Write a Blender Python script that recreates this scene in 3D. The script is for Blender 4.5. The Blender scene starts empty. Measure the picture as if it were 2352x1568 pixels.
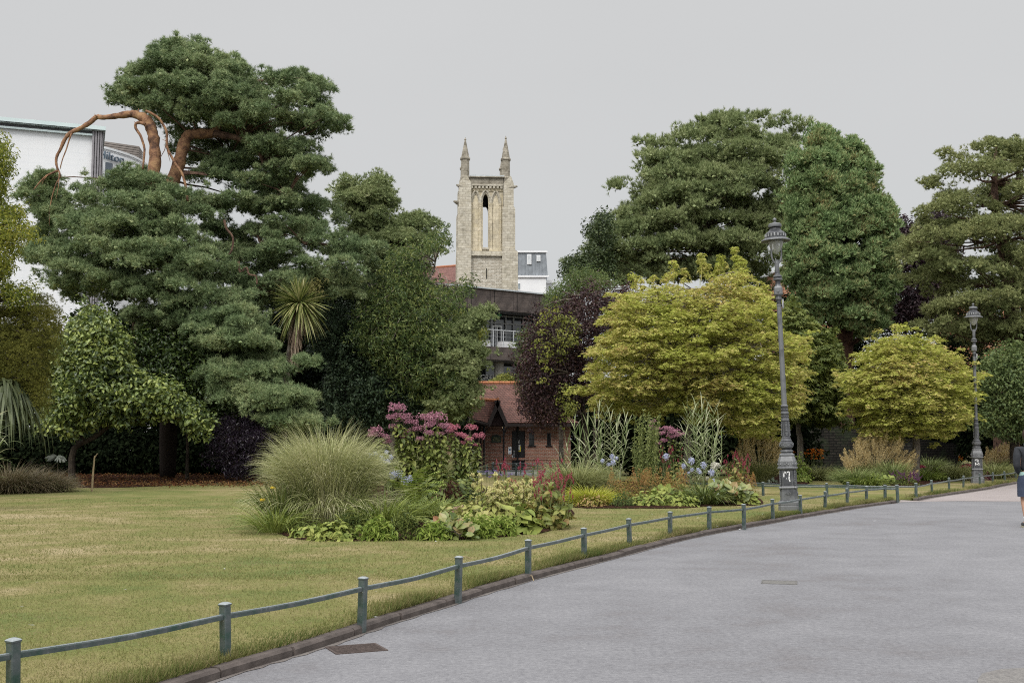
import bpy, math, random
import numpy as np
from mathutils import Vector, Matrix
sc = bpy.context.scene
COL = sc.collection
rng = np.random.RandomState(7)
random.seed(7)
pi = math.pi
R = math.radians

# ------------------------------------------------------------ camera geometry
F = 2613.3                       # focal length in pixels of a 2352 px wide picture
CAMH = 1.6
T = math.atan(227 / F)
CT, ST = math.cos(T), math.sin(T)
def _dir(px, py):
    u = (np.asarray(px, float) - 1176) / F
    v = (784 - np.asarray(py, float)) / F
    return u, CT - v * ST, ST + v * CT
def P(px, py, Y):
    """world point seen at picture position (px,py) at distance Y"""
    a, b, c = _dir(px, py)
    s = Y / b
    return np.stack(np.broadcast_arrays(a * s, np.asarray(Y, float), CAMH + c * s), -1)
LZ = 0.09                        # lawn height above the tarmac
def G(px, py, z=LZ):
    a, b, c = _dir(px, py)
    s = (z - CAMH) / c
    return np.stack(np.broadcast_arrays(a * s, b * s, np.asarray(z, float) + 0 * s), -1)
def YG(py, z=LZ):
    return float(G(1176, py, z)[1])
cam = bpy.data.objects.new('camera', bpy.data.cameras.new('camera'))
COL.objects.link(cam)
cam.location = (0, 0, CAMH)
cam.rotation_euler = (pi / 2 + T, 0, 0)
cam.data.lens = 40; cam.data.sensor_width = 36
cam.data.clip_end = 3000
sc.camera = cam

# ------------------------------------------------------------ objects
def tag(o, label=None, cat=None, group=None, kind=None):
    if label: o['label'] = label
    if cat: o['category'] = cat
    if group: o['group'] = group
    if kind: o['kind'] = kind
    return o
def thing(name, label, cat, loc=(0, 0, 0), rz=0, group=None):
    o = bpy.data.objects.new(name, None)
    o.empty_display_size = .3
    COL.objects.link(o)
    o.location = [float(x) for x in loc]; o.rotation_euler = (0, 0, rz)
    return tag(o, label, cat, group)
def meshobj(name, me, parent=None, loc=None):
    o = bpy.data.objects.new(name, me)
    COL.objects.link(o)
    if parent is not None: o.parent = parent
    if loc is not None: o.location = [float(x) for x in loc]
    return o
class MB:
    """collects faces; build() links them as one mesh object"""
    def __init__(s): s.V = []; s.F = {}; s.n = 0
    def add(s, V, Fc):
        V = np.asarray(V, float).reshape(-1, 3)
        if isinstance(Fc, np.ndarray):
            if len(Fc): s.F.setdefault(Fc.shape[1], []).append(Fc + s.n)
        else:
            for f in Fc: s.F.setdefault(len(f), []).append(np.array([f]) + s.n)
        s.V.append(V); s.n += len(V)
        return s
    def box(s, c, d, rz=0, M=None):
        x, y, z = np.array(d) / 2.0
        v = np.array([(-x,-y,-z),(x,-y,-z),(x,y,-z),(-x,y,-z),(-x,-y,z),(x,-y,z),(x,y,z),(-x,y,z)])
        if rz:
            a = np.array([[math.cos(rz), math.sin(rz), 0], [-math.sin(rz), math.cos(rz), 0], [0, 0, 1]])
            v = v @ a
        v = v + np.array(c)
        return s.add(v, [(0,3,2,1),(4,5,6,7),(0,1,5,4),(1,2,6,5),(2,3,7,6),(3,0,4,7)])
    def b2(s, x0, x1, y0, y1, z0, z1):
        return s.box(((x0+x1)/2, (y0+y1)/2, (z0+z1)/2), (abs(x1-x0), abs(y1-y0), abs(z1-z0)))
    def prism(s, pts, y0, y1):
        """polygon in x,z extruded along y"""
        n = len(pts)
        v = [(p[0], y0, p[1]) for p in pts] + [(p[0], y1, p[1]) for p in pts]
        f = [tuple(range(n)), tuple(range(2*n-1, n-1, -1))] + [(i, i+n, (i+1) % n + n, (i+1) % n) for i in range(n)]
        return s.add(v, f)
    def slab(s, pts, z0, z1):
        n = len(pts)
        v = [(p[0], p[1], z0) for p in pts] + [(p[0], p[1], z1) for p in pts]
        f = [tuple(range(n)), tuple(range(2*n-1, n-1, -1))] + [(i, i+n, (i+1) % n + n, (i+1) % n) for i in range(n)]
        return s.add(v, f)
    def tube(s, pts, rad, k=6, cap=True):
        pts = np.asarray(pts, float); n = len(pts)
        rad = np.broadcast_to(np.asarray(rad, float), (n,))
        t = np.gradient(pts, axis=0) if n > 2 else np.repeat((pts[1]-pts[0])[None], 2, 0)
        t /= np.linalg.norm(t, axis=1)[:, None] + 1e-9
        up = np.array([0.13, 0.21, 1.0]) if abs(t[0][2]) < .9 else np.array([1.0, .1, 0])
        a = np.cross(t, up); a /= np.linalg.norm(a, axis=1)[:, None] + 1e-9
        b = np.cross(t, a)
        an = np.arange(k) * 2 * pi / k
        V = pts[:, None] + rad[:, None, None] * (np.cos(an)[None, :, None] * a[:, None] + np.sin(an)[None, :, None] * b[:, None])
        i = np.arange(n-1)[:, None] * k; j = np.arange(k)[None]
        Fq = np.stack([i+j, i+(j+1) % k, i+k+(j+1) % k, i+k+j], -1).reshape(-1, 4)
        base = s.n
        s.add(V.reshape(-1, 3), Fq)
        if cap:
            s.F.setdefault(k, []).append(np.array([list(range(k))[::-1]]) + base)
            s.F.setdefault(k, []).append(np.array([list(range(k))]) + base + (n-1)*k)
        return s
    def lathe(s, prof, k=16, c=(0, 0, 0), sq=None, rot=0):
        """prof: list of (r,z); sq: chamfered-square cross-section"""
        an = np.arange(k) * 2*pi/k + rot
        if sq is None:
            cx, cy = np.cos(an), np.sin(an)
        else:
            q = np.array(sq, float)
            cr, sr = math.cos(rot), math.sin(rot)
            cx, cy = q[:, 0]*cr - q[:, 1]*sr, q[:, 0]*sr + q[:, 1]*cr
            k = len(q)
        pr = np.array(prof, float); n = len(pr)
        V = np.stack([pr[:, :1]*cx[None]+c[0], pr[:, :1]*cy[None]+c[1], np.repeat(pr[:, 1:], k, 1)+c[2]], -1)
        i = np.arange(n-1)[:, None]*k; j = np.arange(k)[None]
        Fq = np.stack([i+j, i+(j+1) % k, i+k+(j+1) % k, i+k+j], -1).reshape(-1, 4)
        base = s.n
        s.add(V.reshape(-1, 3), Fq)
        if pr[0][0] > 1e-6: s.F.setdefault(k, []).append(np.array([list(range(k))[::-1]]) + base)
        if pr[-1][0] > 1e-6: s.F.setdefault(k, []).append(np.array([list(range(k))]) + base + (n-1)*k)
        return s
    def ball(s, c, r, k=8, h=6, sc=(1, 1, 1)):
        th = np.linspace(0.02, pi-.02, h)
        base = MB().lathe([(math.sin(t), -math.cos(t)) for t in th], k)
        V = np.concatenate(base.V)*r*np.array(sc)+np.array(c)
        for kk in base.F:
            for f in base.F[kk]: s.F.setdefault(kk, []).append(f+s.n)
        s.V.append(V); s.n += len(V)
        return s
    def mesh(s, name, mat, origin=(0, 0, 0), smooth=False):
        V = np.concatenate(s.V) - np.array(origin, float)
        me = bpy.data.meshes.new(name)
        me.vertices.add(len(V)); me.vertices.foreach_set('co', V.astype(np.float32).ravel())
        idx = []; tot = []
        for k, L in s.F.items():
            A = np.concatenate(L); idx.append(A.ravel()); tot.append(np.full(len(A), k))
        idx = np.concatenate(idx); tot = np.concatenate(tot)
        me.loops.add(len(idx)); me.loops.foreach_set('vertex_index', idx.astype(np.int32))
        me.polygons.add(len(tot))
        st = np.concatenate([[0], np.cumsum(tot)[:-1]])
        me.polygons.foreach_set('loop_start', st.astype(np.int32))
        me.update(calc_edges=True)
        me.polygons.foreach_set('use_smooth', np.full(len(tot), bool(smooth)))
        if mat is not None: me.materials.append(mat)
        me.validate()
        return me
    def build(s, name, mat, parent=None, smooth=False, local=False):
        """vertices are in world coordinates unless local"""
        org = (0, 0, 0)
        if parent is not None and not local:
            org = np.array(parent.matrix_basis.translation) if not parent.parent else np.array(parent.matrix_basis.translation) + np.array(parent.parent.location)
        return meshobj(name, s.mesh(name, mat, org, smooth), parent)
    def at(s, name, mat, org, smooth=False):
        return meshobj(name, s.mesh(name, mat, org, smooth), None, org)

# ------------------------------------------------------------ materials
def nodes(name):
    m = bpy.data.materials.new(name); m.use_nodes = True
    nt = m.node_tree
    b = nt.nodes['Principled BSDF']
    return m, nt, b
def L(nt, a, b): nt.links.new(a, b)
def N(nt, t, **kw):
    n = nt.nodes.new(t)
    for k, v in kw.items():
        if k in n.inputs: n.inputs[k].default_value = v
        else: setattr(n, k, v)
    return n
def ramp(nt, fac, stops):
    r = nt.nodes.new('ShaderNodeValToRGB')
    e = r.color_ramp.elements
    while len(e) < len(stops): e.new(.5)
    for i, (p, c) in enumerate(stops):
        e[i].position = p; e[i].color = (*c, 1)
    L(nt, fac, r.inputs[0])
    return r.outputs[0]
def coords(nt, kind='Object'):
    return nt.nodes.new('ShaderNodeTexCoord').outputs[kind]
def noise(nt, co, scale, detail=3, rough=.55):
    n = N(nt, 'ShaderNodeTexNoise'); n.inputs['Scale'].default_value = scale
    n.inputs['Detail'].default_value = detail; n.inputs['Roughness'].default_value = rough
    L(nt, co, n.inputs['Vector'])
    return n.outputs['Fac']
def math_(nt, op, a, b=None, c=None):
    n = nt.nodes.new('ShaderNodeMath'); n.operation = op
    for i, x in enumerate((a, b, c)):
        if x is None: continue
        if isinstance(x, (int, float)): n.inputs[i].default_value = x
        else: L(nt, x, n.inputs[i])
    return n.outputs[0]
def bump(nt, b, h, strength=.3, dist=.02):
    n = nt.nodes.new('ShaderNodeBump'); n.inputs['Strength'].default_value = strength
    n.inputs['Distance'].default_value = dist
    L(nt, h, n.inputs['Height']); L(nt, n.outputs[0], b.inputs['Normal'])
def plain(name, c1, c2=None, scale=8, rough=.6, metal=0, bmp=0, bscale=None, spec=.28, c3=None, lo=.35, hi=.65, bdist=.01):
    m, nt, b = nodes(name)
    c2 = c2 or tuple(x*.75 for x in c1)
    co = coords(nt)
    n = noise(nt, co, scale, 5, .6)
    st = [(lo, c1), (hi, c2)]
    if c3: st = [(lo, c1), ((lo+hi)/2, c2), (hi, c3)]
    L(nt, ramp(nt, n, st), b.inputs['Base Color'])
    b.inputs['Roughness'].default_value = rough; b.inputs['Metallic'].default_value = metal
    b.inputs['Specular IOR Level'].default_value = spec
    if bmp: bump(nt, b, noise(nt, co, bscale or scale*4, 4), bmp, bdist)
    return m
def leafmat(name, cols, rough=.55, trans=.3, nscale=.6, spec=.3, w=.55):
    """foliage: every leaf its own shade, clumps drift in hue; some light comes through"""
    m, nt, b = nodes(name)
    geo = nt.nodes.new('ShaderNodeNewGeometry')
    co = coords(nt)
    n = noise(nt, co, nscale, 3)
    n = math_(nt, 'MULTIPLY', math_(nt, 'SUBTRACT', n, .5), 2.2)
    r = math_(nt, 'SUBTRACT', geo.outputs['Random Per Island'], .5)
    v = math_(nt, 'ADD', math_(nt, 'ADD', math_(nt, 'MULTIPLY', r, w*1.3), math_(nt, 'MULTIPLY', n, 1-w)), .5)
    k = len(cols)
    c = ramp(nt, v, [((i+.35)/(k-.3), cc) for i, cc in enumerate(cols)])
    L(nt, c, b.inputs['Base Color'])
    b.inputs['Roughness'].default_value = rough
    b.inputs['Specular IOR Level'].default_value = spec
    if trans:
        t = nt.nodes.new('ShaderNodeBsdfTranslucent'); L(nt, c, t.inputs['Color'])
        mx = nt.nodes.new('ShaderNodeMixShader'); mx.inputs[0].default_value = trans
        out = nt.nodes['Material Output']
        L(nt, b.outputs[0], mx.inputs[1]); L(nt, t.outputs[0], mx.inputs[2]); L(nt, mx.outputs[0], out.inputs['Surface'])
    return m

# ------------------------------------------------------------ scattering
def unit(v): return v / (np.linalg.norm(v, axis=-1, keepdims=True) + 1e-9)
def rots(d, spin):
    """matrices whose third column is d, spun about it"""
    d = unit(d)
    h = np.where(np.abs(d[:, 2:3]) < .95, np.array([[0, 0, 1.0]]), np.array([[1.0, 0, 0]]))
    x = unit(np.cross(h, d)); y = np.cross(d, x)
    c, s_ = np.cos(spin)[:, None], np.sin(spin)[:, None]
    return np.stack([x*c + y*s_, -x*s_ + y*c, d], -1)
def scatter(mb, tv, tf, pos, d, scale=1., spin=None):
    n = len(pos)
    if n == 0: return
    if spin is None: spin = rng.uniform(0, 2*pi, n)
    M = rots(d, spin)
    sc_ = np.broadcast_to(np.asarray(scale, float).reshape(-1, 1) if np.ndim(scale) == 1 else np.asarray(scale, float), (n, 3) if np.ndim(scale) == 2 else (n, 1))
    if sc_.shape[1] == 1: tvv = tv[None]*sc_[:, :, None]
    else: tvv = tv[None]*sc_[:, None, :]
    V = np.einsum('nij,nkj->nki', M, tvv) + pos[:, None]
    Fc = tf[None] + (np.arange(n)*len(tv))[:, None, None]
    mb.add(V.reshape(-1, 3), Fc.reshape(-1, tf.shape[1]))
def tuft(k, spread=(15, 80), w=.1, twig=.5, r=None):
    """whorl of k needles round +z"""
    r = r or np.random.RandomState(k)
    V = []; 
    for i in range(k):
        a = r.uniform(0, 2*pi); e = R(r.uniform(*spread)); z0 = r.uniform(0, twig)
        d = np.array([math.sin(e)*math.cos(a), math.sin(e)*math.sin(a), math.cos(e)])
        s = np.cross(d, r.normal(size=3)); s /= np.linalg.norm(s)
        b = np.array([0, 0, z0]); L_ = r.uniform(.7, 1.1)*(1-.25*z0)
        V += [b - s*w/2, b + s*w/2, b + d*L_]
    return np.array(V), np.arange(3*k).reshape(k, 3)
# leaf lying along +x, normal +z (unit length)
def leaf(wd=.45, fold=.12, droop=.15):
    V = np.array([(0, 0, 0), (.45, -wd/2, fold), (1, 0, -droop), (.45, wd/2, fold)])
    return V, np.array([(0, 1, 2), (0, 2, 3)])
def leaf6(wd=.5, fold=.1, droop=.25):
    V = np.array([(0,0,0),(.28,-wd*.42,fold),(.65,-wd*.45,fold*.4-droop*.3),(1,0,-droop),(.65,wd*.45,fold*.4-droop*.3),(.28,wd*.42,fold),(.5,0,-.02)])
    return V, np.array([(0,1,6),(1,2,6),(2,3,6),(3,4,6),(4,5,6),(5,0,6)])
def palmate(n=5, wd=.22):
    V = [(0, 0, 0)]; Fc = []
    for i in range(n):
        a = (i-(n-1)/2)*R(42); L_ = 1-.12*abs(i-(n-1)/2)
        c, s_ = math.cos(a), math.sin(a)
        b = len(V)
        V += [(.45*c*L_+wd*s_/2, .45*s_*L_-wd*c/2, .05), (c*L_, s_*L_, -.15), (.45*c*L_-wd*s_/2, .45*s_*L_+wd*c/2, .05)]
        Fc += [(0, b, b+1), (0, b+1, b+2)]
    return np.array(V), np.array(Fc)

# ------------------------------------------------------------ crowns
def inpoly(x, y, poly):
    c = np.zeros(len(x), bool); n = len(poly); j = n-1
    for i in range(n):
        xi, yi = poly[i]; xj, yj = poly[j]
        if yi != yj:
            c ^= ((yi > y) != (yj > y)) & (x < (xj-xi)*(y-yi)/(yj-yi)+xi)
        j = i
    return c
def edged(x, y, poly):
    d = np.full(len(x), 1e9); n = len(poly)
    p = np.stack([x, y], 1)
    for i in range(n):
        a = np.array(poly[i], float); b = np.array(poly[(i+1) % n], float)
        ab = b-a; t = np.clip(((p-a)@ab)/(ab@ab+1e-9), 0, 1)
        d = np.minimum(d, np.linalg.norm(p-(a+t[:, None]*ab), axis=1))
    return d
def volume(poly, Y, thick, n, margin=10, front=.68, hollow=.4, mind=None, xs=1.0):
    """n centres spread through a crown whose outline is poly; rounded in depth (metres)"""
    P_ = np.array(poly, float); lo, hi = P_.min(0), P_.max(0)
    out = []; tries = 0
    ppm = F/Y
    acc = np.zeros((0, 3))
    while len(acc) < n and tries < 14:
        tries += 1
        m = max(n*2, 200)
        x = rng.uniform(lo[0], hi[0], m); y = rng.uniform(lo[1], hi[1], m)
        ok = inpoly(x, y, poly); x, y = x[ok], y[ok]
        d = edged(x, y, poly); ok = d > margin; x, y, d = x[ok], y[ok], d[ok]
        dm = d/ppm
        Rr = thick
        t = np.where(dm < Rr, np.sqrt(np.maximum(2*Rr*dm-dm*dm, 0)), Rr)
        u = rng.uniform(0, 1, len(x))**hollow
        off = t*u*np.where(rng.uniform(size=len(x)) < front, -1, 1)
        Q = P(x, y, Y+off)
        if mind is None:
            acc = np.concatenate([acc, Q])
        else:
            L_ = list(acc)
            for q in Q:
                if len(L_) >= n: break
                if not L_: L_.append(q); continue
                A = np.array(L_)-q
                A[:, 2] *= 1.6
                if (A*A).sum(1).min() > mind*mind: L_.append(q)
            acc = np.array(L_).reshape(-1, 3)
    return acc[:n]
def rim(poly, Y, inset=14, dy=.6):
    """centres just inside the corners of an outline"""
    P_ = np.array(poly, float); n = len(P_); c = P_.mean(0); out = []
    for i in range(n):
        a, b, d = P_[i-1], P_[i], P_[(i+1) % n]
        m_ = unit(unit(a-b)+unit(d-b))
        for s in (1, -1):
            q = b+m_*inset*s
            if inpoly(np.array([q[0]]), np.array([q[1]]), poly)[0]:
                cr = (b-a)[0]*(d-b)[1]-(b-a)[1]*(d-b)[0]
                if abs(cr) > 150: out.append(q)
                break
    out = np.array(out)
    return P(out[:, 0], out[:, 1], Y+rng.uniform(-dy, dy, len(out)))
def sph(n, up=0):
    v = unit(rng.normal(size=(n, 3))); v[:, 2] = v[:, 2]*(1-abs(up)) + up*np.abs(v[:, 2]) if up else v[:, 2]
    return unit(v)
CORE = (np.array([(1,0,0),(-1,0,0),(0,1,0),(0,-1,0),(0,0,1),(0,0,-1),(.6,.6,.5),(-.6,.6,.5),(.6,-.6,.5),(-.6,-.6,.5)]), np.array([(4,0,6),(6,0,2),(4,6,2),(4,2,7),(7,2,1),(4,7,1),(4,1,9),(9,1,3),(4,9,3),(4,3,8),(8,3,0),(4,8,0),(5,2,0),(5,1,2),(5,3,1),(5,0,3)]))
def layered(C, sp, k=.36):
    C = C.copy(); ph = C[:, 2]/sp+.25*np.sin(C[:, 0]*.45)+.2*np.sin(C[:, 1]*.6)
    C[:, 2] -= k*sp*np.sin(2*pi*ph)/2*1.3
    return C
def pine_pads(mb, C, rx, rz, puffs=14, tufts=10, pr=.2, tl=.13, T_=None, up=.5, core=.5):
    """flat plates of foliage made of round puffs of needle whorls"""
    T_ = T_ or tuft(10)
    n = len(C)
    rr = rng.uniform(.65, 1.25, n)*rx
    a = rng.uniform(0, 2*pi, (n, puffs)); q = np.sqrt(rng.uniform(0, 1, (n, puffs)))
    ex = rng.uniform(.6, 1.3, (n, 1))
    stray = rng.uniform(size=(n, puffs)) < .16; q = np.where(stray, rng.uniform(1.05, 1.5, q.shape), q)
    x = np.cos(a)*q*rr[:, None]*ex; y = np.sin(a)*q*rr[:, None]/ex
    qz = np.minimum(q, 1); z = rz*(1-qz**2)*rng.uniform(.3, 1.1, (n, puffs)) - rz*.35*qz + rng.normal(0, .06, (n, puffs)) + stray*rng.uniform(-.05, .22, q.shape)
    tilt = rng.normal(0, .14, (n, 2))
    z = z + x*tilt[:, :1] + y*tilt[:, 1:]
    pc = (C[:, None] + np.stack([x, y, z], -1)).reshape(-1, 3)
    m = len(pc)
    if core: scatter(mb, CORE[0], CORE[1], pc-[0, 0, pr*.12], unit(rng.normal(size=(m, 3))*[.3, .3, 1]), np.stack([rng.uniform(.75, 1.05, m)]*2+[rng.uniform(.5, .7, m)], 1)*pr*core)
    d = unit(rng.normal(size=(m, tufts, 3))); d[..., 2] = np.where(rng.uniform(size=(m, tufts)) < .8, np.abs(d[..., 2]), d[..., 2])
    sr = pr*rng.uniform(.55, 1.25, (m, 1, 1))*np.where(stray.reshape(m, 1, 1), .6, 1)
    # leading shoots stand up out of each puff
    k = max(1, int(m*.55)); ix = rng.choice(m, k, False); sd = unit(np.stack([rng.normal(0, .45, k), rng.normal(0, .45, k), np.ones(k)], 1))
    for f in (.75, 1.15, 1.5): scatter(mb, T_[0], T_[1], pc[ix]+sd*pr*f, sd, rng.uniform(.6, .95, k)*tl)
    pos = pc[:, None] + d*sr*np.array([1.15, 1.15, .75])
    dd = d + np.array([0, 0, up]) + rng.normal(0, .2, d.shape)
    pos = pos.reshape(-1, 3); dd = dd.reshape(-1, 3)
    scatter(mb, T_[0], T_[1], pos, dd, rng.uniform(.7, 1.2, len(pos))*tl)
    return pc
def leaf_clumps(mb, C, rad, n, size, T_, flat=1., up=.3, droop=0, jit=.35, shell=.5, rv=.3):
    """clumps of leaves: rad (horizontal), flat = height ratio; leaves lean outwards, up sets how far they face the sky"""
    k = len(C)
    rr = rad*rng.uniform(1-rv, 1+rv, (k, 1, 1))
    d = unit(rng.normal(size=(k, n, 3)))
    q = rng.uniform(0, 1, (k, n, 1))**shell
    pos = C[:, None] + d*q*rr*np.array([1, 1, flat])
    pos[..., 2] -= droop*(np.hypot(d[..., 0], d[..., 1])*q[..., 0])**2*rr[..., 0]
    nrm = d*np.array([1, 1, 1.0]) * (1-up) + np.array([0, 0, up]) * 1.2 + rng.normal(0, jit, d.shape)
    pos = pos.reshape(-1, 3); nrm = unit(nrm.reshape(-1, 3))
    # leaf tips point outwards from the clump
    h = np.where(np.abs(nrm[:, 2:3]) < .95, np.array([[0, 0, 1.0]]), np.array([[1.0, 0, 0]]))
    x = unit(np.cross(h, nrm)); y = np.cross(nrm, x)
    o = d.reshape(-1, 3)
    sp = np.arctan2((o*y).sum(1), (o*x).sum(1)) + rng.normal(0, .8, len(o))
    scatter(mb, T_[0], T_[1], pos, nrm, size*rng.uniform(.65, 1.25, len(pos)), sp)
def limb(mb, p0, p1, r0, r1, sag=.0, k=5, n=6, wob=.08):
    p0 = np.array(p0, float); p1 = np.array(p1, float)
    t = np.linspace(0, 1, n)[:, None]
    Ln = np.linalg.norm(p1-p0)
    q = p0*(1-t)+p1*t + np.array([0, 0, 1])*sag*Ln*np.sin(pi*t)
    w = rng.normal(0, wob*Ln/n, (n, 3)); w[0] = 0; w[-1] = 0
    mb.tube(q+w, r0*(1-t[:, 0])+r1*t[:, 0], k, cap=False)
def pxline(pts, Y):
    """list of (px,py[,dY]) -> world polyline"""
    return np.array([P(p[0], p[1], Y+(p[2] if len(p) > 2 else 0)) for p in pts])
def smoothline(Q, k=4):
    Q = np.asarray(Q, float)
    out = []
    n = len(Q)
    for i in range(n-1):
        p0, p1, p2, p3 = Q[max(i-1, 0)], Q[i], Q[i+1], Q[min(i+2, n-1)]
        for j in range(k):
            t = j/k
            out.append(.5*((2*p1)+(-p0+p2)*t+(2*p0-5*p1+4*p2-p3)*t*t+(-p0+3*p1-3*p2+p3)*t**3))
    out.append(Q[-1])
    return np.array(out)
# ------------------------------------------------------------ light and sky
w = bpy.data.worlds.new('World'); sc.world = w; w.use_nodes = True
nt = w.node_tree
bg = nt.nodes['Background']
sky = nt.nodes.new('ShaderNodeTexSky'); sky.sky_type = 'NISHITA'; sky.sun_disc = False
SUN_EL, SUN_AZ = R(45), R(205)      # azimuth measured from +Y towards +X
sky.sun_elevation = SUN_EL; sky.sun_rotation = SUN_AZ; sky.air_density = 1.0; sky.dust_density = 4
hs = nt.nodes.new('ShaderNodeHueSaturation'); hs.inputs['Saturation'].default_value = .12
L(nt, sky.outputs[0], hs.inputs['Color'])
# overcast deck: three times brighter overhead than at the horizon
tc = nt.nodes.new('ShaderNodeTexCoord'); sx = nt.nodes.new('ShaderNodeSeparateXYZ')
L(nt, tc.outputs['Generated'], sx.inputs[0])
zc = math_(nt, 'MAXIMUM', sx.outputs[2], 0)
nz = nt.nodes.new('ShaderNodeTexNoise'); nz.inputs['Scale'].default_value = 1.6; nz.inputs['Detail'].default_value = 4
mp = nt.nodes.new('ShaderNodeMapping'); mp.inputs['Scale'].default_value = (1, 1, 2.5)
L(nt, tc.outputs['Generated'], mp.inputs[0]); L(nt, mp.outputs[0], nz.inputs['Vector'])
deck = ramp(nt, zc, [(0, (5.5, 5.75, 5.8)), (.12, (5.6, 5.78, 5.83)), (.24, (5.75, 5.84, 5.9)), (.40, (5.9, 5.95, 6.0)), (.6, (12.5, 12.5, 12.5)), (1, (22, 22, 22.2))])
vr = math_(nt, 'ADD', math_(nt, 'MULTIPLY', nz.outputs['Fac'], .13), .94)
vr = math_(nt, 'MULTIPLY', vr, math_(nt, 'ADD', math_(nt, 'MULTIPLY', math_(nt, 'MAXIMUM', math_(nt, 'MULTIPLY', sx.outputs[1], -1), 0), .7), 1.0))   # cloud is thinner on the sun's side
vm = nt.nodes.new('ShaderNodeVectorMath'); vm.operation = 'SCALE'
L(nt, deck, vm.inputs[0]); L(nt, vr, vm.inputs['Scale'])
mx = nt.nodes.new('ShaderNodeMix'); mx.data_type = 'RGBA'; mx.inputs[0].default_value = .92
L(nt, hs.outputs[0], mx.inputs[6]); L(nt, vm.outputs[0], mx.inputs[7])
L(nt, mx.outputs[2], bg.inputs['Color']); bg.inputs['Strength'].default_value = .1
sun = bpy.data.objects.new('sun', bpy.data.lights.new('sun', 'SUN')); COL.objects.link(sun)
sun.data.energy = 1.5; sun.data.angle = R(20); sun.data.color = (1, .96, .9)
sd = Vector((math.sin(SUN_AZ)*math.cos(SUN_EL), math.cos(SUN_AZ)*math.cos(SUN_EL), math.sin(SUN_EL)))
sun.rotation_euler = (-sd).to_track_quat('-Z', 'Y').to_euler()
sun.location = (0, -20, 60)
sc.view_settings.view_transform = 'Standard'; sc.view_settings.look = 'None'
sc.view_settings.exposure = 0.13; sc.view_settings.gamma = 1
sc.cycles.max_bounces = 5; sc.cycles.diffuse_bounces = 2; sc.cycles.glossy_bounces = 2
sc.cycles.transmission_bounces = 4; sc.cycles.transparent_max_bounces = 6
sc.cycles.use_denoising = False
sc.cycles.filter_width = 1.1

# ------------------------------------------------------------ ground materials
def lawn_mat(name='lawn_turf'):
    m, nt, b = nodes(name)
    co = coords(nt)
    big = noise(nt, co, .16, 3, .55); mid = noise(nt, co, 1.1, 5, .65); fine = noise(nt, co, 38, 4, .7)
    v = math_(nt, 'ADD', math_(nt, 'MULTIPLY', big, .55), math_(nt, 'MULTIPLY', mid, .45))
    c = ramp(nt, v, [(.38, (.115, .145, .042)), (.46, (.165, .17, .055)), (.54, (.23, .20, .088)), (.62, (.33, .27, .155))])
    mixn = nt.nodes.new('ShaderNodeMix'); mixn.data_type = 'RGBA'; mixn.blend_type = 'MULTIPLY'; mixn.inputs[0].default_value = 1
    L(nt, c, mixn.inputs[6]); L(nt, ramp(nt, fine, [(.3, (.62, .62, .6)), (.7, (1.12, 1.12, 1.1))]), mixn.inputs[7])
    L(nt, mixn.outputs[2], b.inputs['Base Color'])
    b.inputs['Roughness'].default_value = .9; b.inputs['Specular IOR Level'].default_value = .15
    bump(nt, b, fine, .6, .02)
    return m
def asphalt_mat(name, c1, c2, seam=True):
    m, nt, b = nodes(name)
    co = coords(nt)
    big = math_(nt, 'ADD', math_(nt, 'MULTIPLY', noise(nt, co, .22, 3, .6), .5), math_(nt, 'MULTIPLY', noise(nt, co, 1.3, 6, .7), .5)); fine = noise(nt, co, 90, 3, .7); gr = noise(nt, co, 22, 4, .75)
    c = ramp(nt, big, [(.36, tuple(x*f for x, f in zip(c1, (.84, .80, .78)))), (.47, c1), (.62, c2)])
    g = ramp(nt, math_(nt, 'ADD', math_(nt, 'MULTIPLY', fine, .5), math_(nt, 'MULTIPLY', gr, .5)), [(.34, (.58, .58, .6)), (.5, (.98, .97, .98)), (.66, (1.4, 1.4, 1.38))])
    mixn = nt.nodes.new('ShaderNodeMix'); mixn.data_type = 'RGBA'; mixn.blend_type = 'MULTIPLY'; mixn.inputs[0].default_value = 1
    L(nt, c, mixn.inputs[6]); L(nt, g, mixn.inputs[7])
    L(nt, mixn.outputs[2], b.inputs['Base Color'])
    b.inputs['Roughness'].default_value = .85; b.inputs['Specular IOR Level'].default_value = .3
    bump(nt, b, fine, .5, .008)
    return m
M_lawn = lawn_mat()
M_blade = leafmat('grass_blade', [(.10, .14, .038), (.17, .18, .058), (.245, .22, .092), (.36, .305, .175)], .7, .3, .8, .1, .5)
M_blade_g = leafmat('grass_blade_green', [(.09, .14, .035), (.15, .175, .052), (.22, .205, .08), (.31, .26, .135)], .7, .3, .8, .1, .5)
M_asph = asphalt_mat('grey_asphalt', (.168, .168, .176), (.205, .205, .213))
M_pink = asphalt_mat('pink_asphalt', (.265, .235, .225), (.30, .268, .258))
M_patch = asphalt_mat('patch_asphalt', (.165, .158, .15), (.20, .192, .18))
M_kerb = plain('kerb_stone', (.12, .10, .09), (.07, .058, .052), 7, .9, bmp=.6, bscale=40)
M_soil = plain('bark_mulch', (.016, .010, .008), (.038, .018, .012), 14, .95, spec=.05, bmp=.9, bscale=45, bdist=.04, c3=(.06, .028, .018))
M_earth = plain('earth', (.06, .05, .03), (.035, .03, .02), 2, .95, spec=.1)
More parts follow.
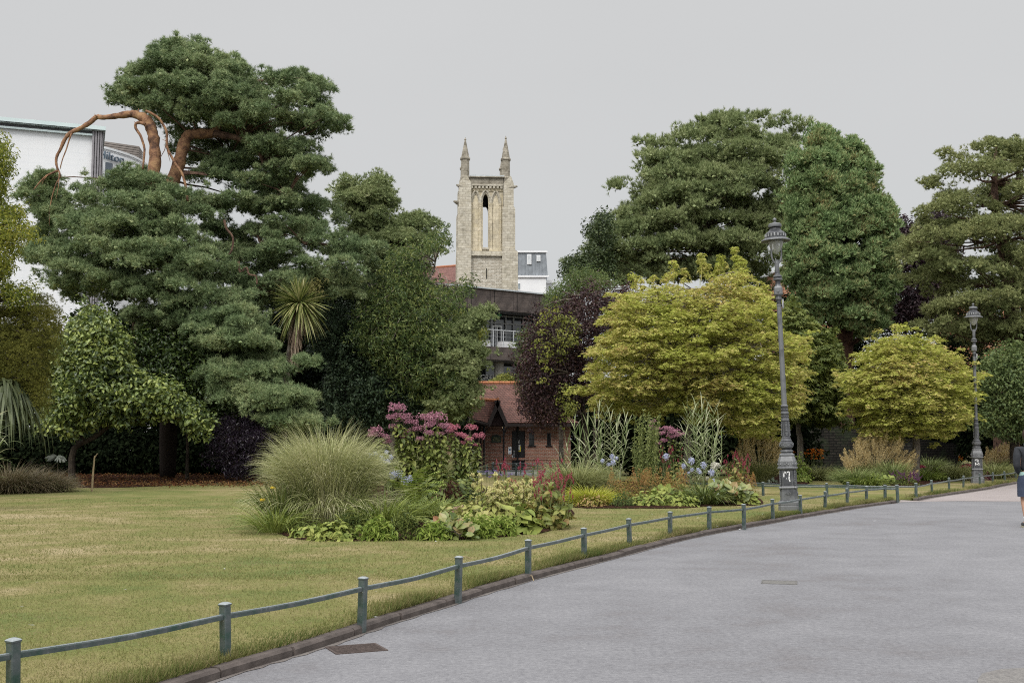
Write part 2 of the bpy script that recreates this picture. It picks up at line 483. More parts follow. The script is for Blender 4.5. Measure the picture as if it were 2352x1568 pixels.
# ------------------------------------------------------------ ground, path, lawns
def structure(o): o['kind'] = 'structure'; return o
mb = MB(); mb.add([(-900, -300, -.08), (900, -300, -.08), (900, 1500, -.08), (-900, 1500, -.08)], [(0, 1, 2, 3)])
structure(mb.at('ground', M_earth, (0, 0, 0)))
mb = MB(); mb.add([(-30, -20, 0), (60, -20, 0), (60, 84, 0), (6, 84, 0), (6, 62.4, 0), (-6, 62.4, 0), (-6, 58, 0), (-30, 58, 0)], [tuple(range(8))])
structure(mb.at('path', M_asph, (0, 0, 0)))

edge1_px = [(478,1568),(586,1531),(664,1511),(742,1486),(800,1466),(850,1448),(888,1434),(960,1413),(1060,1380),(1130,1358),(1220,1332),(1300,1310),(1400,1286),(1480,1263),(1560,1242),(1640,1225),(1720,1211),(1800,1196),(1850,1187),(1900,1179),(1960,1168),(2010,1161),(2060,1154)]
edge2_px = [(2107,1150),(2140,1143),(2200,1134),(2260,1125),(2310,1115),(2352,1107),(2430,1096),(2600,1084)]
E1 = G([p[0] for p in edge1_px], [p[1] for p in edge1_px], 0.0)
pre = np.array([E1[0]+(E1[0]-E1[3])*s for s in (3.0, 1.4)])     # carries on towards the camera, out of frame
E1 = smoothline(np.concatenate([pre, E1]), 3)
E1 = E1.copy(); k_ = np.ones(5)/5
for c_ in range(2):
    E1[2:-2, c_] = np.convolve(E1[:, c_], k_, 'valid')
E2 = smoothline(G([p[0] for p in edge2_px], [p[1] for p in edge2_px], 0.0), 3)
corner = G(2068, 1150.5, 0.0)
# pinkish tarmac further on
pk = G(np.array([2052,2075,2105,2200,2352,2600]), np.array([1156.5,1152,1151.5,1150,1151,1153]), 0.004)
pinkpoly = [tuple(p) for p in pk] + [(60, 40, .004), (60, 88, .004), (2.5, 88, .004)] + [(float(E1[-3][0])-.6, float(E1[-3][1])+.6, .004)]
mb = MB(); mb.add(pinkpoly, [tuple(range(len(pinkpoly)))])
structure(mb.at('far_path', M_pink, (0, 0, 0)))

# side path between the two lawns (lower edge = lawn 1, upper edge = lawn 2)
lo_px = [(2068,1150.5),(1960,1148.5),(1837,1145),(1720,1141),(1600,1134),(1500,1124),(1400,1113),(1280,1101),(1180,1095),(1120,1094)]
up_px = [(2107,1149.5),(2000,1145),(1910,1141.5),(1837,1139),(1720,1135),(1620,1128),(1520,1118),(1430,1107),(1320,1096),(1290,1090)]
LO = G([p[0] for p in lo_px], [p[1] for p in lo_px], 0.0)
UP = G([p[0] for p in up_px], [p[1] for p in up_px], 0.0)
def turf(name, poly, label=None):
    """lawn with a soft rolled edge"""
    mb = MB(); n = len(poly)
    Q = np.array([[p[0], p[1]] for p in poly])
    # signed inward offset
    area = .5*np.sum(Q[:, 0]*np.roll(Q[:, 1], -1)-np.roll(Q[:, 0], -1)*Q[:, 1])
    tn = unit(np.roll(Q, -1, 0)-np.roll(Q, 1, 0)); nr = np.stack([-tn[:, 1], tn[:, 0]], 1)*np.sign(area)
    rings = [(0.0, -.02), (0.0, LZ-.05), (.03, LZ-.015), (.09, LZ)]
    V = np.concatenate([np.column_stack([Q+nr*o, np.full(n, z)]) for o, z in rings])
    i = np.arange(3)[:, None]*n; j = np.arange(n)[None]
    mb.add(V, np.stack([i+j, i+(j+1) % n, i+n+(j+1) % n, i+n+j], -1).reshape(-1, 4))
    mb.F.setdefault(n, []).append(np.array([[3*n+q for q in range(n)]]))
    return structure(mb.at(name, M_lawn, (0, 0, 0)))
off = np.zeros_like(E1)
tn = unit(np.gradient(E1, axis=0)); nl = np.stack([-tn[:, 1], tn[:, 0], 0*tn[:, 0]], 1)   # left of travel
KW = .09
E1i = E1 + nl*KW
lawn1 = [tuple(p) for p in E1i] + [tuple(p) for p in LO] + [(-6, 59.5, 0), (-34, 59.5, 0), (-34, 3, 0), (-6, -3.5, 0)]
turf('lawn', lawn1)
tn2 = unit(np.gradient(E2, axis=0)); nl2 = np.stack([-tn2[:, 1], tn2[:, 0], 0*tn2[:, 0]], 1)
E2i = E2 + nl2*KW
lawn2 = [tuple(p) for p in E2i] + [(80, 62, 0), (80, 85, 0), (0, 85, 0), (3.5, 66, 0)] + [tuple(p) for p in UP[::-1]]
turf('far_lawn', lawn2)
# kerbs : edging stones with open joints
def kerb(name, E, inn, h):
    mb = MB(); n = len(E)
    s = np.concatenate([[0], np.cumsum(np.linalg.norm(np.diff(E, axis=0), axis=1))])
    t = 0.0; tot = s[-1]
    def at(Q, x): return np.array([np.interp(x, s, Q[:, c]) for c in range(3)])
    while t < tot-.2:
        e = min(t+rng.uniform(.82, .98), tot); hh = h+rng.uniform(-.012, .008); g = .012
        a0, a1, b0, b1 = at(E, t+g), at(E, e-g), at(inn, t+g), at(inn, e-g)
        sk = rng.normal(0, .006, 2)
        prof = []
        for (a, b) in ((a0, b0), (a1, b1)):
            d = unit(b-a)
            prof.append([a+d*sk[0], a+d*sk[0]+np.array([0, 0, hh-.02]), a+d*(.02+sk[0])+np.array([0, 0, hh]), b+d*.02+np.array([0, 0, hh]), b+d*.02])
        V = np.array(prof[0]+prof[1]); V[[0, 4, 5, 9], 2] = -.02
        mb.add(V, [(0,1,2,3,4), (9,8,7,6,5), (0,5,6,1), (1,6,7,2), (2,7,8,3), (3,8,9,4)])
        t = e
    return structure(mb.at(name, M_kerb, (0, 0, 0)))
kerb('kerb', E1, E1i, .07)
kerb('kerb', E2, E2i, .07)
# worn grit line along the kerb foot
def strip(name, E, wd, z, mat):
    tn = unit(np.gradient(E, axis=0)); nr = np.stack([tn[:, 1], -tn[:, 0], 0*tn[:, 0]], 1)
    n = len(E); w_ = wd*rng.uniform(.5, 1.3, (n, 1))
    V = np.concatenate([E+[0, 0, z], E+nr*w_+[0, 0, z]])
    i = np.arange(n-1)
    mb = MB(); mb.add(V, np.stack([i, i+n, i+n+1, i+1], 1))
    return structure(mb.at(name, mat, (0, 0, 0)))
M_grit = asphalt_mat('kerb_grit', (.13, .115, .105), (.18, .165, .15))
strip('path_edge_grit', E1, .05, .004, M_grit)
strip('path_edge_grit', E2, .08, .008, M_grit)
# tarmac repairs
def flat(name, px, z, mat):
    Q = G([p[0] for p in px], [p[1] for p in px], z); mb = MB(); mb.add(Q, [tuple(range(len(Q)))])
    return structure(mb.at(name, mat, (0, 0, 0)))
flat('path_patch', [(2270,1664),(2245,1560),(2256,1545),(2300,1535),(2400,1530),(2420,1664)], .004, M_patch)
# soil beds
def bed(name, px, z=LZ+.012, n=60, mat=None):
    Q = G([p[0] for p in px], [p[1] for p in px], z)
    Q = smoothline(np.concatenate([Q, Q[:1]]), 5)[:-1]
    c = Q.mean(0); r = 1+rng.normal(0, .006, (len(Q), 1)); Q = c+(Q-c)*r; Q[:, 2] = z
    mb = MB(); m = len(Q)
    mid = c+(Q-c)*.9; mid[:, 2] = z+.03
    V = np.concatenate([Q, mid, [c+[0, 0, .06]]])
    i = np.arange(m); j = (i+1) % m
    mb.add(V, np.stack([i, j, j+m, i+m], 1)); mb.F.setdefault(3, []).append(np.stack([i+m, j+m, np.full(m, 2*m)], 1))
    return structure(mb.at(name, mat or M_soil, (0, 0, 0)))
bed('flower_bed_soil', [(612,1205),(660,1232),(760,1241),(860,1240),(960,1238),(1080,1236),(1180,1228),(1260,1218),(1302,1196),(1312,1170),(1240,1128),(1000,1116),(800,1118),(640,1150)])
bed('flower_bed_soil', [(1268,1158),(1330,1165),(1450,1166),(1560,1166),(1650,1160),(1745,1158),(1740,1142),(1660,1126),(1450,1104),(1300,1106),(1262,1130)])
bed('flower_bed_soil', [(1692,1108),(1780,1110),(1850,1112),(1860,1098),(1800,1090),(1700,1088)])
bed('flower_bed_soil', [(1938,1112),(2000,1118),(2090,1116),(2200,1104),(2352,1092),(2450,1078),(2300,1062),(2100,1070),(1960,1080)])
# bark mulch under the trees
bed('bark_mulch', [(120,1112),(200,1119),(330,1117),(470,1108),(560,1103),(640,1108),(760,1098),(900,1085),(900,1062),(500,1055),(0,1055),(-300,1060),(-200,1100)], LZ+.008)
# fallen leaves and bark chips
m_litter = leafmat('leaf_litter', [(.03, .012, .008), (.09, .032, .014), (.16, .06, .02), (.24, .15, .06)], .8, .1, 2, .2, .8)
mb = MB()
q = G(rng.uniform(60, 660, 11000), 1054+rng.uniform(0, 1, 11000)**.8*66, LZ+.05); q = q[q[:, 1] > 35.6]; q[:, 2] += .035
q[:, 2] += rng.uniform(0, .03, len(q))
scatter(mb, *leaf(.5, .2, .1), q, unit(np.stack([rng.normal(0, .5, len(q)), rng.normal(0, .5, len(q)), np.ones(len(q))], 1)), rng.uniform(.04, .11, len(q)))
tag(mb.at('leaf_litter', m_litter, (0, 0, 0)), 'brown fallen leaves and bark chips strewn over the mulch beneath the trees', 'leaf litter', kind='stuff')

# ------------------------------------------------------------ grass blades
def in_lawn(x, y):
    a = inpoly(x, y, [(p[0], p[1]) for p in lawn1]); b = inpoly(x, y, [(p[0], p[1]) for p in lawn2])
    return a | b
blade = (np.array([(-.5, 0, 0), (.5, 0, 0), (0, .35, 1)]), np.array([(0, 1, 2)]))
blade2 = (np.array([(-.5, 0, 0), (.5, 0, 0), (.35, .12, .55), (-.35, .12, .55), (0, .5, 1)]), np.array([(0, 1, 2), (0, 2, 3), (3, 2, 4)]))
def turf_blades(name, n, y0, y1, h, wd, mat, xr, lean=.75, label=''):
    y = y0*(y1/y0)**rng.uniform(0, 1, n)
    x = rng.uniform(-.52, .52, n)*y
    ok = in_lawn(x, y); x, y = x[ok], y[ok]
    pos = np.column_stack([x, y, np.full(len(x), LZ-.005)])
    d = unit(np.column_stack([rng.normal(0, lean, len(x)), rng.normal(0, lean, len(x)), np.ones(len(x))]))
    hh = h*rng.uniform(.45, 1.3, len(x))*(1+.6*(rng.uniform(size=len(x)) < .04))
    mb = MB(); scatter(mb, *blade, pos, d, np.column_stack([np.full(len(x), wd)*(1+y/60), hh, hh]))
    o = mb.at(name, mat, (0, 0, 0)); tag(o, label, 'grass', kind='stuff')
turf_blades('grass', 200000, 5.5, 13, .032, .004, M_blade, .5, label='short mown grass blades of the lawn nearest the railing')
turf_blades('grass', 150000, 12.5, 30, .036, .007, M_blade, .5, label='short mown grass around the flower beds')
# rough grass along the kerb
def edge_grass(E, n, y0, y1, h, wd):
    s = np.concatenate([[0], np.cumsum(np.linalg.norm(np.diff(E, axis=0), axis=1))])
    u = rng.uniform(0, s[-1], n)
    pos = np.stack([np.interp(u, s, E[:, c]) for c in range(3)], 1)
    tn = unit(np.stack([np.interp(u+.2, s, E[:, c])-np.interp(u-.2, s, E[:, c]) for c in range(3)], 1))
    nl_ = np.stack([-tn[:, 1], tn[:, 0], 0*u], 1)
    o = np.abs(rng.normal(0, .14, n))+.0
    clumpy = .5+.5*np.sin(u*2.1+2*np.sin(u*.7))
    keep = rng.uniform(size=n) < .35+.65*clumpy
    pos = pos+nl_*o[:, None]; pos[:, 2] = LZ-.02
    d = unit(-nl_*rng.uniform(-.1, 1.2, (n, 1))+rng.normal(0, .35, (n, 3))*[1, 1, 0]+[0, 0, .9])
    hh = h*rng.uniform(.4, 1.3, n)*(.7+.6*clumpy)
    mb = MB(); scatter(mb, *blade2, pos[keep], d[keep], np.column_stack([np.full(n, wd)*(1+pos[:, 1]/60), hh, hh])[keep], rng.normal(0, .5, keep.sum()))
    return mb
o = edge_grass(E1i, 60000, 0, 0, .07, .0055).at('edge_grass', M_blade_g, (0, 0, 0)); tag(o, 'longer tufts of grass spilling over the kerb of the near path', 'grass', kind='stuff')
o = edge_grass(E2i, 14000, 0, 0, .09, .008).at('edge_grass', M_blade_g, (0, 0, 0)); tag(o, 'longer grass over the kerb on the far side of the gap in the railings', 'grass', kind='stuff')

# ------------------------------------------------------------ drain, manhole, litter
M_iron = plain('cast_iron', (.06, .045, .04), (.11, .085, .075), 30, .7, metal=.2, bmp=.4)
M_dark = plain('dark_gap', (.008, .008, .008), (.012, .012, .012), 5, .9)
c0 = G(818, 1489.5, .0)
d = thing('drain_grate', 'rusty slotted drain grate in the path beside the kerb', 'drain', (c0[0], c0[1], 0), R(24))
mb = MB(); mb.b2(-.185, .185, -.145, .145, -.01, .003); mb.build('gully', M_dark, d, local=True)
mb = MB()
for i in range(9): mb.box((0, -.125+i*.031, .001), (.37, .014, .014))
for x in (-.195, .195): mb.box((x, 0, -.001), (.02, .29, .016))
for y in (-.155, .155): mb.box((0, y, -.001), (.41, .02, .016))
mb.build('grate', M_iron, d, local=True)
c0 = G(1790, 1337, .0)
d = thing('manhole_cover', 'worn rectangular manhole cover set in the middle of the grey path', 'manhole', (c0[0], c0[1], 0), R(-14))
mb = MB(); mb.b2(-.18, .18, -.14, .14, -.01, .003); mb.build('cover', plain('worn_cover', (.17, .165, .155), (.13, .125, .118), 26, .85, bmp=.8), d, local=True)
mb = MB()
for x in (-.19, .19): mb.box((x, 0, -.002), (.014, .3, .014))
for y in (-.15, .15): mb.box((0, y, -.002), (.394, .014, .014))
mb.build('frame', plain('worn_frame', (.14, .135, .128), (.11, .106, .1), 26, .85), d, local=True)
c0 = G(1640, 1176.5, LZ)
mb = MB(); mb.b2(-.45, .45, -.35, .35, 0, .02)
tag(mb.at('inspection_slab', plain('slab', (.2, .19, .18), (.14, .13, .125), 9, .85), c0), 'flat grey slab let into the lawn in front of the second flower bed', 'slab')
m_wleaf = plain('dry_leaf', (.33, .2, .09), (.16, .08, .04), 40, .7)
m_feather = plain('white_feather', (.8, .8, .8), (.65, .65, .66), 20, .8)
def curled(sz):
    V, Fc = leaf6(.5, .25, .3); mb = MB(); mb.add(V*sz, Fc); V2 = V*[.8, 1, 1]*sz; V2[:, 1] += .25*sz; mb.add(V2+[.1*sz, 0, .01], Fc); return mb
for (x, y, s_, lab) in [(1207,1246,.13,'dark curled brown leaf lying on the lawn below the red flower spikes'),(1216,1243,.15,'pale dry leaf beside the dark curled one on the lawn'),(1283,1221,.16,'brown leaf on the lawn at the right tip of the near flower bed'),(1098,1253,.1,'small dry leaf on the lawn in front of the near flower bed')]:
    o = curled(s_).at('fallen_leaf', m_wleaf, G(x, y, LZ+.03)); o.rotation_euler = (.2, .1, x*.7); tag(o, lab, 'fallen leaf')
fe = MB(); V, Fc = leaf6(.35, .12, -.2); fe.add(V*.05, Fc); fme = fe.mesh('feather', m_feather)
for i, (x, y) in enumerate([(90,1336),(293,1353),(80,1435),(512,1306),(864,1358),(56,1392),(1497,1233),(1697,1215),(1650,1208),(1600,1189),(1500,1180),(1300,1195),(868,1416),(1002,1243),(980,1276),(2006,1196),(1750,1180)]):
    o = meshobj('feather', fme, None, G(x, y, LZ+.025)); o.rotation_euler = (.1, 0, x*1.3)
    tag(o, 'tiny white feather lying on the lawn', 'feather', 'white feathers scattered on the lawn')
m_twig = plain('twig', (.35, .27, .16), (.25, .19, .11), 20, .8)
for (a, b, lab) in [((1052,1281),(1084,1283),'pale dry stalk on the lawn left of a railing post'),((1217,1322),(1226,1333),'thin twig hanging over the kerb beside a railing post')]:
    A, B = G(*a, LZ+.02), G(*b, LZ+.0); mb = MB(); mb.tube(np.array([A, (A+B)/2+[0, 0, .03], B]), .005, 5); tag(mb.at('twig', m_twig, A), lab, 'twig')
mb = MB(); A = G(211, 1128, LZ); mb.tube(np.array([A, A+[.02, 0, .6], A+[.05, 0, 1.05]]), [.035, .028, .02], 6); mb.tube(np.array([A+[.05, 0, 1.0], A+[.13, 0, 1.12]]), .015, 5)
tag(mb.at('cut_stake', m_twig, A), 'pale cut stem standing upright at the edge of the bark mulch', 'stake')

# ------------------------------------------------------------ railings
def paint_mat():
    m, nt, b = nodes('worn_green_paint_sky_tops')
    co = coords(nt)
    n = noise(nt, co, 9, 6, .7); n2 = noise(nt, co, 45, 4, .7)
    c = ramp(nt, n, [(.34, (.02, .06, .042)), (.46, (.05, .075, .068)), (.60, (.085, .10, .10)), (.76, (.2, .22, .23))])
    mm = nt.nodes.new('ShaderNodeMix'); mm.data_type = 'RGBA'; mm.inputs[7].default_value = (.5, .51, .5, 1)
    L(nt, math_(nt, 'MULTIPLY', math_(nt, 'GREATER_THAN', n2, .70), .8), mm.inputs[0]); L(nt, c, mm.inputs[6])
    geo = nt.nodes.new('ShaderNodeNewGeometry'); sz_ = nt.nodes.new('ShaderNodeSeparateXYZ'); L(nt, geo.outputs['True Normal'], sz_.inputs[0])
    top = nt.nodes.new('ShaderNodeMix'); top.data_type = 'RGBA'; top.inputs[7].default_value = (.27, .30, .31, 1)   # sky reflection painted as light grey on upward faces
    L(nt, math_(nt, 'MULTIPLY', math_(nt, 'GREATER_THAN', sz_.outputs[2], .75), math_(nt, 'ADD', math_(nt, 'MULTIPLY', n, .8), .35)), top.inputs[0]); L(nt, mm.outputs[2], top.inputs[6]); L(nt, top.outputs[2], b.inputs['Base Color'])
    b.inputs['Roughness'].default_value = .32; b.inputs['Metallic'].default_value = .1; b.inputs['Specular IOR Level'].default_value = .8
    bump(nt, b, n2, .3, .003)
    return m
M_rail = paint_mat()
pmb = MB()
s_ = .031; ch = .008
pmb.lathe([(s_, -.15), (s_, .36), (s_*1.18, .362), (s_*1.2, .372), (s_*.95, .378), (s_*.5, .384), (.001, .386)], sq=[(-1, -.8), (-.8, -1), (.8, -1), (1, -.8), (1, .8), (.8, 1), (-.8, 1), (-1, .8)])
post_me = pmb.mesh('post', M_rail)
rm = MB(); rm.box((0, -.005, .285), (.011, .012, .02)); 
def railing(label, posts, faces=None, railz=(.285,), group='low green metal railings', tiltseed=3, ph=.38, miss=()):
    r_ = random.Random(tiltseed)
    pts = [np.array(p, float) for p in posts]
    t = thing('railing', label, 'railing', pts[0], 0, group)
    tops = []
    for i, p in enumerate(pts):
        nb = pts[min(i+1, len(pts)-1)]-pts[max(i-1, 0)]
        yaw = math.atan2(nb[1], nb[0])
        o = meshobj('post', post_me, t, p-pts[0])
        tx, ty = r_.gauss(0, .02), r_.gauss(0, .02)
        o.rotation_euler = (tx, ty, yaw); o.scale = (1, 1, ph/.38)
        M = o.rotation_euler.to_matrix()
        tops.append(([np.array(M @ Vector((0, 0, z*ph/.38)))+p for z in railz]))
    for i in range(len(pts)-1):
        if i in miss: continue
        for z in range(len(railz)):
            a, b = tops[i][z], tops[i+1][z]
            u = unit(b-a); a2, b2 = a+u*.02, b-u*.02
            mid = (a2+b2)/2+np.array([0, 0, -r_.uniform(.0, .018)])
            path = smoothline(np.array([a2, mid, b2]), 3)
            nrm = np.array([-u[1], u[0], 0])
            mb = MB(); n = len(path)
            sec = [(-.017, -.020), (.017, -.020), (.019, .008), (.016, .016), (-.016, .016), (-.019, .008)]
            V = np.concatenate([[q+nrm*s[0]+np.array([0, 0, s[1]]) for s in sec] for q in path])
            ii = np.arange(n-1)[:, None]*6; jj = np.arange(6)[None]
            mb.add(V, np.stack([ii+jj, ii+(jj+1) % 6, ii+6+(jj+1) % 6, ii+6+jj], -1).reshape(-1, 4))
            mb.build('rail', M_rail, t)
    return t
def gp(l): return [G(x, y, LZ-.01) for x, y in l]
near = gp([(-560,1830),(30,1618),(518,1508),(831,1430),(1052,1366),(1213,1315),(1342,1279),(1446,1250),(1539,1229),(1629,1214),(1709,1206),(1775,1190),(1839,1178),(1895,1167),(1946,1158),(1990,1151),(2033,1147),(2062,1147)])
near[0] = near[1]+(near[1]-near[2])*1.0
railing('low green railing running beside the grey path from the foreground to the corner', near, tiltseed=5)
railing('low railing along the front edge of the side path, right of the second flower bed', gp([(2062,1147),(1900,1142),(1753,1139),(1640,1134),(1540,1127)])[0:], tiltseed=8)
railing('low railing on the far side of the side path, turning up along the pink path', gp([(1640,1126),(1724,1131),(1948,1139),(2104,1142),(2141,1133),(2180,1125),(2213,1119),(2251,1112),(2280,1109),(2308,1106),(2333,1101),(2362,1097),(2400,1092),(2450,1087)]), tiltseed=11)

# ------------------------------------------------------------ lamp posts
def lamp_paint():
    m, nt, b = nodes('lamp_grey_paint')
    co = coords(nt); n = noise(nt, co, 5, 5, .6); n2 = noise(nt, co, 60, 3, .6)
    geo = nt.nodes.new('ShaderNodeNewGeometry')
    wear = math_(nt, 'ADD', math_(nt, 'MULTIPLY', math_(nt, 'SUBTRACT', geo.outputs['Pointiness'], .5), 4), n)
    L(nt, ramp(nt, wear, [(.35, (.032, .034, .038)), (.58, (.06, .062, .068)), (.8, (.15, .155, .16))]), b.inputs['Base Color'])
    b.inputs['Roughness'].default_value = .45; b.inputs['Metallic'].default_value = .2
    bump(nt, b, n2, .25, .004)
    return m
M_lamp = lamp_paint()
M_lampw = plain('weathered_white_metal', (.42, .43, .43), (.14, .145, .15), 14, .6, lo=.4, hi=.6)
M_white = plain('white_paint_mark', (.8, .8, .8), (.7, .7, .7), 30, .7)
def glass_mat(name, tint=(.9, .92, .9), a=.35):
    m, nt, b = nodes(name)
    b.inputs['Base Color'].default_value = (*tint, 1); b.inputs['Roughness'].default_value = .08
    b.inputs['Alpha'].default_value = a
    return m
M_bowl = glass_mat('bowl_glass', (.55, .56, .5), .5)
SQ = [(-1, -.72), (-.72, -1), (.72, -1), (1, -.72), (1, .72), (.72, 1), (-.72, 1), (-1, .72)]
def lamp(label, base, lean, yaw):
    t = thing('street_lamp', label, 'street lamp', base, 0, 'ornate grey park street lamps')
    t.rotation_euler = (0, lean, yaw)
    def lb(mb, name, mat=M_lamp, par=None, smooth=False):
        return meshobj(name, mb.mesh(name, mat, (0, 0, 0), smooth), par or t)
    p = MB(); p.lathe([(.225, -.1), (.225, .10), (.215, .115), (.222, .12), (.222, .18), (.205, .20), (.185, .225), (.185, .24)], sq=SQ)
    lb(p, 'plinth')
    p = MB(); p.lathe([(.178, .24), (.178, .47), (.19, .475), (.197, .49), (.19, .505), (.172, .52), (.168, .53), (.168, .86), (.176, .87), (.19, .885), (.205, .90), (.205, .925), (.192, .94), (.19, .95), (.188, 1.06), (.165, 1.14), (.15, 1.17), (.155, 1.175), (.158, 1.20), (.135, 1.22), (.11, 1.24)], sq=SQ)
    ped = lb(p, 'pedestal')
    rl = MB()
    for q in range(4):
        a = q*pi/2; ca, sa = math.cos(a), math.sin(a)
        def W(x, z, d): return (x*ca - (-d)*sa, x*sa + (-d)*ca, z)
        # panel frame, arch, foliage relief
        for x in (-.098, .098): rl.tube([W(x, .54, .17), W(x, .85, .17)], .008, 4)
        rl.tube([W(-.098, .85, .17), W(.098, .85, .17)], .007, 4)
        arc = [W(.085*math.cos(th), .965+.12*math.sin(th), .19-.02*math.sin(th)) for th in np.linspace(0, pi, 9)]
        rl.tube(arc, .011, 5)
        for (x, z, d) in [(0, 1.02, .185), (-.035, .985, .19), (.035, .985, .19), (-.1, 1.07, .17), (.1, 1.07, .17), (-.13, 1.0, .185), (.13, 1.0, .185)]:
            rl.ball(W(x, z, d), .022, 6, 5)
        for k in range(9):
            rl.ball(W(-.055+.0138*k, .36+.022*math.sin(k*2.4), .181), .017, 5, 4)
        for k in range(12): rl.ball(W(-.12+.0215*k, .912, .206), .010, 5, 4)
        for k in range(9):   # cast leaves up each corner
            rl.ball(((.152*(ca-sa)), (.152*(sa+ca)), .56+.036*k), .016, 5, 4, (1, 1, 1.1))
        rl.ball(((.165*(ca-sa)), (.165*(sa+ca)), .49), .034, 6, 5)
    lb(rl, 'relief', par=ped)
    c = MB(); prof = [(.11, 1.22), (.10, 1.235), (.115, 1.25), (.128, 1.275), (.12, 1.30), (.10, 1.315), (.105, 1.33), (.135, 1.355), (.143, 1.38), (.143, 1.46), (.138, 1.475), (.12, 1.49), (.125, 1.50), (.095, 1.55), (.098, 1.565), (.09, 1.58), (.086, 1.60), (.080, 1.93), (.092, 1.95), (.085, 1.98), (.078, 2.0), (.078, 2.08), (.088, 2.095), (.088, 2.12), (.072, 2.14), (.070, 2.24), (.078, 2.25), (.078, 2.27), (.062, 2.29)]
    c.lathe(prof, 16)
    col_ = lb(c, 'column')
    rl = MB()
    for q in range(4):
        a = q*pi/2+.3
        for k in range(9):
            rr = .086-.0007*k
            rl.ball((rr*math.cos(a), rr*math.sin(a), 1.63+.034*k), .017 if k % 3 else .025, 5, 4)
            for s in (-.22, .22):
                if k % 3 == 1: rl.ball((rr*math.cos(a+s), rr*math.sin(a+s), 1.63+.034*k), .013, 5, 4)
        rl.tube([(.086*math.cos(a+.75), .086*math.sin(a+.75), 1.6), (.082*math.cos(a+.75), .082*math.sin(a+.75), 1.92)], .008, 4)
    for k in range(26):
        a = k*2*pi/26; rl.ball((.143*math.cos(a), .143*math.sin(a), 1.42+.025*math.sin(k*1.7)), .017, 5, 4)
    for k in range(10):
        a = k*2*pi/10; rl.ball((.12*math.cos(a), .12*math.sin(a), 1.275), .024, 6, 4, (1, 1, .8))
    for k in range(12):
        a = k*2*pi/12; rl.ball((.077*math.cos(a), .077*math.sin(a), 2.04), .013, 5, 4)
        rl.ball((.071*math.cos(a+.2), .071*math.sin(a+.2), 2.19), .013, 5, 4)
    lb(rl, 'relief', par=col_)
    c = MB(); c.lathe([(.058, 2.28), (.050, 4.48), (.050, 4.55)], 14); lb(c, 'pole', smooth=False)
    c = MB(); c.lathe([(.052, 4.47), (.057, 4.48), (.057, 4.50), (.05, 4.51), (.05, 4.60), (.066, 4.62), (.066, 4.65), (.058, 4.67), (.06, 4.70), (.07, 4.72)], 14)
    c.lathe([(.085, 4.72), (.09, 4.74), (.09, 4.87), (.08, 4.90)], sq=SQ)
    c.lathe([(.078, 4.9), (.066, 4.93), (.055, 4.96), (.055, 5.03), (.1, 5.05), (.103, 5.08), (.08, 5.10), (.1, 5.12), (.1, 5.14), (.07, 5.16), (.05, 5.20), (.05, 5.42), (.045, 5.46)], 14)
    c.tube([(0, -.09, 4.8), (0, -.115, 4.8)], .03, 8)
    lb(c, 'collar')
    c = MB()
    c.lathe([(.018, -.12), (.018, .02)], 6, (.085, .0, 4.6))
    c.box((.085, 0, 4.52), (.035, .05, .2)); lb(c, 'junction_box', M_lampw)
    c = MB(); c.box((.01, -.06, 4.57), (.11, .012, .10)) ; c = MB()
    for q in (0, pi):
        ca, sa = math.cos(q+.35), math.sin(q+.35)
        pts = [(.03, 5.42), (.07, 5.47), (.105, 5.56), (.11, 5.70), (.11, 5.98)]
        c.tube(smoothline([(r*ca, r*sa, z) for r, z in pts], 3), .021, 7)
    c.tube([(0, 0, 5.4), (0, 0, 5.50)], .045, 8)
    lb(c, 'yoke')
    c = MB(); th = np.linspace(0, 1, 9)
    c.lathe([(.001+.168*math.sin(t*pi/2)**.8, 5.63+.31*t**1.15) for t in th], 20)
    bo = lb(c, 'glass_bowl', M_bowl, smooth=True)
    c = MB(); c.ball((0, 0, 5.82), .06, 8, 7, (1, 1, 1.5)); c.lathe([(.03, 5.86), (.03, 5.96)], 8); lb(c, 'bulb', M_lampw, par=bo)
    c = MB(); c.lathe([(.16, 5.935), (.30, 5.915), (.325, 5.925), (.32, 5.945), (.24, 5.99), (.225, 6.0), (.222, 6.09), (.20, 6.115), (.17, 6.135), (.14, 6.16), (.12, 6.19), (.11, 6.22), (.14, 6.235), (.145, 6.25), (.145, 6.30), (.12, 6.32), (.06, 6.335), (.03, 6.35), (.02, 6.37)], 24)
    hd = lb(c, 'lamp_shade')
    c = MB()
    for k in range(20):
        a = k*2*pi/20; c.box((.228*math.cos(a), .228*math.sin(a), 6.045), (.012, .03, .07), a)
    lb(c, 'shade_band', M_lampw, par=hd)
    c = MB(); c.ball((0, 0, 6.41), .042, 10, 8); c.lathe([(.022, 6.35), (.018, 6.38)], 8); lb(c, 'finial')
    return t, ped
YW = R(-18)
L1, ped1 = lamp('nearer ornate grey street lamp, leaning left, behind the railing', G(1814, 1171, LZ), -.031, YW)
L2, ped2 = lamp('farther ornate grey street lamp at the right, beside the pink path', G(2245, 1108.5, LZ), .010, YW)
def marks(ped, shapes):
    mb = MB()
    for pts, wd in shapes:
        Q = np.array([(p[0], -.1705, p[1]) for p in pts])
        for a, b in zip(Q[:-1], Q[1:]):
            d = b-a; Ln = np.linalg.norm(d); u = d/Ln; n_ = np.array([-u[2], 0, u[0]])*wd/2
            v = [a-n_-u*wd*.3, b-n_+u*wd*.3, b+n_+u*wd*.3, a+n_-u*wd*.3]
            v = v+[q+np.array([0, -.002, 0]) for q in v]
            mb.add(v, [(4,5,6,7),(0,4,7,3),(1,2,6,5),(0,1,5,4),(3,7,6,2)])
    meshobj('paint_mark', mb.mesh('paint_mark', M_white), ped)
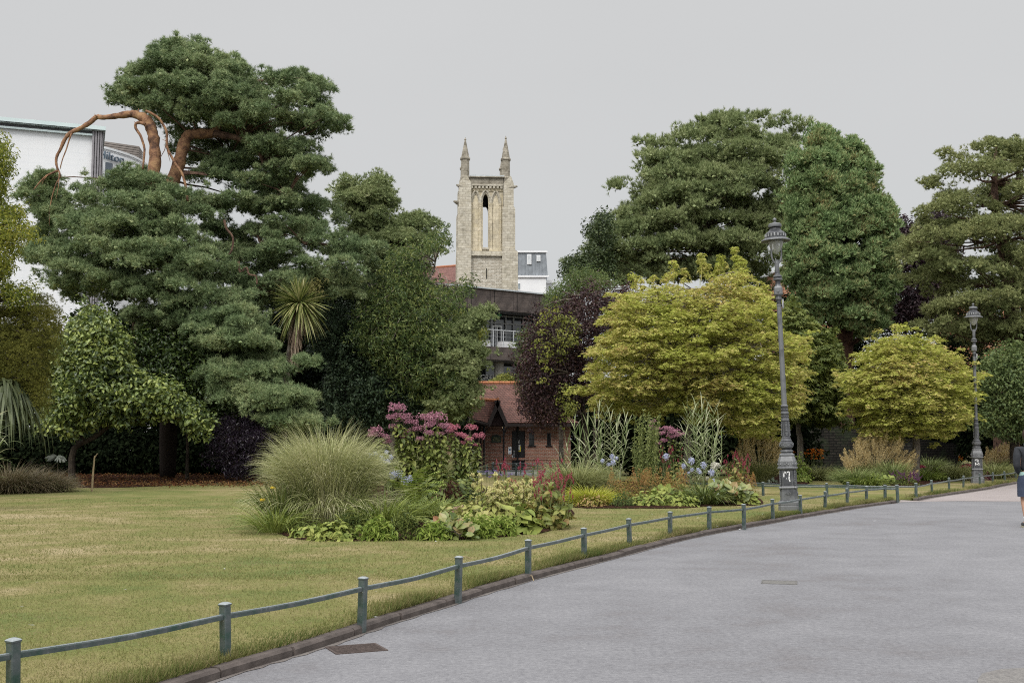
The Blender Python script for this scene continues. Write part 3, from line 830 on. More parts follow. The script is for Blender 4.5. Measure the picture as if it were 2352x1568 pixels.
marks(ped1, [([(-.075,.73),(-.072,.80),(-.055,.83),(-.035,.82)], .022), ([(-.03,.805),(-.02,.79)], .014), ([(0,.825),(.03,.832),(.048,.815),(.04,.74),(.032,.68),(.05,.63)], .024), ([(-.025,.69),(-.018,.688)], .012)])
marks(ped2, [([(-.06,.80),(-.05,.83),(0,.83),(.03,.82),(.03,.77),(-.01,.76)], .028), ([(-.06,.72),(-.055,.64)], .03), ([(-.02,.68),(.01,.66)], .03), ([(.04,.72),(.06,.68),(.05,.64)], .026)])
# ------------------------------------------------------------ building materials
def boxproj(nt, sx_=1, sz=1):
    """object coordinates folded so courses run level on every wall"""
    co = coords(nt); s = nt.nodes.new('ShaderNodeSeparateXYZ'); L(nt, co, s.inputs[0])
    c = nt.nodes.new('ShaderNodeCombineXYZ')
    L(nt, math_(nt, 'ADD', s.outputs[0], s.outputs[1]), c.inputs[0]); L(nt, s.outputs[2], c.inputs[1])
    return c.outputs[0], co
def brick(name, c1, c2, mortar, bw, bh, ms=.012, rough=.85, off=.5, n2=None, bm=.5, squash=1):
    m, nt, b = nodes(name)
    v, co = boxproj(nt)
    t = nt.nodes.new('ShaderNodeTexBrick'); L(nt, v, t.inputs['Vector'])
    t.inputs['Color1'].default_value = (*c1, 1); t.inputs['Color2'].default_value = (*c2, 1); t.inputs['Mortar'].default_value = (*mortar, 1)
    t.inputs['Scale'].default_value = 1; t.inputs['Mortar Size'].default_value = ms
    t.inputs['Brick Width'].default_value = bw; t.inputs['Row Height'].default_value = bh; t.offset = off
    t.inputs['Bias'].default_value = 0
    n = noise(nt, co, 2.5, 5, .65)
    mm = nt.nodes.new('ShaderNodeMix'); mm.data_type = 'RGBA'; mm.blend_type = 'MULTIPLY'; mm.inputs[0].default_value = 1
    L(nt, t.outputs['Color'], mm.inputs[6]); L(nt, ramp(nt, n, [(.3, (.72, .70, .66)), (.65, (1.12, 1.1, 1.08))]), mm.inputs[7])
    col = mm.outputs[2]
    if n2:
        n3 = noise(nt, co, n2[0], 5, .7)
        m2 = nt.nodes.new('ShaderNodeMix'); m2.data_type = 'RGBA'; m2.inputs[7].default_value = (*n2[1], 1)
        L(nt, math_(nt, 'MULTIPLY', ramp(nt, n3, [(n2[2], (0, 0, 0)), (n2[2]+.12, (1, 1, 1))]), n2[3]), m2.inputs[0]); L(nt, col, m2.inputs[6]); col = m2.outputs[2]
    L(nt, col, b.inputs['Base Color']); b.inputs['Roughness'].default_value = rough; b.inputs['Specular IOR Level'].default_value = .25
    bump(nt, b, math_(nt, 'SUBTRACT', n, math_(nt, 'MULTIPLY', t.outputs['Fac'], 1.0)), bm, .02)
    return m
M_ash = brick('limestone_ashlar', (.56, .535, .46), (.46, .43, .35), (.36, .33, .28), .75, .33, .02, n2=(.9, (.22, .20, .155), .54, .6))
M_ashd = brick('weathered_limestone', (.37, .345, .29), (.28, .26, .215), (.22, .2, .165), .7, .33, .02, n2=(1.1, (.10, .085, .06), .5, .6))
M_warm = brick('ochre_limestone', (.64, .58, .45), (.56, .50, .36), (.46, .41, .31), .8, .5, .015, n2=(.7, (.34, .30, .23), .5, .6))
M_rub = brick('rubble_stone', (.66, .64, .58), (.47, .43, .36), (.32, .30, .25), .62, .2, .03, n2=(3.0, (.25, .20, .14), .55, .6), off=.37)
M_black = plain('dark_void', (.006, .006, .006), (.01, .01, .01), 5, .9)
M_lead = plain('lead_sheet', (.5, .54, .56), (.38, .41, .43), 3, .6)
def arch_pts(hw, z0, z1, zt, n=7):
    """pointed arch opening outline from left foot over the apex to right foot"""
    L_ = [(-hw, z0), (-hw, z1)]
    for i in range(1, n+1):
        t = i/n; L_.append((-hw*math.cos(t*pi/2)**.85 if i < n else 0, z1+(zt-z1)*math.sin(t*pi/2)**1.0*(1 if i < n else 1)))
    Rr = [(-x, z) for x, z in L_[:-1]][::-1]
    return L_+Rr
def panel_with_arch(mb, x0, x1, z0, z1, hw, cx, a0, a1, at, y0, y1):
    """wall panel x0..x1, z0..z1 with a pointed opening, thickness y0..y1"""
    if a0 > z0: mb.b2(x0, x1, y0, y1, z0, a0)
    pts = arch_pts(hw, a0, a1, at)
    mid = len(pts)//2
    left = [(cx+p[0], p[1]) for p in pts[:mid+1]]; right = [(cx+p[0], p[1]) for p in pts[mid:]]
    for seq, xe in ((left, x0), (right[::-1], x1)):
        for a, b in zip(seq[:-1], seq[1:]):
            if abs(a[1]-b[1]) < 1e-6: continue
            q = [(xe, a[1]), a, b, (xe, b[1])]
            mb.prism(q, y0, y1)
    if at < z1: mb.b2(x0, x1, y0, y1, at, z1)
# ------------------------------------------------------------ church tower
TY = 150.0; tk = TY/F
def tz(py): return float(P(1115, py, TY)[2])
cx0 = float(P(1115, 500, TY)[0])
tw = thing('church_tower', 'tall pale stone church tower with two slender pinnacles above the trees', 'church tower', (cx0, TY, 0), R(4.5))
def tx(px): return (px-1115)*tk
B_ = dict(local=True)
D_ = 7.4
bw0, bw1 = tx(1081), tx(1155)
zt, zc, zs, zlow = tz(403), tz(430), tz(584), tz(760)
# front face between the buttresses (recess plane y=0.35)
m = MB(); m.b2(bw0-.1, bw1+.1, .35, .95, -0.2, zs-.15); m.build('lower_wall', M_rub, tw, **B_)
m = MB()
panel_with_arch(m, tx(1103)-.0, tx(1129), zs-.15, tz(437), tx(1122.5)-tx(1116), tx(1116), tz(567), tz(462), tz(444), .62, 1.3)
m.b2(bw0-.1, tx(1103), .62, 1.3, zs-.15, tz(437)); m.b2(tx(1129), bw1+.1, .62, 1.3, zs-.15, tz(437))
m.b2(bw0-.1, bw1+.1, .45, 1.3, tz(437), zc+.3)
m.build('belfry_wall', M_warm, tw, **B_)
m = MB(); m.b2(bw0-.1, bw1+.1, .25, 1.28, zc+.3, zt-.25)
m.build('parapet', M_ashd, tw, **B_)
m = MB()
for k in range(9):
    x = bw0+.15+(bw1-bw0-.3)*k/8; m.b2(x-.14, x+.14, .16, .5, zc-.12, zc+.22)
m.b2(bw0, bw1, .10, .44, zc+.22, zc+.42); m.b2(bw0-.05, bw1+.05, .0, .6, zs-.2, zs); m.prism([(bw0, zs), (bw1, zs), (bw1, zs+.5), (bw0, zs+.5)], .3, .7)
m.build('string_course', M_ash, tw, **B_)
# arches and shafts
m = MB()
def archrib(cx, hw, zf, za, r, y):
    n = 9; p = []
    for i in range(n+1):
        t = -1+2*i/n; a = abs(t)
        p.append((cx+hw*t, y, zf+(za-zf)*math.cos(a*pi/2)**.72 if a < 1 else zf))
    m.tube(p, r, 6)
zf = tz(465)
for (c, h, a_) in [(1092.5, 11.5, 440), (1116, 13.5, 438), (1139.5, 11.5, 440)]:
    archrib(tx(c), h*tk, zf, tz(a_)+.15, .15, .5); archrib(tx(c), (h-3.2)*tk, zf, tz(a_+5)+.1, .10, .6)
m.build('arch_moulding', M_ash, tw, **B_)
m = MB()
for px in (1082.5, 1102, 1105, 1127, 1130, 1150.5):
    x = tx(px); m.lathe([(.13, zs+.3), (.22, zs+.45), (.15, zs+.8), (.11, zs+.9), (.11, zf-.55), (.15, zf-.5), (.12, zf-.42), (.2, zf-.1), (.22, zf)], 8, (x, .52, 0))
m.build('shaft', M_warm, tw, **B_)
m = MB()   # blind lancets behind the side arches
for px in (1093.5, 1140):
    pts = arch_pts(.42, zs+.5, tz(470), tz(449)); m.prism([(tx(px)+x, z) for x, z in pts], .60, .64)
m.build('blind_arch', M_warm, tw, **B_)
m = MB(); m.b2(tx(1110)-.1, tx(1122)+.1, .4, 1.4, tz(572), tz(567)); m.build('sill', M_ash, tw, **B_)
m = MB(); m.lathe([(.3, -.5), (.42, -.35), (.40, .25), (.28, .5), (.05, .6)], 10, (tx(1114.5), 2.2, tz(459)))
m.b2(tx(1105), tx(1127), 2.0, 2.4, tz(450), tz(447)); m.build('bell', M_black, tw, **B_)
# slit
m = MB(); m.b2(tx(1117.3), tx(1119.7), .34, .36, tz(640), tz(615)); m.build('slit_window', M_black, tw, **B_)
m = MB()
m.b2(tx(1114.5), tx(1117.2), .335, .5, tz(643), tz(611)); m.b2(tx(1119.8), tx(1122.5), .335, .5, tz(643), tz(611)); m.b2(tx(1111), tx(1114.5), .33, .48, tz(634), tz(627)); m.b2(tx(1122.5), tx(1125.5), .33, .48, tz(634), tz(627)); m.b2(tx(1115.5), tx(1121.5), .33, .5, tz(611), tz(607))
m.build('slit_surround', M_ash, tw, **B_)
# side and back walls
m = MB()
x0, x1 = tx(1056), tx(1177)
m.b2(x0+.3, x0+.9, .9, D_-.9, 0, zt-.3); m.b2(x1-.9, x1-.3, .9, D_-.9, 0, zt-.3)
panel_with_arch(m, x0+.9, x1-.9, 0, zt-.3, tx(1126)-tx(1116), tx(1118), tz(600), tz(470), tz(450), D_-.95, D_-.35)
m.build('tower_wall', M_ash, tw, **B_)
m = MB(); m.b2(x0+.9, x1-.9, 1.3, D_-.95, zt-1.2, zt-.8); m.b2(x0+.9, x1-.9, 1.3, D_-.95, tz(576), tz(571)); m.build('floor', M_black, tw, **B_)
# buttresses with shoulders
for (a, b, na) in ((1050, 1082, 1), (1154, 1181, 2)):
    m = MB()
    xa, xb = tx(a), tx(b)
    for y0, y1 in ((0, 1.6), (D_-1.6, D_)):
        m.b2(xa-(.0 if na == 1 else 0), xb+(.55 if na == 2 else 0), y0-.25, y1, -.2, tz(578)); m.prism([(xa, tz(578)), (xb+(.55 if na == 2 else 0), tz(578)), (xb, tz(570)), (xa+.05, tz(570))], y0-.2, y1)
        m.b2(xa+.05, xb+(.2 if na == 2 else 0), y0, y1, tz(570), tz(478)); m.prism([(xa+.05, tz(478)), (xb+(.2 if na == 2 else 0), tz(478)), (xb, tz(472)), (xa+.2, tz(472))], y0, y1)
        m.b2(xa+.2, xb-.0, y0+.05, y1, tz(472), tz(420))
        m.prism([(xa+.2, tz(420)), (xb-.0, tz(420)), (xb-.6 if na == 1 else xb-.35, tz(403)), (xa+1.1, tz(403))], y0+.08, y1)
    m.b2(xa+.3 if na == 1 else xb-1.0, xa+1.0 if na == 1 else xb-.1, 1.6, D_-1.6, zt-1.0, zt-.3)
    m.build('buttress', M_ash, tw, **B_)
    # pinnacles front and back
    pc = tx(1068) if na == 1 else tx(1163.5)
    for (yy, dz, dx, sc_) in ((.95, 0, 0, 1), (D_-1.0, -.1, .1, .96)):
        m = MB(); r = .70*sc_
        top = tz(307 if na == 2 else 312)+dz
        m.lathe([(r*1.02, tz(430)), (r*1.0, tz(405)), (r*.86, tz(402)), (r*.84, tz(366)), (r*1.02, tz(364)), (r*1.04, tz(361)), (r*.84, tz(359)), (r*.14, top-.45), (r*.24, top-.35), (r*.1, top-.15), (.02, top)], 8, (pc+dx, yy, dz*0), rot=pi/8)
        m.build('pinnacle', M_ashd, tw, **B_)
m = MB(); m.b2(tx(1078), tx(1160), -.05, .9, zt-.25, zt-.12); m.build('coping', M_ashd, tw, **B_)
m = MB(); m.b2(tx(1080), tx(1159), .05, .95, zt-.12, zt+.06); m.build('lead_flashing', M_lead, tw, **B_)
m = MB()
for (a, b, y, zz) in ((1058, 1047, .3, 427), (1172, 1190, .3, 428), (1054, 1043, 5.5, 446)):
    m.tube([(tx(a), y, tz(zz+2)), (tx((a+b)/2), y-.1, tz(zz)), (tx(b), y-.15, tz(zz-2))], [.3, .22, .1], 6)
m.build('gargoyle', M_ashd, tw, **B_)

# ------------------------------------------------------------ red roofed nave left of the tower
M_rtile = brick('red_roof_tiles', (.21, .11, .095), (.16, .085, .075), (.12, .06, .055), .3, .22, .02, n2=(2.0, (.16, .10, .08), .55, .4))
def wall_frame(name, label, cat, A, B, group=None):
    """thing whose local x runs from A to B (picture position + distance); y goes back"""
    d = B-A
    return thing(name, label, cat, (A[0], A[1], 0), math.atan2(d[1], d[0]), group), float(np.hypot(d[0], d[1]))
A = P(960, 640, 165); B = P(1052, 640, 162)
nv, w_ = wall_frame('church_nave', 'red tiled church roof showing left of the stone tower', 'church', A, B)
zr, ze = float(P(1000, 601, 165)[2]), float(P(1000, 680, 165)[2])
m = MB(); m.prism([(-12, 0), (w_, 0), (w_, ze), (-12, ze)], .2, 12); m.build('wall', M_ash, nv, **B_)
m = MB(); m.add([(-12, -.4, ze), (w_, -.4, ze), (w_, 6, zr), (-12, 6, zr), (-12, 12.4, ze), (w_, 12.4, ze)], [(0,1,2,3), (3,2,5,4), (0,3,4), (1,5,2)]); m.build('roof', M_rtile, nv, **B_)
m = MB(); m.tube([(-12, 6, zr), (w_, 6, zr)], .2, 6); m.build('ridge', plain('ridge_tile', (.4, .16, .08), (.3, .11, .06), 4, .8), nv, **B_)

# ------------------------------------------------------------ white block with grey mansard right of the tower
M_render = plain('white_render', (.78, .79, .80), (.70, .71, .73), .5, .8, lo=.3, hi=.7)
M_mans = plain('zinc_mansard', (.28, .305, .33), (.21, .23, .25), 1.2, .5, metal=.2)
M_wglass = plain('window_glass', (.28, .33, .36), (.16, .2, .22), .6, .12, spec=.8)
M_wframe = plain('white_frame', (.75, .76, .77), (.68, .69, .7), 4, .5)
HY = 190.; hk = HY/F
A = P(1184, 620, HY)
hw = thing('apartment_block', 'white rendered block with grey mansard roof right of the tower', 'building', (A[0], HY, 0))
def hx(px): return (px-1184)*hk
def hz(py): return float(P(1184, py, HY)[2])
m = MB(); m.b2(hx(1130), hx(1255), 0, 14, 0, hz(634)); m.b2(hx(1255), hx(1272), 3, 14, 0, hz(642)); m.build('wall', M_render, hw, **B_)
m = MB(); a = [(hx(1130), hz(632)), (hx(1259), hz(632)), (hx(1255), hz(580)), (hx(1130), hz(577))]; m.prism(a, .2, 13); m.build('roof', M_mans, hw, **B_)
m = MB()
for px in range(1190, 1256, 8): m.b2(hx(px)-.05, hx(px)+.05, .12, .22, hz(631), hz(581))
m.build('roof_seam', M_mans, hw, **B_)
m = MB(); m.b2(hx(1130), hx(1258), -.1, .3, hz(580), hz(576)); m.b2(hx(1130), hx(1262), -.3, .1, hz(637), hz(633)); m.b2(hx(1253), hx(1275), 2.6, 3.1, hz(645), hz(638)); m.build('gutter', M_render, hw, **B_)
for (a, b, c, d) in ((1211, 1221, 584, 607), (1233, 1242, 586, 600), (1184, 1188, 584, 603)):
    m = MB(); m.b2(hx(a), hx(b), -.05, .3, hz(d), hz(c)); f = m.build('window', M_wframe, hw, **B_)
    m = MB(); m.b2(hx(a)+.15, hx(b)-.15, -.08, -.05, hz(d)+.15, hz(c)-.15); m.build('pane', plain('bright_pane', (.6, .63, .65), (.5, .53, .55), 1, .2), f, local=True)
m = MB(); m.b2(hx(1187), hx(1195), -.06, .1, hz(664), hz(650)); f = m.build('window', M_wframe, hw, **B_)
m = MB(); m.b2(hx(1188), hx(1191), -.09, -.06, hz(663), hz(651)); m.b2(hx(1191.6), hx(1194.4), -.09, -.06, hz(663), hz(651)); m.build('pane', M_wglass, f, local=True)

# ------------------------------------------------------------ timber clad building with terrace
def slatmat(name, c1, c2, row=.09, gap=.016, pw=2.4):
    m, nt, b = nodes(name)
    v, co = boxproj(nt)
    t = nt.nodes.new('ShaderNodeTexBrick'); L(nt, v, t.inputs['Vector'])
    t.inputs['Color1'].default_value = (*c1, 1); t.inputs['Color2'].default_value = (*c2, 1); t.inputs['Mortar'].default_value = (.015, .012, .012, 1)
    t.inputs['Scale'].default_value = 1; t.inputs['Mortar Size'].default_value = gap; t.inputs['Brick Width'].default_value = pw; t.inputs['Row Height'].default_value = row; t.offset = .0; t.inputs['Mortar Smooth'].default_value = .2
    n = noise(nt, co, 1.3, 5, .7)
    mm = nt.nodes.new('ShaderNodeMix'); mm.data_type = 'RGBA'; mm.blend_type = 'MULTIPLY'; mm.inputs[0].default_value = 1
    L(nt, t.outputs['Color'], mm.inputs[6]); L(nt, ramp(nt, n, [(.3, (.6, .58, .56)), (.7, (1.25, 1.2, 1.15))]), mm.inputs[7])
    L(nt, mm.outputs[2], b.inputs['Base Color']); b.inputs['Roughness'].default_value = .85
    bump(nt, b, math_(nt, 'MULTIPLY', t.outputs['Fac'], -1), .7, .03)
    return m
M_slat = slatmat('weathered_timber_slats', (.15, .125, .115), (.105, .085, .08))
M_soff = plain('soffit', (.16, .16, .165), (.12, .12, .13), .8, .7)
M_wdark = plain('dark_glazing', (.012, .015, .018), (.025, .03, .035), .5, .08, spec=.9)
M_mull = plain('grey_mullion', (.42, .43, .44), (.36, .37, .38), 3, .5)
M_steel = plain('steel_rail', (.62, .64, .66), (.5, .52, .54), 3, .35, metal=.4)
M_conc = plain('concrete_column', (.30, .29, .26), (.24, .23, .21), 2, .9)
WYa, WYb = 92.0, 101.0
A = P(1018, 654, WYa)
zt_ = float(A[2])
# the top edge is level, so find the distance at which it drops to its right-hand picture position
px2, py2 = 1270, 679.0
a, b, c = _dir(px2, py2); s2 = (zt_-CAMH)/float(c); Bp = np.array([float(a)*s2, float(b)*s2, zt_])
tb, w_ = wall_frame('timber_clad_building', 'dark timber clad building with glazed terrace between the trees', 'building', A, Bp)
Rz = math.atan2(Bp[1]-A[1], Bp[0]-A[0])
def wx(px, setback=0.):
    """local x on the facade plane (set back by setback) seen at picture column px"""
    a_, b_, _c = _dir(px, 700); r = float(a_)/float(b_)
    # A + t*u + setback*n : X = r*Y
    u_ = (math.cos(Rz), math.sin(Rz)); n_ = (-math.sin(Rz), math.cos(Rz))
    X0, Y0 = A[0]+n_[0]*setback, A[1]+n_[1]*setback
    return (r*Y0-X0)/(u_[0]-r*u_[1])
def wz(px, py, setback=0.):
    t_ = wx(px, setback); Yd = A[1]+t_*math.sin(Rz)+setback*math.cos(Rz)
    return float(P(px, py, Yd)[2])
zf0 = wz(1140, 712); zd1, zd0 = wz(1120, 795), wz(1120, 825)
xL, xR = -14.0, w_+3.5
m = MB(); m.b2(xL, xR, 0, .3, zf0, zt_); m.build('roof_fascia', M_slat, tb, **B_)
m = MB(); m.b2(xL, xR, .3, 12, zf0+.1, zt_-.2); m.b2(xL, xR, .3, 3.0, zd1-.45, zd1-.2); m.build('slab', M_soff, tb, **B_)
m = MB(); m.b2(xL, xR, -.15, .4, zt_+.004, zt_+.12); m.build('roof_edge', M_lead, tb, **B_)
m = MB()
for x in np.arange(xL, xR, 2.4): m.b2(x-.02, x+.02, -.02, 0, zf0, zt_)
m.build('cladding_joint', M_black, tb, **B_)
m = MB(); m.b2(xL, xR, 0, .25, zd0, zd1); m.build('terrace_fascia', M_slat, tb, **B_)
m = MB(); m.b2(xL, xR, 3.0, 3.2, zd1-.1, zf0+.1); m.b2(xL, xR, 3.2, 11.8, 0, zf0); m.build('glazed_wall', M_wdark, tb, **B_)
m = MB(); m.b2(xL, xR, .25, 3.15, 0, .05); m.b2(xL, xR, 2.5, 2.9, 0, zd0-.3); m.build('lower_wall', M_wdark, tb, **B_)
m = MB(); m.b2(xL, xR, .3, 3.0, zd0-.1, zd0+.05); m.build('soffit', M_soff, tb, **B_)
m = MB()
for px in (1100, 1127, 1136, 1160, 1178, 1200, 1225):
    x = wx(px, 3.0); m.b2(x-.05, x+.05, 2.86, 2.98, zd1-.1, zf0)
zz = wz(1140, 742, 3); m.b2(xL, xR, 2.88, 2.97, zz-.05, zz+.05); m.b2(xL, xR, 2.88, 2.97, zf0-.12, zf0-.04)
m.build('mullion', M_mull, tb, **B_)
m = MB(); xa, xb = wx(1131, 2.8), wx(1153, 2.8); zz2 = wz(1140, 748, 3)
m.b2(xa, xa+.12, 2.78, 2.85, zd1, zz2); m.b2(xb-.12, xb, 2.78, 2.85, zd1, zz2); m.b2(xa+.12, xb-.12, 2.78, 2.85, zz2-.12, zz2); m.b2((xa+xb)/2-.05, (xa+xb)/2+.05, 2.79, 2.84, zd1, zz2-.12)
m.build('door_frame', M_wframe, tb, **B_)
m = MB(); zr_ = wz(1130, 757)
for x in np.arange(wx(1040), wx(1250), 1.05): m.b2(x-.03, x+.03, .05, .11, zd1, zr_)
m.tube([(wx(1040), .08, zr_), (wx(1250), .08, zr_)], .045, 6)
for z in np.linspace(zd1+.2, zr_-.2, 4): m.tube([(wx(1040), .08, z), (wx(1250), .08, z)], .012, 4)
m.build('terrace_railing', M_steel, tb, **B_)
m = MB(); m.lathe([(.42, 0), (.42, zd0-.1)], 16, (wx(1146, 1.2), 1.2, 0)); m.build('column', M_conc, tb, **B_)
def text_mesh(s, size, mat, ext=.03, name='letters', sx_=1.):
    cu = bpy.data.curves.new(name, 'FONT'); cu.body = s; cu.size = size; cu.extrude = ext; cu.resolution_u = 3
    o = bpy.data.objects.new(name, cu); COL.objects.link(o)
    dg = bpy.context.evaluated_depsgraph_get(); me = bpy.data.meshes.new_from_object(o.evaluated_get(dg))
    bpy.data.objects.remove(o); me.materials.clear(); me.materials.append(mat)
    for v in me.vertices: v.co.x *= sx_
    return me
M_let = plain('white_letters', (.85, .86, .86), (.78, .8, .8), 5, .6)
zl = wz(1120, 873.5, 2.5)
h = (wz(1120, 860, 2.5)-zl)
me = text_mesh('H GREEN', h*1.4, M_let, .04)
o = meshobj('sign_lettering', me, tb, (wx(1097, 2.4)-h*.85, 2.42, zl)); o.rotation_euler = (pi/2, 0, 0)
m = MB(); x = wx(1132, 3); m.b2(x, x+.5, 2.4, 2.46, wz(1132, 727, 3), wz(1132, 722, 3)); m.build('exit_sign', plain('green_sign', (.05, .3, .16), (.04, .25, .13), 4, .5), tb, **B_)
# terrace tables
M_cloth = plain('white_cloth', (.8, .8, .8), (.72, .72, .74), 2, .8)
def onfac(px, setback, z): 
    t_ = wx(px, setback); return np.array([A[0]+t_*math.cos(Rz)-setback*math.sin(Rz), A[1]+t_*math.sin(Rz)+setback*math.cos(Rz), z])
for px, lb_ in ((1112, 'white covered table on the terrace, left of the glass door'), (1156, 'white covered table on the terrace, right of the glass door'), (1172, 'white covered table on the terrace beside the purple leaved tree')):
    c = onfac(px, 1.0, zd1-.2)
    t = thing('terrace_table', lb_, 'table', c, Rz, 'tables on the terrace')
    m = MB(); m.prism([(-.42, .28), (.42, .28), (.36, .76), (-.36, .76)], -.36, .36); m.build('tablecloth', M_cloth, t, **B_)
    m = MB(); m.lathe([(.2, 0), (.04, .04), (.04, .3)], 8); m.build('leg', M_steel, t, **B_)

# ------------------------------------------------------------ brick kiosk
KY = 62.5; kk = KY/F
M_brk = brick('red_brick', (.30, .13, .085), (.21, .09, .062), (.34, .29, .25), .225, .075, .011, bm=.4)
M_tile = brick('clay_tiles', (.21, .105, .085), (.14, .075, .062), (.06, .032, .03), .17, .12, .014, n2=(7.5, (.40, .33, .29), .62, .8), bm=.8)
M_ridge = plain('orange_ridge', (.48, .20, .09), (.34, .14, .075), 6, .85)
M_blk = plain('black_paint', (.012, .012, .013), (.02, .02, .022), 8, .35)
M_blkw = plain('dark_timber', (.018, .013, .012), (.03, .022, .02), 8, .6)
Ax = P(1085, 1000, KY)
ko = thing('brick_kiosk', 'low red brick lavatory block with clay tiled roof and dark porch gable', 'building', (P(1144, 1000, KY)[0], KY, 0))
def kx(px, y=0): return (px-1176)*(KY+y)/F - float(P(1144, 1000, KY)[0]) if y else (px-1144)*kk
def kz(py, y=0): return float(P(1144, py, KY+y)[2])
xl, xr = kx(940), kx(1310)
zb, ze, zrid = 0.0, kz(968), kz(880, 3.2)
m = MB()
# openings: left door 1085-1104, door 1175-1205, windows
ops = [(1085, 1104, 1000, 1085), (1175.5, 1205.5, 989, 1085), (1215, 1227, 993, 1023), (1256, 1265, 994, 1023)]
xs_ = xl
for a, b, c, d in ops:
    m.b2(xs_, kx(a), 0, .3, zb, ze+.1); z1 = kz(c); z0 = kz(d) if d < 1080 else 0
    m.b2(kx(a), kx(b), 0, .3, z1, ze+.1)
    if z0 > 0: m.b2(kx(a), kx(b), 0, .3, zb, z0)
    xs_ = kx(b)
m.b2(xs_, xr, 0, .3, zb, ze+.1); m.b2(xl, xr, 6.1, 6.4, 0, ze+.1); m.b2(xl, xl+.3, .3, 6.1, 0, ze+.1); m.b2(xr-.3, xr, .3, 6.1, 0, ze+.1)
m.build('wall', M_brk, ko, **B_)
m = MB(); m.b2(xl-.02, xr+.02, -.035, 0, kz(1056), kz(1051)); m.build('string_course', M_brk, ko, **B_)
for a, b, c, d in ops[:2]:
    m = MB(); m.b2(kx(a)+.02, kx(b)-.02, .1, .16, .02, kz(c)); dr = m.build('door', M_blk, ko, **B_)
    if a > 1100:
        m = MB(); m.tube([(kx(1180.5), .0, kz(1056)), (kx(1180.5), .0, kz(1034))], .022, 6); m.b2(kx(1180.5)-.02, kx(1180.5)+.02, 0, .1, kz(1054), kz(1053)); m.b2(kx(1180.5)-.02, kx(1180.5)+.02, 0, .1, kz(1037), kz(1036)); m.build('handle', M_steel, dr, local=True)
        m = MB(); m.b2(kx(1176), kx(1178), .08, .1, kz(1053), kz(1045)); m.build('lock_plate', M_steel, dr, local=True)
        m = MB(); m.b2(kx(1189), kx(1195), .085, .1, kz(1033), kz(1021)); m.b2(kx(1189), kx(1193), .085, .1, kz(1018), kz(1010)); m.build('notice', plain('paper', (.75, .75, .72), (.68, .68, .66), 9, .7), dr, local=True)
        m = MB(); m.b2(kx(1188), kx(1196), .088, .098, kz(1037), kz(1034)); m.b2(kx(1194), kx(1196), .08, .084, kz(1034), kz(1024)); m.build('hazard_tape', plain('yellow_tape', (.6, .52, .06), (.5, .42, .04), 9, .5), dr, local=True)
    else:
        m = MB(); m.b2(kx(1093), kx(1098), .08, .1, kz(1025), kz(1010)); m.build('notice', M_let, dr, local=True)
for a, b, c, d in ops[2:]:
    m = MB(); m.b2(kx(a), kx(b), .2, .24, kz(d), kz(c)); wn = m.build('window', M_wdark, ko, **B_)
    m = MB()
    for x in np.linspace(kx(a)+.04, kx(b)-.04, 5): m.b2(x-.012, x+.012, .02, .05, kz(d), kz(c))
    for z in (kz(c)-.02, kz((c+d)/2), kz(d)+.02): m.b2(kx(a), kx(b), .025, .045, z-.015, z+.015)
    m.build('window_bars', M_blk, wn, local=True)
    m = MB(); m.b2(kx(a)-.08, kx(b)+.08, -.08, .02, kz(d+2), kz(d)); m.build('sill', M_blk, wn, local=True)
m = MB(); m.b2(kx(1129), kx(1151), -.05, 0, kz(1016), kz(1003)); m.prism([(kx(1129), kz(1003)), (kx(1151), kz(1003)), (kx(1148), kz(1000)), (kx(1140), kz(997.5)), (kx(1132), kz(1000))], -.05, 0)
pq = m.build('plaque', plain('plaque_green', (.02, .04, .03), (.03, .05, .04), 6, .5), ko, **B_)
m = MB()
for i in range(5): m.b2(kx(1132), kx(1148), -.056, -.05, kz(1013-2.2*i)-.008, kz(1013-2.2*i)+.008)
m.build('plaque_lettering', plain('gold_letters', (.35, .32, .16), (.25, .22, .1), 20, .5), pq, local=True)
m = MB(); m.b2(kx(1167.5), kx(1174.5), -.03, 0, kz(1042), kz(1026)); sg = m.build('wall_sign', M_let, ko, **B_)
m = MB(); m.lathe([(.055, 0), (.055, .008)], 14); V_ = np.concatenate(m.V)[:, [0, 2, 1]]*[1, -1, 1]+[kx(1171), -.03, kz(1032)]
m2 = MB(); m2.F = {k: [f for f in v] for k, v in m.F.items()}; m2.V = [V_]; m2.n = len(V_); m2.b2(kx(1169), kx(1173), -.036, -.03, kz(1040), kz(1038.6))
m2.build('sign_symbol', plain('blue_sign', (.05, .15, .3), (.04, .12, .25), 8, .5), sg, local=True)
# roof: main slope with ridge, dark eaves
m = MB()
def slope(mb, quad, th=.08):
    q = np.array(quad, float); n = np.cross(q[1]-q[0], q[-1]-q[0]); n /= np.linalg.norm(n)
    if n[2] < 0: n = -n
    v = np.concatenate([q, q-n*th]); k = len(q)
    mb.add(v, [tuple(range(k)), tuple(range(2*k-1, k-1, -1))]+[(i, (i+1) % k, (i+1) % k+k, i+k) for i in range(k)])
ev = -.75
ridge_l, ridge_r = kx(1088, 3.2), kx(1183, 3.2)+.0
slope(m, [(xl-.4, ev, ze-.05), (xr+.4, ev, ze-.05), (ridge_r+.2, 3.2, zrid), (xl+3, 3.2, zrid)])
slope(m, [(xr+.4, 7.2, ze-.05), (xl-.4, 7.2, ze-.05), (xl+3, 3.2, zrid), (ridge_r+.2, 3.2, zrid)])
slope(m, [(xr+.4, ev, ze-.05), (xr+.4, 7.2, ze-.05), (ridge_r+.2, 3.2, zrid)])
slope(m, [(xl-.4, 7.2, ze-.05), (xl-.4, ev, ze-.05), (xl+3, 3.2, zrid)])
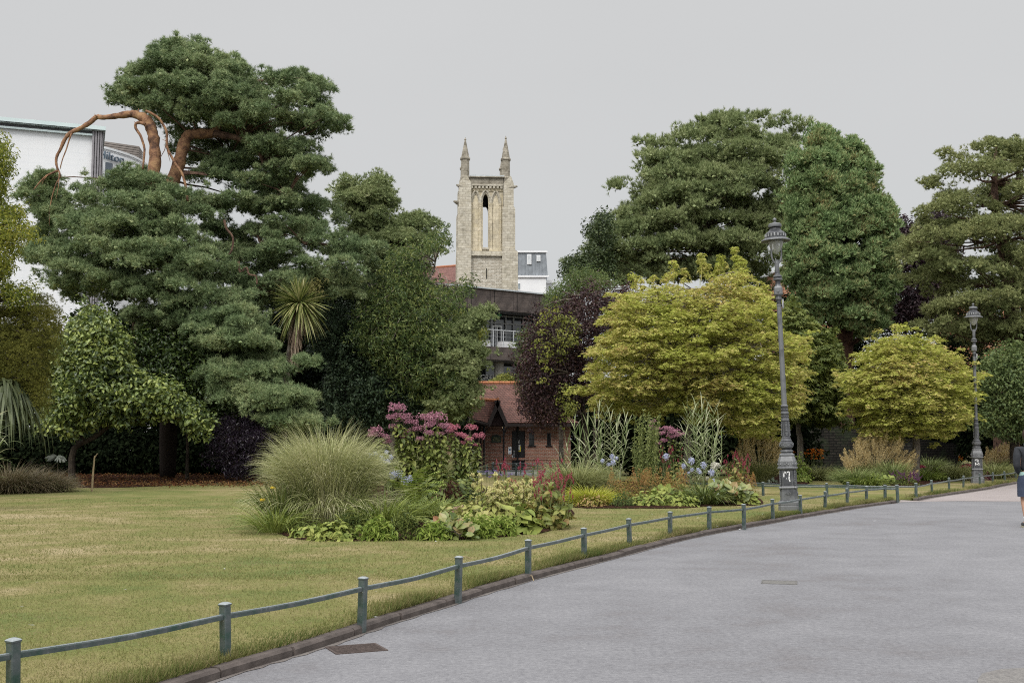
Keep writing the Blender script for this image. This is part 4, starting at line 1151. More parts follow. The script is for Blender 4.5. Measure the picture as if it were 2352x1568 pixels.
# porch gable wing
zp = kz(918, -1.5); gx, ga, gb = kx(1143, -1.5), kx(1121, -1.5), kx(1166, -1.5)
zg = kz(972, -1.5)
hs_ = zp-zg
yb = 1.6
slope(m, [(ga-.0, -1.9, zg), (gx, -1.9, zp), (gx, yb, zp), (ga, yb, zg)])
slope(m, [(gx, -1.9, zp), (gb, -1.9, zg), (gb, yb, zg), (gx, yb, zp)])
# left wing coming forward
wl = np.array([kx(1036, -5), -5.0, float(P(1036, 948, KY-5)[2])])
slope(m, [tuple(wl), (ga+.04, -1.86, zg+.03), (gx-.1, -.5, zp-.02), (kx(1089, -2), -2.4, zp-.02)])
slope(m, [(kx(1089, -2), -2.4, zp-.02), (gx-.1, -.5, zp-.02), (gx-.3, 1.2, zg+.2), (kx(1020, 0), .8, zg)])
m.build('roof', M_tile, ko, **B_)
rf = MB(); 
for x in np.arange(xl+3, ridge_r+.2, .32): rf.tube([(x, 3.2, zrid+.02), (x+.30, 3.2, zrid+.02)], .11, 6)
for y in np.arange(-1.85, yb, .3): rf.tube([(gx, y, zp+.03), (gx, y+.28, zp+.03)], .09, 6)
ra_ = np.array([kx(1089, -2), -2.4, zp+.02]); rb_ = np.array([gx-.1, -.5, zp+.02])
for q in np.linspace(0, 1, 7)[:-1]: rf.tube([ra_+(rb_-ra_)*q, ra_+(rb_-ra_)*(q+.15)], .09, 6)
rf.build('ridge_tiles', M_ridge, ko, **B_)
m = MB()
for (a, b) in (((ga-.08, zg-.12), (gx, zp+.0)), ((gx, zp+.0), (gb+.08, zg-.12))):
    d = np.array(b)-np.array(a); n_ = np.array([-d[1], d[0]])/np.linalg.norm(d)*.2
    if n_[1] > 0: n_ = -n_
    m.prism([a, b, (b[0]+n_[0], b[1]+n_[1]), (a[0]+n_[0], a[1]+n_[1])], -1.97, -1.9)
m.build('bargeboard', M_blkw, ko, **B_)
m = MB(); m.tube([wl+[0, 0, -.1], (ga, -1.95, zg-.08)], .08, 6); m.add([tuple(wl+[.3, .6, -.1]), (wl[0]+.3, wl[1]+.6, 0), (kx(1106), 0, 0), (kx(1106), 0, zg)], [(0, 1, 2, 3)]); m.build('wing_wall', M_blkw, ko, **B_)
m = MB(); m.prism([(ga+.1, zg-.1), (gb-.1, zg-.1), (gx, zp-.3)], -1.5, -1.42); m.build('gable_panel', plain('dark_red_boards', (.03, .012, .012), (.02, .01, .01), 6, .7), ko, **B_)
m = MB(); m.b2(xl-.4, xr+.4, ev-.1, ev+.02, ze-.26, ze-.12); m.b2(xl-.3, xr+.3, ev+.05, 0, ze-.15, ze-.1); m.build('gutter', M_blkw, ko, **B_)
for px in (1112, 1157, 1189):
    m = MB(); y = -1.7 if px < 1180 else -.15
    x = kx(px, y); m.lathe([(.06, 0), (.06, .2), (.045, .22), (.045, zg-.45), (.08, zg-.35), (.06, zg-.2), (.06, zg+.05 if y < -1 else ze-.1)], 8, (x, y, 0)); 
    if y < -1: m.tube([(x, y, zg-.6), (x+.15, y, zg-.3), (x+.32, y, zg-.15)], .025, 5)
    m.build('post', M_blk, ko, **B_)
m = MB(); m.b2(kx(1154), kx(1160), -1.2, -1.0, zg-.24, zg-.2); m.b2(kx(1048), kx(1054), -5.3, -5.2, wl[2]-.35, wl[2]-.31)
ml, ntl, bl = nodes('lit_lamp'); bl.inputs['Emission Color'].default_value = (1, .75, .4, 1); bl.inputs['Emission Strength'].default_value = 1.2
m.build('porch_light', ml, ko, **B_)
M_paleasph = asphalt_mat('forecourt', (.24, .22, .235), (.29, .27, .285))
m = MB(); m.add([(kx(1030)+ko.location[0], KY, .01), (kx(1300)+ko.location[0], KY, .01), (kx(1290)+ko.location[0], 50, .01), (kx(1020)+ko.location[0], 50, .01)], [(0,1,2,3)])
# kiosk railings
kp = [G(x, y, LZ) for x, y in [(1300,1092),(1265,1093),(1225,1093),(1185,1092),(1150,1090),(1131,1088),(1133,1085),(1160,1084.5),(1196,1084.5),(1235,1084.5),(1275,1084.5)]]
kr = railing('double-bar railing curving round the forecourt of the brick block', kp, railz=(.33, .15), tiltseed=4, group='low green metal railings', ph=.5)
# gap railing on the left of the forecourt
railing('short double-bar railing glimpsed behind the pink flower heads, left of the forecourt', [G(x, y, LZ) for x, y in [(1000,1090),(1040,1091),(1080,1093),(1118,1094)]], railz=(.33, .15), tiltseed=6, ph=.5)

# ------------------------------------------------------------ white hotel blocks at the left
def panelmat(name, c, line, w_, h_):
    m, nt, b = nodes(name)
    v, co = boxproj(nt)
    t = nt.nodes.new('ShaderNodeTexBrick'); L(nt, v, t.inputs['Vector'])
    t.inputs['Color1'].default_value = (*c, 1); t.inputs['Color2'].default_value = tuple(x*.985 for x in c)+(1,); t.inputs['Mortar'].default_value = (*line, 1)
    t.inputs['Scale'].default_value = 1; t.inputs['Mortar Size'].default_value = .018; t.inputs['Brick Width'].default_value = w_; t.inputs['Row Height'].default_value = h_; t.offset = 0
    n = noise(nt, co, .25, 3)
    mm = nt.nodes.new('ShaderNodeMix'); mm.data_type = 'RGBA'; mm.blend_type = 'MULTIPLY'; mm.inputs[0].default_value = 1
    L(nt, t.outputs['Color'], mm.inputs[6]); L(nt, ramp(nt, n, [(.35, (.94, .95, .96)), (.65, (1, 1, 1))]), mm.inputs[7])
    L(nt, mm.outputs[2], b.inputs['Base Color']); b.inputs['Roughness'].default_value = .5
    return m
M_tilew = panelmat('white_glazed_panels', (.80, .81, .82), (.73, .75, .77), 1.4, .62)
M_cyan = plain('pale_cyan_fascia', (.62, .72, .72), (.56, .66, .66), .6, .5)
HYa = 100.
A2 = P(0, 270.5, HYa); zt2 = float(A2[2])
a, b, c = _dir(238, 292.5); s2 = (zt2-CAMH)/float(c); B2 = np.array([float(a)*s2, float(b)*s2, zt2])
ht, w2 = wall_frame('white_hotel', 'big white panelled building with pale cyan roof band at the left edge', 'building', A2, B2)
r2 = math.atan2(B2[1]-A2[1], B2[0]-A2[0])
def lz(py, frac=1.0):
    Yd = A2[1]+(B2[1]-A2[1])*frac; return float(P(230, py, Yd)[2])
xw0 = -16
m = MB(); m.b2(xw0, w2-.9, .35, 16, 0, lz(310)); m.build('wall', M_tilew, ht, **B_)
zA, zB = lz(303), lz(293)
m = MB(); m.b2(xw0, w2+.15, -.3, 16.3, lz(302.5), zt2-.42); m.build('roof_band', M_cyan, ht, **B_)
m = MB(); m.b2(xw0, w2+.18, -.36, 16.3, zt2-.36, zt2); m.build('roof_cap', M_cyan, ht, **B_)
m = MB(); m.b2(xw0, w2, .3, 16, lz(311), lz(302.5)); m.build('recess', M_soff, ht, **B_)
m = MB(); m.b2(xw0, w2-.85, -.02, .36, lz(314), lz(310)); m.build('ledge', M_cyan, ht, **B_)
M_pil = plain('grey_slat', (.30, .285, .30), (.23, .22, .235), 2, .6)
m = MB(); m.b2(w2-.95, w2, -.02, 15.9, 0, lz(302.5)); m.build('corner_pilaster', M_pil, ht, **B_)
m = MB()
for x in (w2-.74, w2-.52, w2-.3, w2-.1): m.b2(x-.03, x+.03, -.045, -.02, 0, lz(302.5))
for y in np.arange(.5, 15.5, .5): m.b2(w2, w2+.03, y, y+.07, 0, lz(302.5))
m.build('slat_gap', M_black, ht, **B_)
# curved block with lettering
HC = 118.
def cyl_pt(px, R_=30, cxp=170):     # convex facade bulging towards the camera
    pass
c_t = thing('curved_hotel_wing', 'white curved building with grey letters on its wall behind the corner pilaster', 'building', (P(243, 300, HC)[0], HC, 0))
pts_px = [(150, 305, 112), (200, 312, 114), (243, 324, 118), (275, 334, 122), (305, 345, 127), (325, 357, 132), (345, 372, 139), (365, 392, 148)]
c0 = np.array(c_t.location)
topz = float(P(243, 340, HC)[2])
# facade curve chosen so a level roofline falls where the picture shows it
cur = []
for px, py in [(120, 322), (180, 329), (215, 334), (243, 340), (262, 345), (285, 352), (305, 359), (322, 367), (336, 376), (350, 388), (362, 402)]:
    a, b, c = _dir(px, py); s_ = (topz-CAMH)/float(c); cur.append((float(a)*s_-c0[0], float(b)*s_-c0[1]))
cur = [(float(x), float(y)) for x, y in smoothline(np.array([(x, y, 0) for x, y in cur]), 3)[:, :2]]
m = MB(); n = len(cur)
V = [(x, y, 0) for x, y in cur]+[(x, y, topz) for x, y in cur]
m.add(V, [(i, i+1, i+1+n, i+n) for i in range(n-1)]); m.slab(cur+[(cur[-1][0]-12, cur[-1][1]+2), (cur[0][0]-8, cur[0][1]+15)], topz-.4, topz-.02)
m.build('curved_wall', M_render, c_t, **B_)
m = MB()
def ptat(px):
    a, b, c = _dir(px, 350); r = float(a)/float(b)
    for i in range(n-1):
        X0, Y0 = cur[i][0]+c0[0], cur[i][1]+c0[1]; X1, Y1 = cur[i+1][0]+c0[0], cur[i+1][1]+c0[1]
        f0, f1 = X0-r*Y0, X1-r*Y1
        if f0*f1 <= 0:
            t = f0/(f0-f1); return np.array([X0+(X1-X0)*t-c0[0], Y0+(Y1-Y0)*t-c0[1]]), math.atan2(Y1-Y0, X1-X0)
m.add([(x, y-.12, topz-.12) for x, y in cur]+[(x, y-.12, topz+.12) for x, y in cur], [(i, i+1, i+1+n, i+n) for i in range(n-1)]); m.build('parapet_trim', M_wframe, c_t, **B_)
pa, ra = ptat(243); pb, rb = ptat(311)
m = MB(); pa = pa+[-4, 1.2]; pb2 = pb+[0, 1.2]
hL = 1.5
for i in range(6):
    z = topz+.08+i*hL/6; m.add([(pa[0], pa[1], z), (pb2[0], pb2[1], z), (pb2[0], pb2[1], z+hL/6-.05), (pa[0], pa[1], z+hL/6-.05), (pa[0]-.5, pa[1]+3, z), (pb2[0]-.5, pb2[1]+3, z), (pb2[0]-.5, pb2[1]+3, z+hL/6-.05), (pa[0]-.5, pa[1]+3, z+hL/6-.05)], [(0,1,2,3), (1,5,6,2), (4,0,3,7), (3,2,6,7)])
m.build('roof_louvre', plain('brown_louvre', (.22, .19, .17), (.17, .15, .135), 3, .7), c_t, **B_)
p1, ra = ptat(240); p2, rb = ptat(285)
ang = math.atan2(p2[1]-p1[1], p2[0]-p1[0])
Yl = p1[1]+c0[1]; zlet = float(P(243, 366, Yl)[2]); hh = float(P(243, 346, Yl)[2])-zlet
M_hl = plain('grey_blue_letters', (.12, .15, .19), (.09, .12, .15), 3, .5)
span = math.hypot(*(p2-p1))
me = text_mesh('Hilton', hh*1.25, M_hl, .08)
xs_v = np.array([v.co.x for v in me.vertices]); wd_ = xs_v.max(); fx = span*1.30/wd_
for v in me.vertices: v.co.x *= fx
# serifs
o = meshobj('wall_lettering', me, c_t, (p2[0]-math.cos(ang)*span*1.30+.15*math.sin(ang), p2[1]-math.sin(ang)*span*1.30-.35, zlet)); o.rotation_euler = (pi/2, 0, ang)
m = MB(); H_ = hh*1.25
sb = thing  # keep name
for fx_, w__ in ((.36, .09), (.49, .09), (.62, .07), (.86, .06), (.97, .06)):
    x = fx_*span*1.30; m.b2(x-w__*H_*1.2, x+w__*H_*1.2, -.01, .05, -.0, .05*H_)
V_ = np.concatenate(m.V); ca, sa = math.cos(ang), math.sin(ang)
V_ = np.stack([V_[:, 0]*ca-V_[:, 1]*sa, V_[:, 0]*sa+V_[:, 1]*ca, V_[:, 2]], 1)+[o.location[0], o.location[1]-.05, zlet]
m.V = [V_]; m.build('letter_serif', M_hl, o, local=True).matrix_parent_inverse = o.matrix_basis.inverted()
pw, rw = ptat(246); pw2, _r = ptat(260)
Yw = pw[1]+c0[1]
m = MB(); z0, z1 = float(P(250, 416, Yw)[2]), float(P(250, 373, Yw)[2])
m.add([(pw[0]-.6, pw[1]-.6, z0), (pw2[0], pw2[1]-.35, z0), (pw2[0], pw2[1]-.35, z1), (pw[0]-.6, pw[1]-.6, z1), (pw[0]-.6, pw[1]+.2, z0), (pw2[0], pw2[1]+.2, z0), (pw2[0], pw2[1]+.2, z1), (pw[0]-.6, pw[1]+.2, z1)], [(0,1,2,3), (1,5,6,2), (3,2,6,7), (0,4,5,1)])
m.build('window', plain('grey_blue_glass', (.12, .14, .17), (.09, .11, .13), .4, .15), c_t, **B_)
# ------------------------------------------------------------ brick flats behind the trees at right
M_rb2 = brick('orange_brick', (.42, .17, .09), (.34, .13, .07), (.4, .3, .22), .6, .2, .03)
def flats(label, x0, x1, y0, y1, Y, rows):
    A = P(x0, y0, Y); t = thing('brick_flats', label, 'building', (A[0], Y, 0)); k = Y/F
    X = lambda px: (px-x0)*k
    Z = lambda py: float(P(x0, py, Y)[2])
    m = MB(); m.b2(0, X(x1), 0, 10, 0, Z(y0)); m.build('wall', M_rb2, t, **B_)
    m = MB(); m.b2(-.2, X(x1)+.2, -.3, 0, Z(y1+6), Z(y1)); m.b2(-.3, X(x1)+.3, -.4, 10.2, Z(y0), Z(y0-4)); m.build('white_band', M_render, t, **B_)
    for r_ in rows:
        for px in range(x0+8, x1-8, 24):
            m = MB(); m.b2(X(px), X(px+11), -.1, .1, Z(r_+22), Z(r_)); f = m.build('window', M_wframe, t, **B_)
            m = MB(); m.b2(X(px+1), X(px+5), -.13, -.1, Z(r_+21), Z(r_+1)); m.b2(X(px+6), X(px+10), -.13, -.1, Z(r_+21), Z(r_+1)); m.build('pane', M_wglass, f, local=True)
    return t
flats('orange brick flats with white windows glimpsed behind the redwood', 1800, 1930, 615, 735, 130, (640, 690))
flats('orange brick flats glimpsed through the cedar at the right edge', 2230, 2420, 690, 760, 130, (708, 745))
# ------------------------------------------------------------ rubble wall behind the right-hand trees
M_rubd = brick('dark_rubble', (.035, .031, .026), (.02, .018, .016), (.008, .008, .007), .34, .13, .03, off=.4, n2=(1.5, (.03, .045, .02), .5, .6))
def lowwall(label, pl, Y, h, th=.4):
    Q = [P(x, y, Yy) for (x, y), Yy in zip(pl, Y)]
    m = MB()
    for a, b, in zip(Q[:-1], Q[1:]):
        d = unit((b-a)*[1, 1, 0]); nn = np.array([-d[1], d[0], 0])*th
        v = [a*[1,1,0], b*[1,1,0], b*[1,1,0]+nn, a*[1,1,0]+nn]; za, zb_ = a[2], b[2]
        V = v+[v[0]+[0,0,za], v[1]+[0,0,zb_], v[2]+[0,0,zb_], v[3]+[0,0,za]]
        m.add(V, [(0,1,5,4), (1,2,6,5), (2,3,7,6), (3,0,4,7), (4,5,6,7)])
        L_ = np.linalg.norm((b-a)[:2]); k = 0
        while k < L_:
            s = .28+rng.uniform(0, .1); t = k/L_; c = a+(b-a)*min(t, .98); hh_ = rng.uniform(.14, .26)
            m.box((c[0]+nn[0]/2+d[0]*s/2, c[1]+nn[1]/2+d[1]*s/2, c[2]+hh_/2-.02), (s*.9, th*.9, hh_), math.atan2(d[1], d[0])); k += s
    return tag(m.at('stone_wall', M_rubd, (Q[0][0], Q[0][1], 0)), label, 'wall')
lowwall('dark rubble stone wall in the shade behind the small green tree', [(1830, 1000), (1900, 985), (1965, 990), (2060, 1012), (2200, 1026)], [56, 54.5, 54.5, 56, 58], 2)
lowwall('short stone gate pier under the right golden maple', [(2085, 1030), (2113, 1030)], [50, 50], 2, .6)
# ------------------------------------------------------------ foliage materials
M_pine = leafmat('scots_pine_needles', [(.075, .12, .05), (.155, .22, .10), (.26, .33, .155), (.40, .44, .22)], .6, .12, .7, .25, .45)
M_pine2 = leafmat('blue_pine_needles', [(.10, .16, .11), (.18, .265, .185), (.28, .37, .26)], .6, .15, .7, .25, .45)
M_bpine = leafmat('black_pine_needles', [(.10, .14, .06), (.19, .24, .095), (.29, .34, .15), (.39, .42, .21)], .6, .15, .7, .25, .45)
M_cedar = leafmat('cedar_needles', [(.12, .15, .055), (.23, .26, .10), (.36, .37, .16)], .6, .15, .5, .25, .45)
M_seq = leafmat('redwood_sprays', [(.09, .15, .055), (.18, .27, .105), (.31, .40, .175), (.30, .24, .10)], .6, .15, .8, .25, .45)
M_maple = leafmat('golden_maple_leaves', [(.29, .33, .06), (.41, .445, .09), (.51, .515, .14), (.56, .51, .18), (.53, .40, .17)], .6, .3, .5, .2, .4)
M_beech = leafmat('copper_beech_leaves', [(.018, .010, .014), (.035, .018, .024), (.06, .03, .035)], .5, .2, .7, .35)
M_plum = leafmat('purple_plum_leaves', [(.022, .012, .015), (.045, .023, .028), (.075, .034, .036), (.085, .06, .035)], .5, .25, .7, .35)
M_olive = leafmat('yellow_green_leaves', [(.11, .14, .03), (.20, .22, .045), (.30, .30, .06)], .5, .35, .9, .3)
M_robin = leafmat('fresh_green_leaves', [(.08, .12, .045), (.13, .18, .06), (.19, .23, .075)], .5, .35, .7, .3)
M_dkgreen = leafmat('dark_broadleaf', [(.03, .05, .018), (.06, .09, .03), (.10, .13, .045)], .45, .25, .8, .4)
M_cam = leafmat('camellia_leaves', [(.035, .06, .02), (.09, .13, .035), (.20, .26, .065), (.36, .41, .11)], .38, .2, 1.0, .55, .6)
M_cherry = leafmat('hanging_leaves', [(.05, .085, .03), (.10, .15, .05), (.18, .235, .075), (.30, .33, .11)], .45, .3, .7, .4)
M_ivy = leafmat('grey_green_leaves', [(.03, .055, .03), (.065, .105, .055), (.115, .165, .085)], .45, .25, .9, .4)
M_yew = leafmat('golden_conifer_foliage', [(.08, .095, .02), (.16, .165, .035), (.26, .245, .055)], .6, .25, 1.1, .2)
M_chest = leafmat('chestnut_leaves', [(.09, .12, .03), (.16, .20, .05), (.25, .27, .075)], .5, .3, .8, .3)
M_pbush = leafmat('dark_purple_leaves', [(.010, .006, .012), (.022, .014, .026), (.045, .03, .05)], .35, .15, 1.2, .5)
M_edge = leafmat('bay_leaves', [(.08, .12, .02), (.18, .22, .035), (.32, .34, .06), (.46, .44, .09)], .45, .35, .8, .4)
M_shadeleaf = leafmat('painted_shade_leaves', [(.004, .007, .003), (.010, .016, .007), (.022, .032, .013)], .9, .2, .6, .05)  # deep shade under the canopies is put into these near-black leaf colours
def bark(name, c1, c2, c3, sc_=5):
    return plain(name, c1, c2, sc_, .9, spec=.08, bmp=.8, bscale=sc_*4, c3=c3, bdist=.03)
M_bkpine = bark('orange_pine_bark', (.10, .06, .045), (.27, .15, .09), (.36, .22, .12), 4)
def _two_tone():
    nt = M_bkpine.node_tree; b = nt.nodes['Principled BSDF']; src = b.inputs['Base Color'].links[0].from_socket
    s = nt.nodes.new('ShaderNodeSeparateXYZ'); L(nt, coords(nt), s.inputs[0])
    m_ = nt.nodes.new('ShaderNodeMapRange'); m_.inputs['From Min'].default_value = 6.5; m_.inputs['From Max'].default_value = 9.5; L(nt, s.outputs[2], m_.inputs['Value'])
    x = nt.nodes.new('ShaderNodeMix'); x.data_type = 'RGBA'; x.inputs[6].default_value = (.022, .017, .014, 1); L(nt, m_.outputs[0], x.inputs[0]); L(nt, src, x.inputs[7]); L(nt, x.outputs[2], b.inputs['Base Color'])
_two_tone()   # plated bark low down, near-black with painted shade; flaking orange bark above
M_bkpdk = bark('dark_pine_bark', (.06, .04, .032), (.13, .08, .06), (.18, .12, .085))
M_bkgrey = bark('grey_bark', (.10, .085, .07), (.19, .165, .135), (.26, .23, .19))
M_bkdk = bark('dark_bark', (.025, .02, .017), (.055, .045, .036), (.08, .065, .05))
M_twigp = bark('pale_twigs', (.20, .17, .14), (.30, .26, .21), (.36, .31, .25), 9)
T_pine = tuft(11, (15, 85), .13, .45)
T_seq = tuft(9, (10, 60), .16, .6)
T_leaf = leaf(.5, .1, .2); T_thin = leaf(.3, .08, .35); T_l6 = leaf6(.55, .12, .3); T_palm = palmate(5, .26); T_palm7 = palmate(5, .34)

def tree(name, label, cat, base, group=None): return thing(name, label, cat, base, 0, group)
def poly(s):
    v = [float(x) for x in s.replace('\n', ' ').replace(';', ' ').replace(',', ' ').split()]
    return list(zip(v[::2], v[1::2]))
def skeleton(mb, C, nodes_, r0=.06, r1=.015, sag=-.06, frac=1., k=5):
    """limbs from the nearest point of a stem line to clump centres"""
    nd = np.asarray(nodes_)
    for c in C:
        if rng.uniform() > frac: continue
        d = np.linalg.norm((nd-c)*[1, 1, 1.6], axis=1)+np.where(nd[:, 2] > c[2]+.4, 2.5, 0)
        limb(mb, nd[np.argmin(d)], c, r0, r1, sag, k)

# ============================================================ the great Scots pine
PY = 46.0
pb = G(392, 1088); pb = P(392, 1060, PY); pb[2] = 0
pine = tree('pine_tree', 'huge sprawling Scots pine with orange limbs and layered needle pads, left', 'tree', pb)
up_ = poly('250,218 262,246 300,246 340,262 385,290 430,286 500,292 548,318 600,302 650,302 690,312 728,326 772,312 808,286 768,256 722,236 745,214 757,190 700,176 664,160 600,166 546,150 520,126 505,142 480,126 462,110 452,84 430,100 400,95 385,106 350,116 345,140 300,150 285,180')
right_droop = poly('590,292 680,322 742,368 764,395 702,406 650,392 600,372 560,330')
dark_ = poly('395,292 440,292 520,300 600,320 640,360 690,420 640,440 560,420 500,400 440,380 405,330')
left_ = poly('180,430 210,414 250,425 288,392 330,386 365,404 400,430 445,455 470,500 500,560 520,640 560,690 590,760 520,790 420,770 290,746 240,700 150,690 95,640 75,600 105,545 150,500 188,465')
right_ = poly('440,410 470,350 520,340 600,370 650,400 690,430 745,470 790,500 840,560 872,600 860,650 820,684 750,694 650,720 600,700 540,680 500,600 470,520')
far_l = poly('46,450 60,420 90,400 118,396 140,430 150,455 165,500 120,520 150,560 70,600 45,585 70,560 90,520 80,480')
low_ = poly('440,745 540,705 580,730 600,770 635,818 690,822 742,832 700,842 640,852 560,835 480,800')
low2 = poly('470,830 520,845 600,858 650,868 672,900 712,925 716,960 732,977 700,988 640,988 600,955 530,935 490,892')
mb = MB(); sk = []; T_pn = tuft(12, (12, 80), .12, .4)
for (pg, Y_, th, n, mg, rx, md) in [(up_, 46, 4.0, 104, 15, .75, .7), (right_droop, 45, 1.5, 22, 12, .6, .5), (dark_, 48.5, 1.6, 18, 14, .7, .6),
        (left_, 44, 3.6, 150, 15, .8, .68), (right_, 47, 3.0, 98, 15, .75, .75), (far_l, 45, 1.3, 30, 9, .4, .4), (low_, 41.5, 1.2, 38, 10, .55, .42), (low2, 41, 1.4, 50, 10, .55, .42)]:
    C = layered(volume(pg, Y_, th, n, mg, mind=md), 1.05 if rx > .5 else .7)
    sk.append(C)
    pine_pads(mb, C, rx, .20 if rx > .5 else .15, 22 if rx > .5 else 12, 16, .15, .155, T_pn)
    E_ = rim(pg, Y_, 13); pine_pads(mb, E_, rx*.5, .15, 8, 16, .14, .15, T_pn)
# ragged tips that break the outline
crown = mb.build('crown', M_pine, pine)
tk_main = smoothline(pxline([(385, 1104, 0), (388, 900, 0), (392, 700, .5), (385, 560, .3), (382, 470, 0), (394, 424, 0), (408, 385, 0), (421, 336, 0), (428, 318, 0), (442, 308, 0), (487, 306, .2), (500, 290, .3), (502, 277, .3), (498, 255, .5), (505, 215, .8), (480, 165, 1)], 45.0), 4)
ra = np.interp(np.linspace(0, 1, len(tk_main)), [0, .3, .45, .62, .8, 1], [.34, .30, .24, .21, .16, .05])*(1+rng.normal(0, .05, len(tk_main)))
m = MB(); m.tube(tk_main, ra, 12)
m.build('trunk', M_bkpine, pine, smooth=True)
m = MB()
m.tube(smoothline(pxline([(487, 306, .2), (520, 312, 0), (549, 318, -.2), (586, 336, -.4), (604, 372, -.3), (612, 410, 0)], 45), 3), np.linspace(.17, .04, 16), 8)
m.tube(smoothline(pxline([(502, 280, .3), (540, 250, .3), (590, 235, 0), (660, 240, 0)], 45), 3), np.linspace(.12, .03, 10), 7)
m.tube(smoothline(pxline([(498, 256, .5), (450, 235, .5), (400, 220, 0), (340, 215, 0)], 45), 3), np.linspace(.12, .03, 10), 7)
m.tube(smoothline(pxline([(420, 400, 0), (445, 398, -.3), (476, 402, -.3)], 44.6), 3), np.linspace(.08, .03, 7), 6)
for pts in ([(430, 770), (437, 792), (452, 806), (468, 830)], [(475, 775), (478, 795), (490, 810)], [(515, 505), (520, 525), (535, 545), (532, 575), (520, 590)], [(548, 600), (552, 625), (566, 614), (572, 630), (588, 634), (590, 652)], [(307, 740), (305, 770), (315, 800)]):
    m.tube(smoothline(pxline(pts, 42.8), 3), np.linspace(.05, .03, (len(pts)-1)*3+1), 6)
stem = np.concatenate([tk_main[8:], pxline([(549, 318), (604, 372), (660, 450), (300, 560), (250, 600), (450, 600), (600, 560), (700, 560), (520, 700), (560, 780), (600, 880)], 45)])
for C, fr in zip(sk, (.8, .8, 1, .35, .5, .3, .5, .4)): skeleton(m, C, stem, .05, .014, .05, fr)
m.build('branches', M_bkpdk, pine)
# bare dead limb
m = MB()
m.tube(smoothline(pxline([(345, 430), (351, 402), (356, 370), (355, 343), (353, 318), (348, 299), (342, 284), (333, 273), (318, 266), (304, 262), (271, 266), (250, 269), (234, 270), (222, 269), (205, 283), (182, 296), (161, 306), (148, 322), (139, 343), (131, 358), (129, 372), (131, 384), (134, 391)], 43.6), 3), np.interp(np.linspace(0, 1, 67), [0, .3, .42, .5, .62, .8, 1], [.24, .20, .15, .10, .10, .065, .04])*(1+rng.normal(0, .07, 67)), 9)
m.tube(smoothline(pxline([(340, 282), (336, 268), (326, 258), (319, 255), (335, 255), (351, 262), (365, 272), (373, 284), (382, 300), (383, 314), (384, 339), (392, 356), (403, 376), (413, 390), (421, 405), (427, 432), (431, 462)], 43.3), 2)[8:], .05, 7)
m.tube(smoothline(pxline([(333, 286), (322, 282), (312, 284), (312, 295), (322, 310), (328, 326), (332, 343), (330, 370), (328, 389)], 43.3), 2), np.linspace(.07, .035, 17), 7)
m.tube(smoothline(pxline([(134, 391), (122, 397), (107, 404), (92, 418), (82, 430), (77, 437)], 43.6), 2), np.linspace(.05, .015, 11), 6)
m.tube(smoothline(pxline([(134, 391), (139, 405), (130, 420), (121, 446), (116, 470), (113, 489), (114, 520)], 43.6), 2), np.linspace(.035, .01, 13), 5)
m.tube(smoothline(pxline([(165, 306), (158, 325), (152, 345), (144, 365), (138, 388)], 43.5), 2), np.linspace(.035, .02, 9), 5)
for pts in ([(383, 320), (378, 345), (360, 372), (345, 375)], [(384, 325), (372, 320)], [(384, 345), (391, 372)], [(358, 374), (364, 395), (376, 410)], [(136, 396), (134, 430), (128, 460)], [(224, 268), (216, 262)], [(319, 255), (318, 249)], [(312, 284), (308, 279)], [(110, 402), (100, 415), (96, 425)]):
    m.tube(smoothline(pxline(pts, 43.5), 2), np.linspace(.02, .006, (len(pts)-1)*2+1), 4)
m.build('bare_limb', M_bkpine, pine, smooth=True)

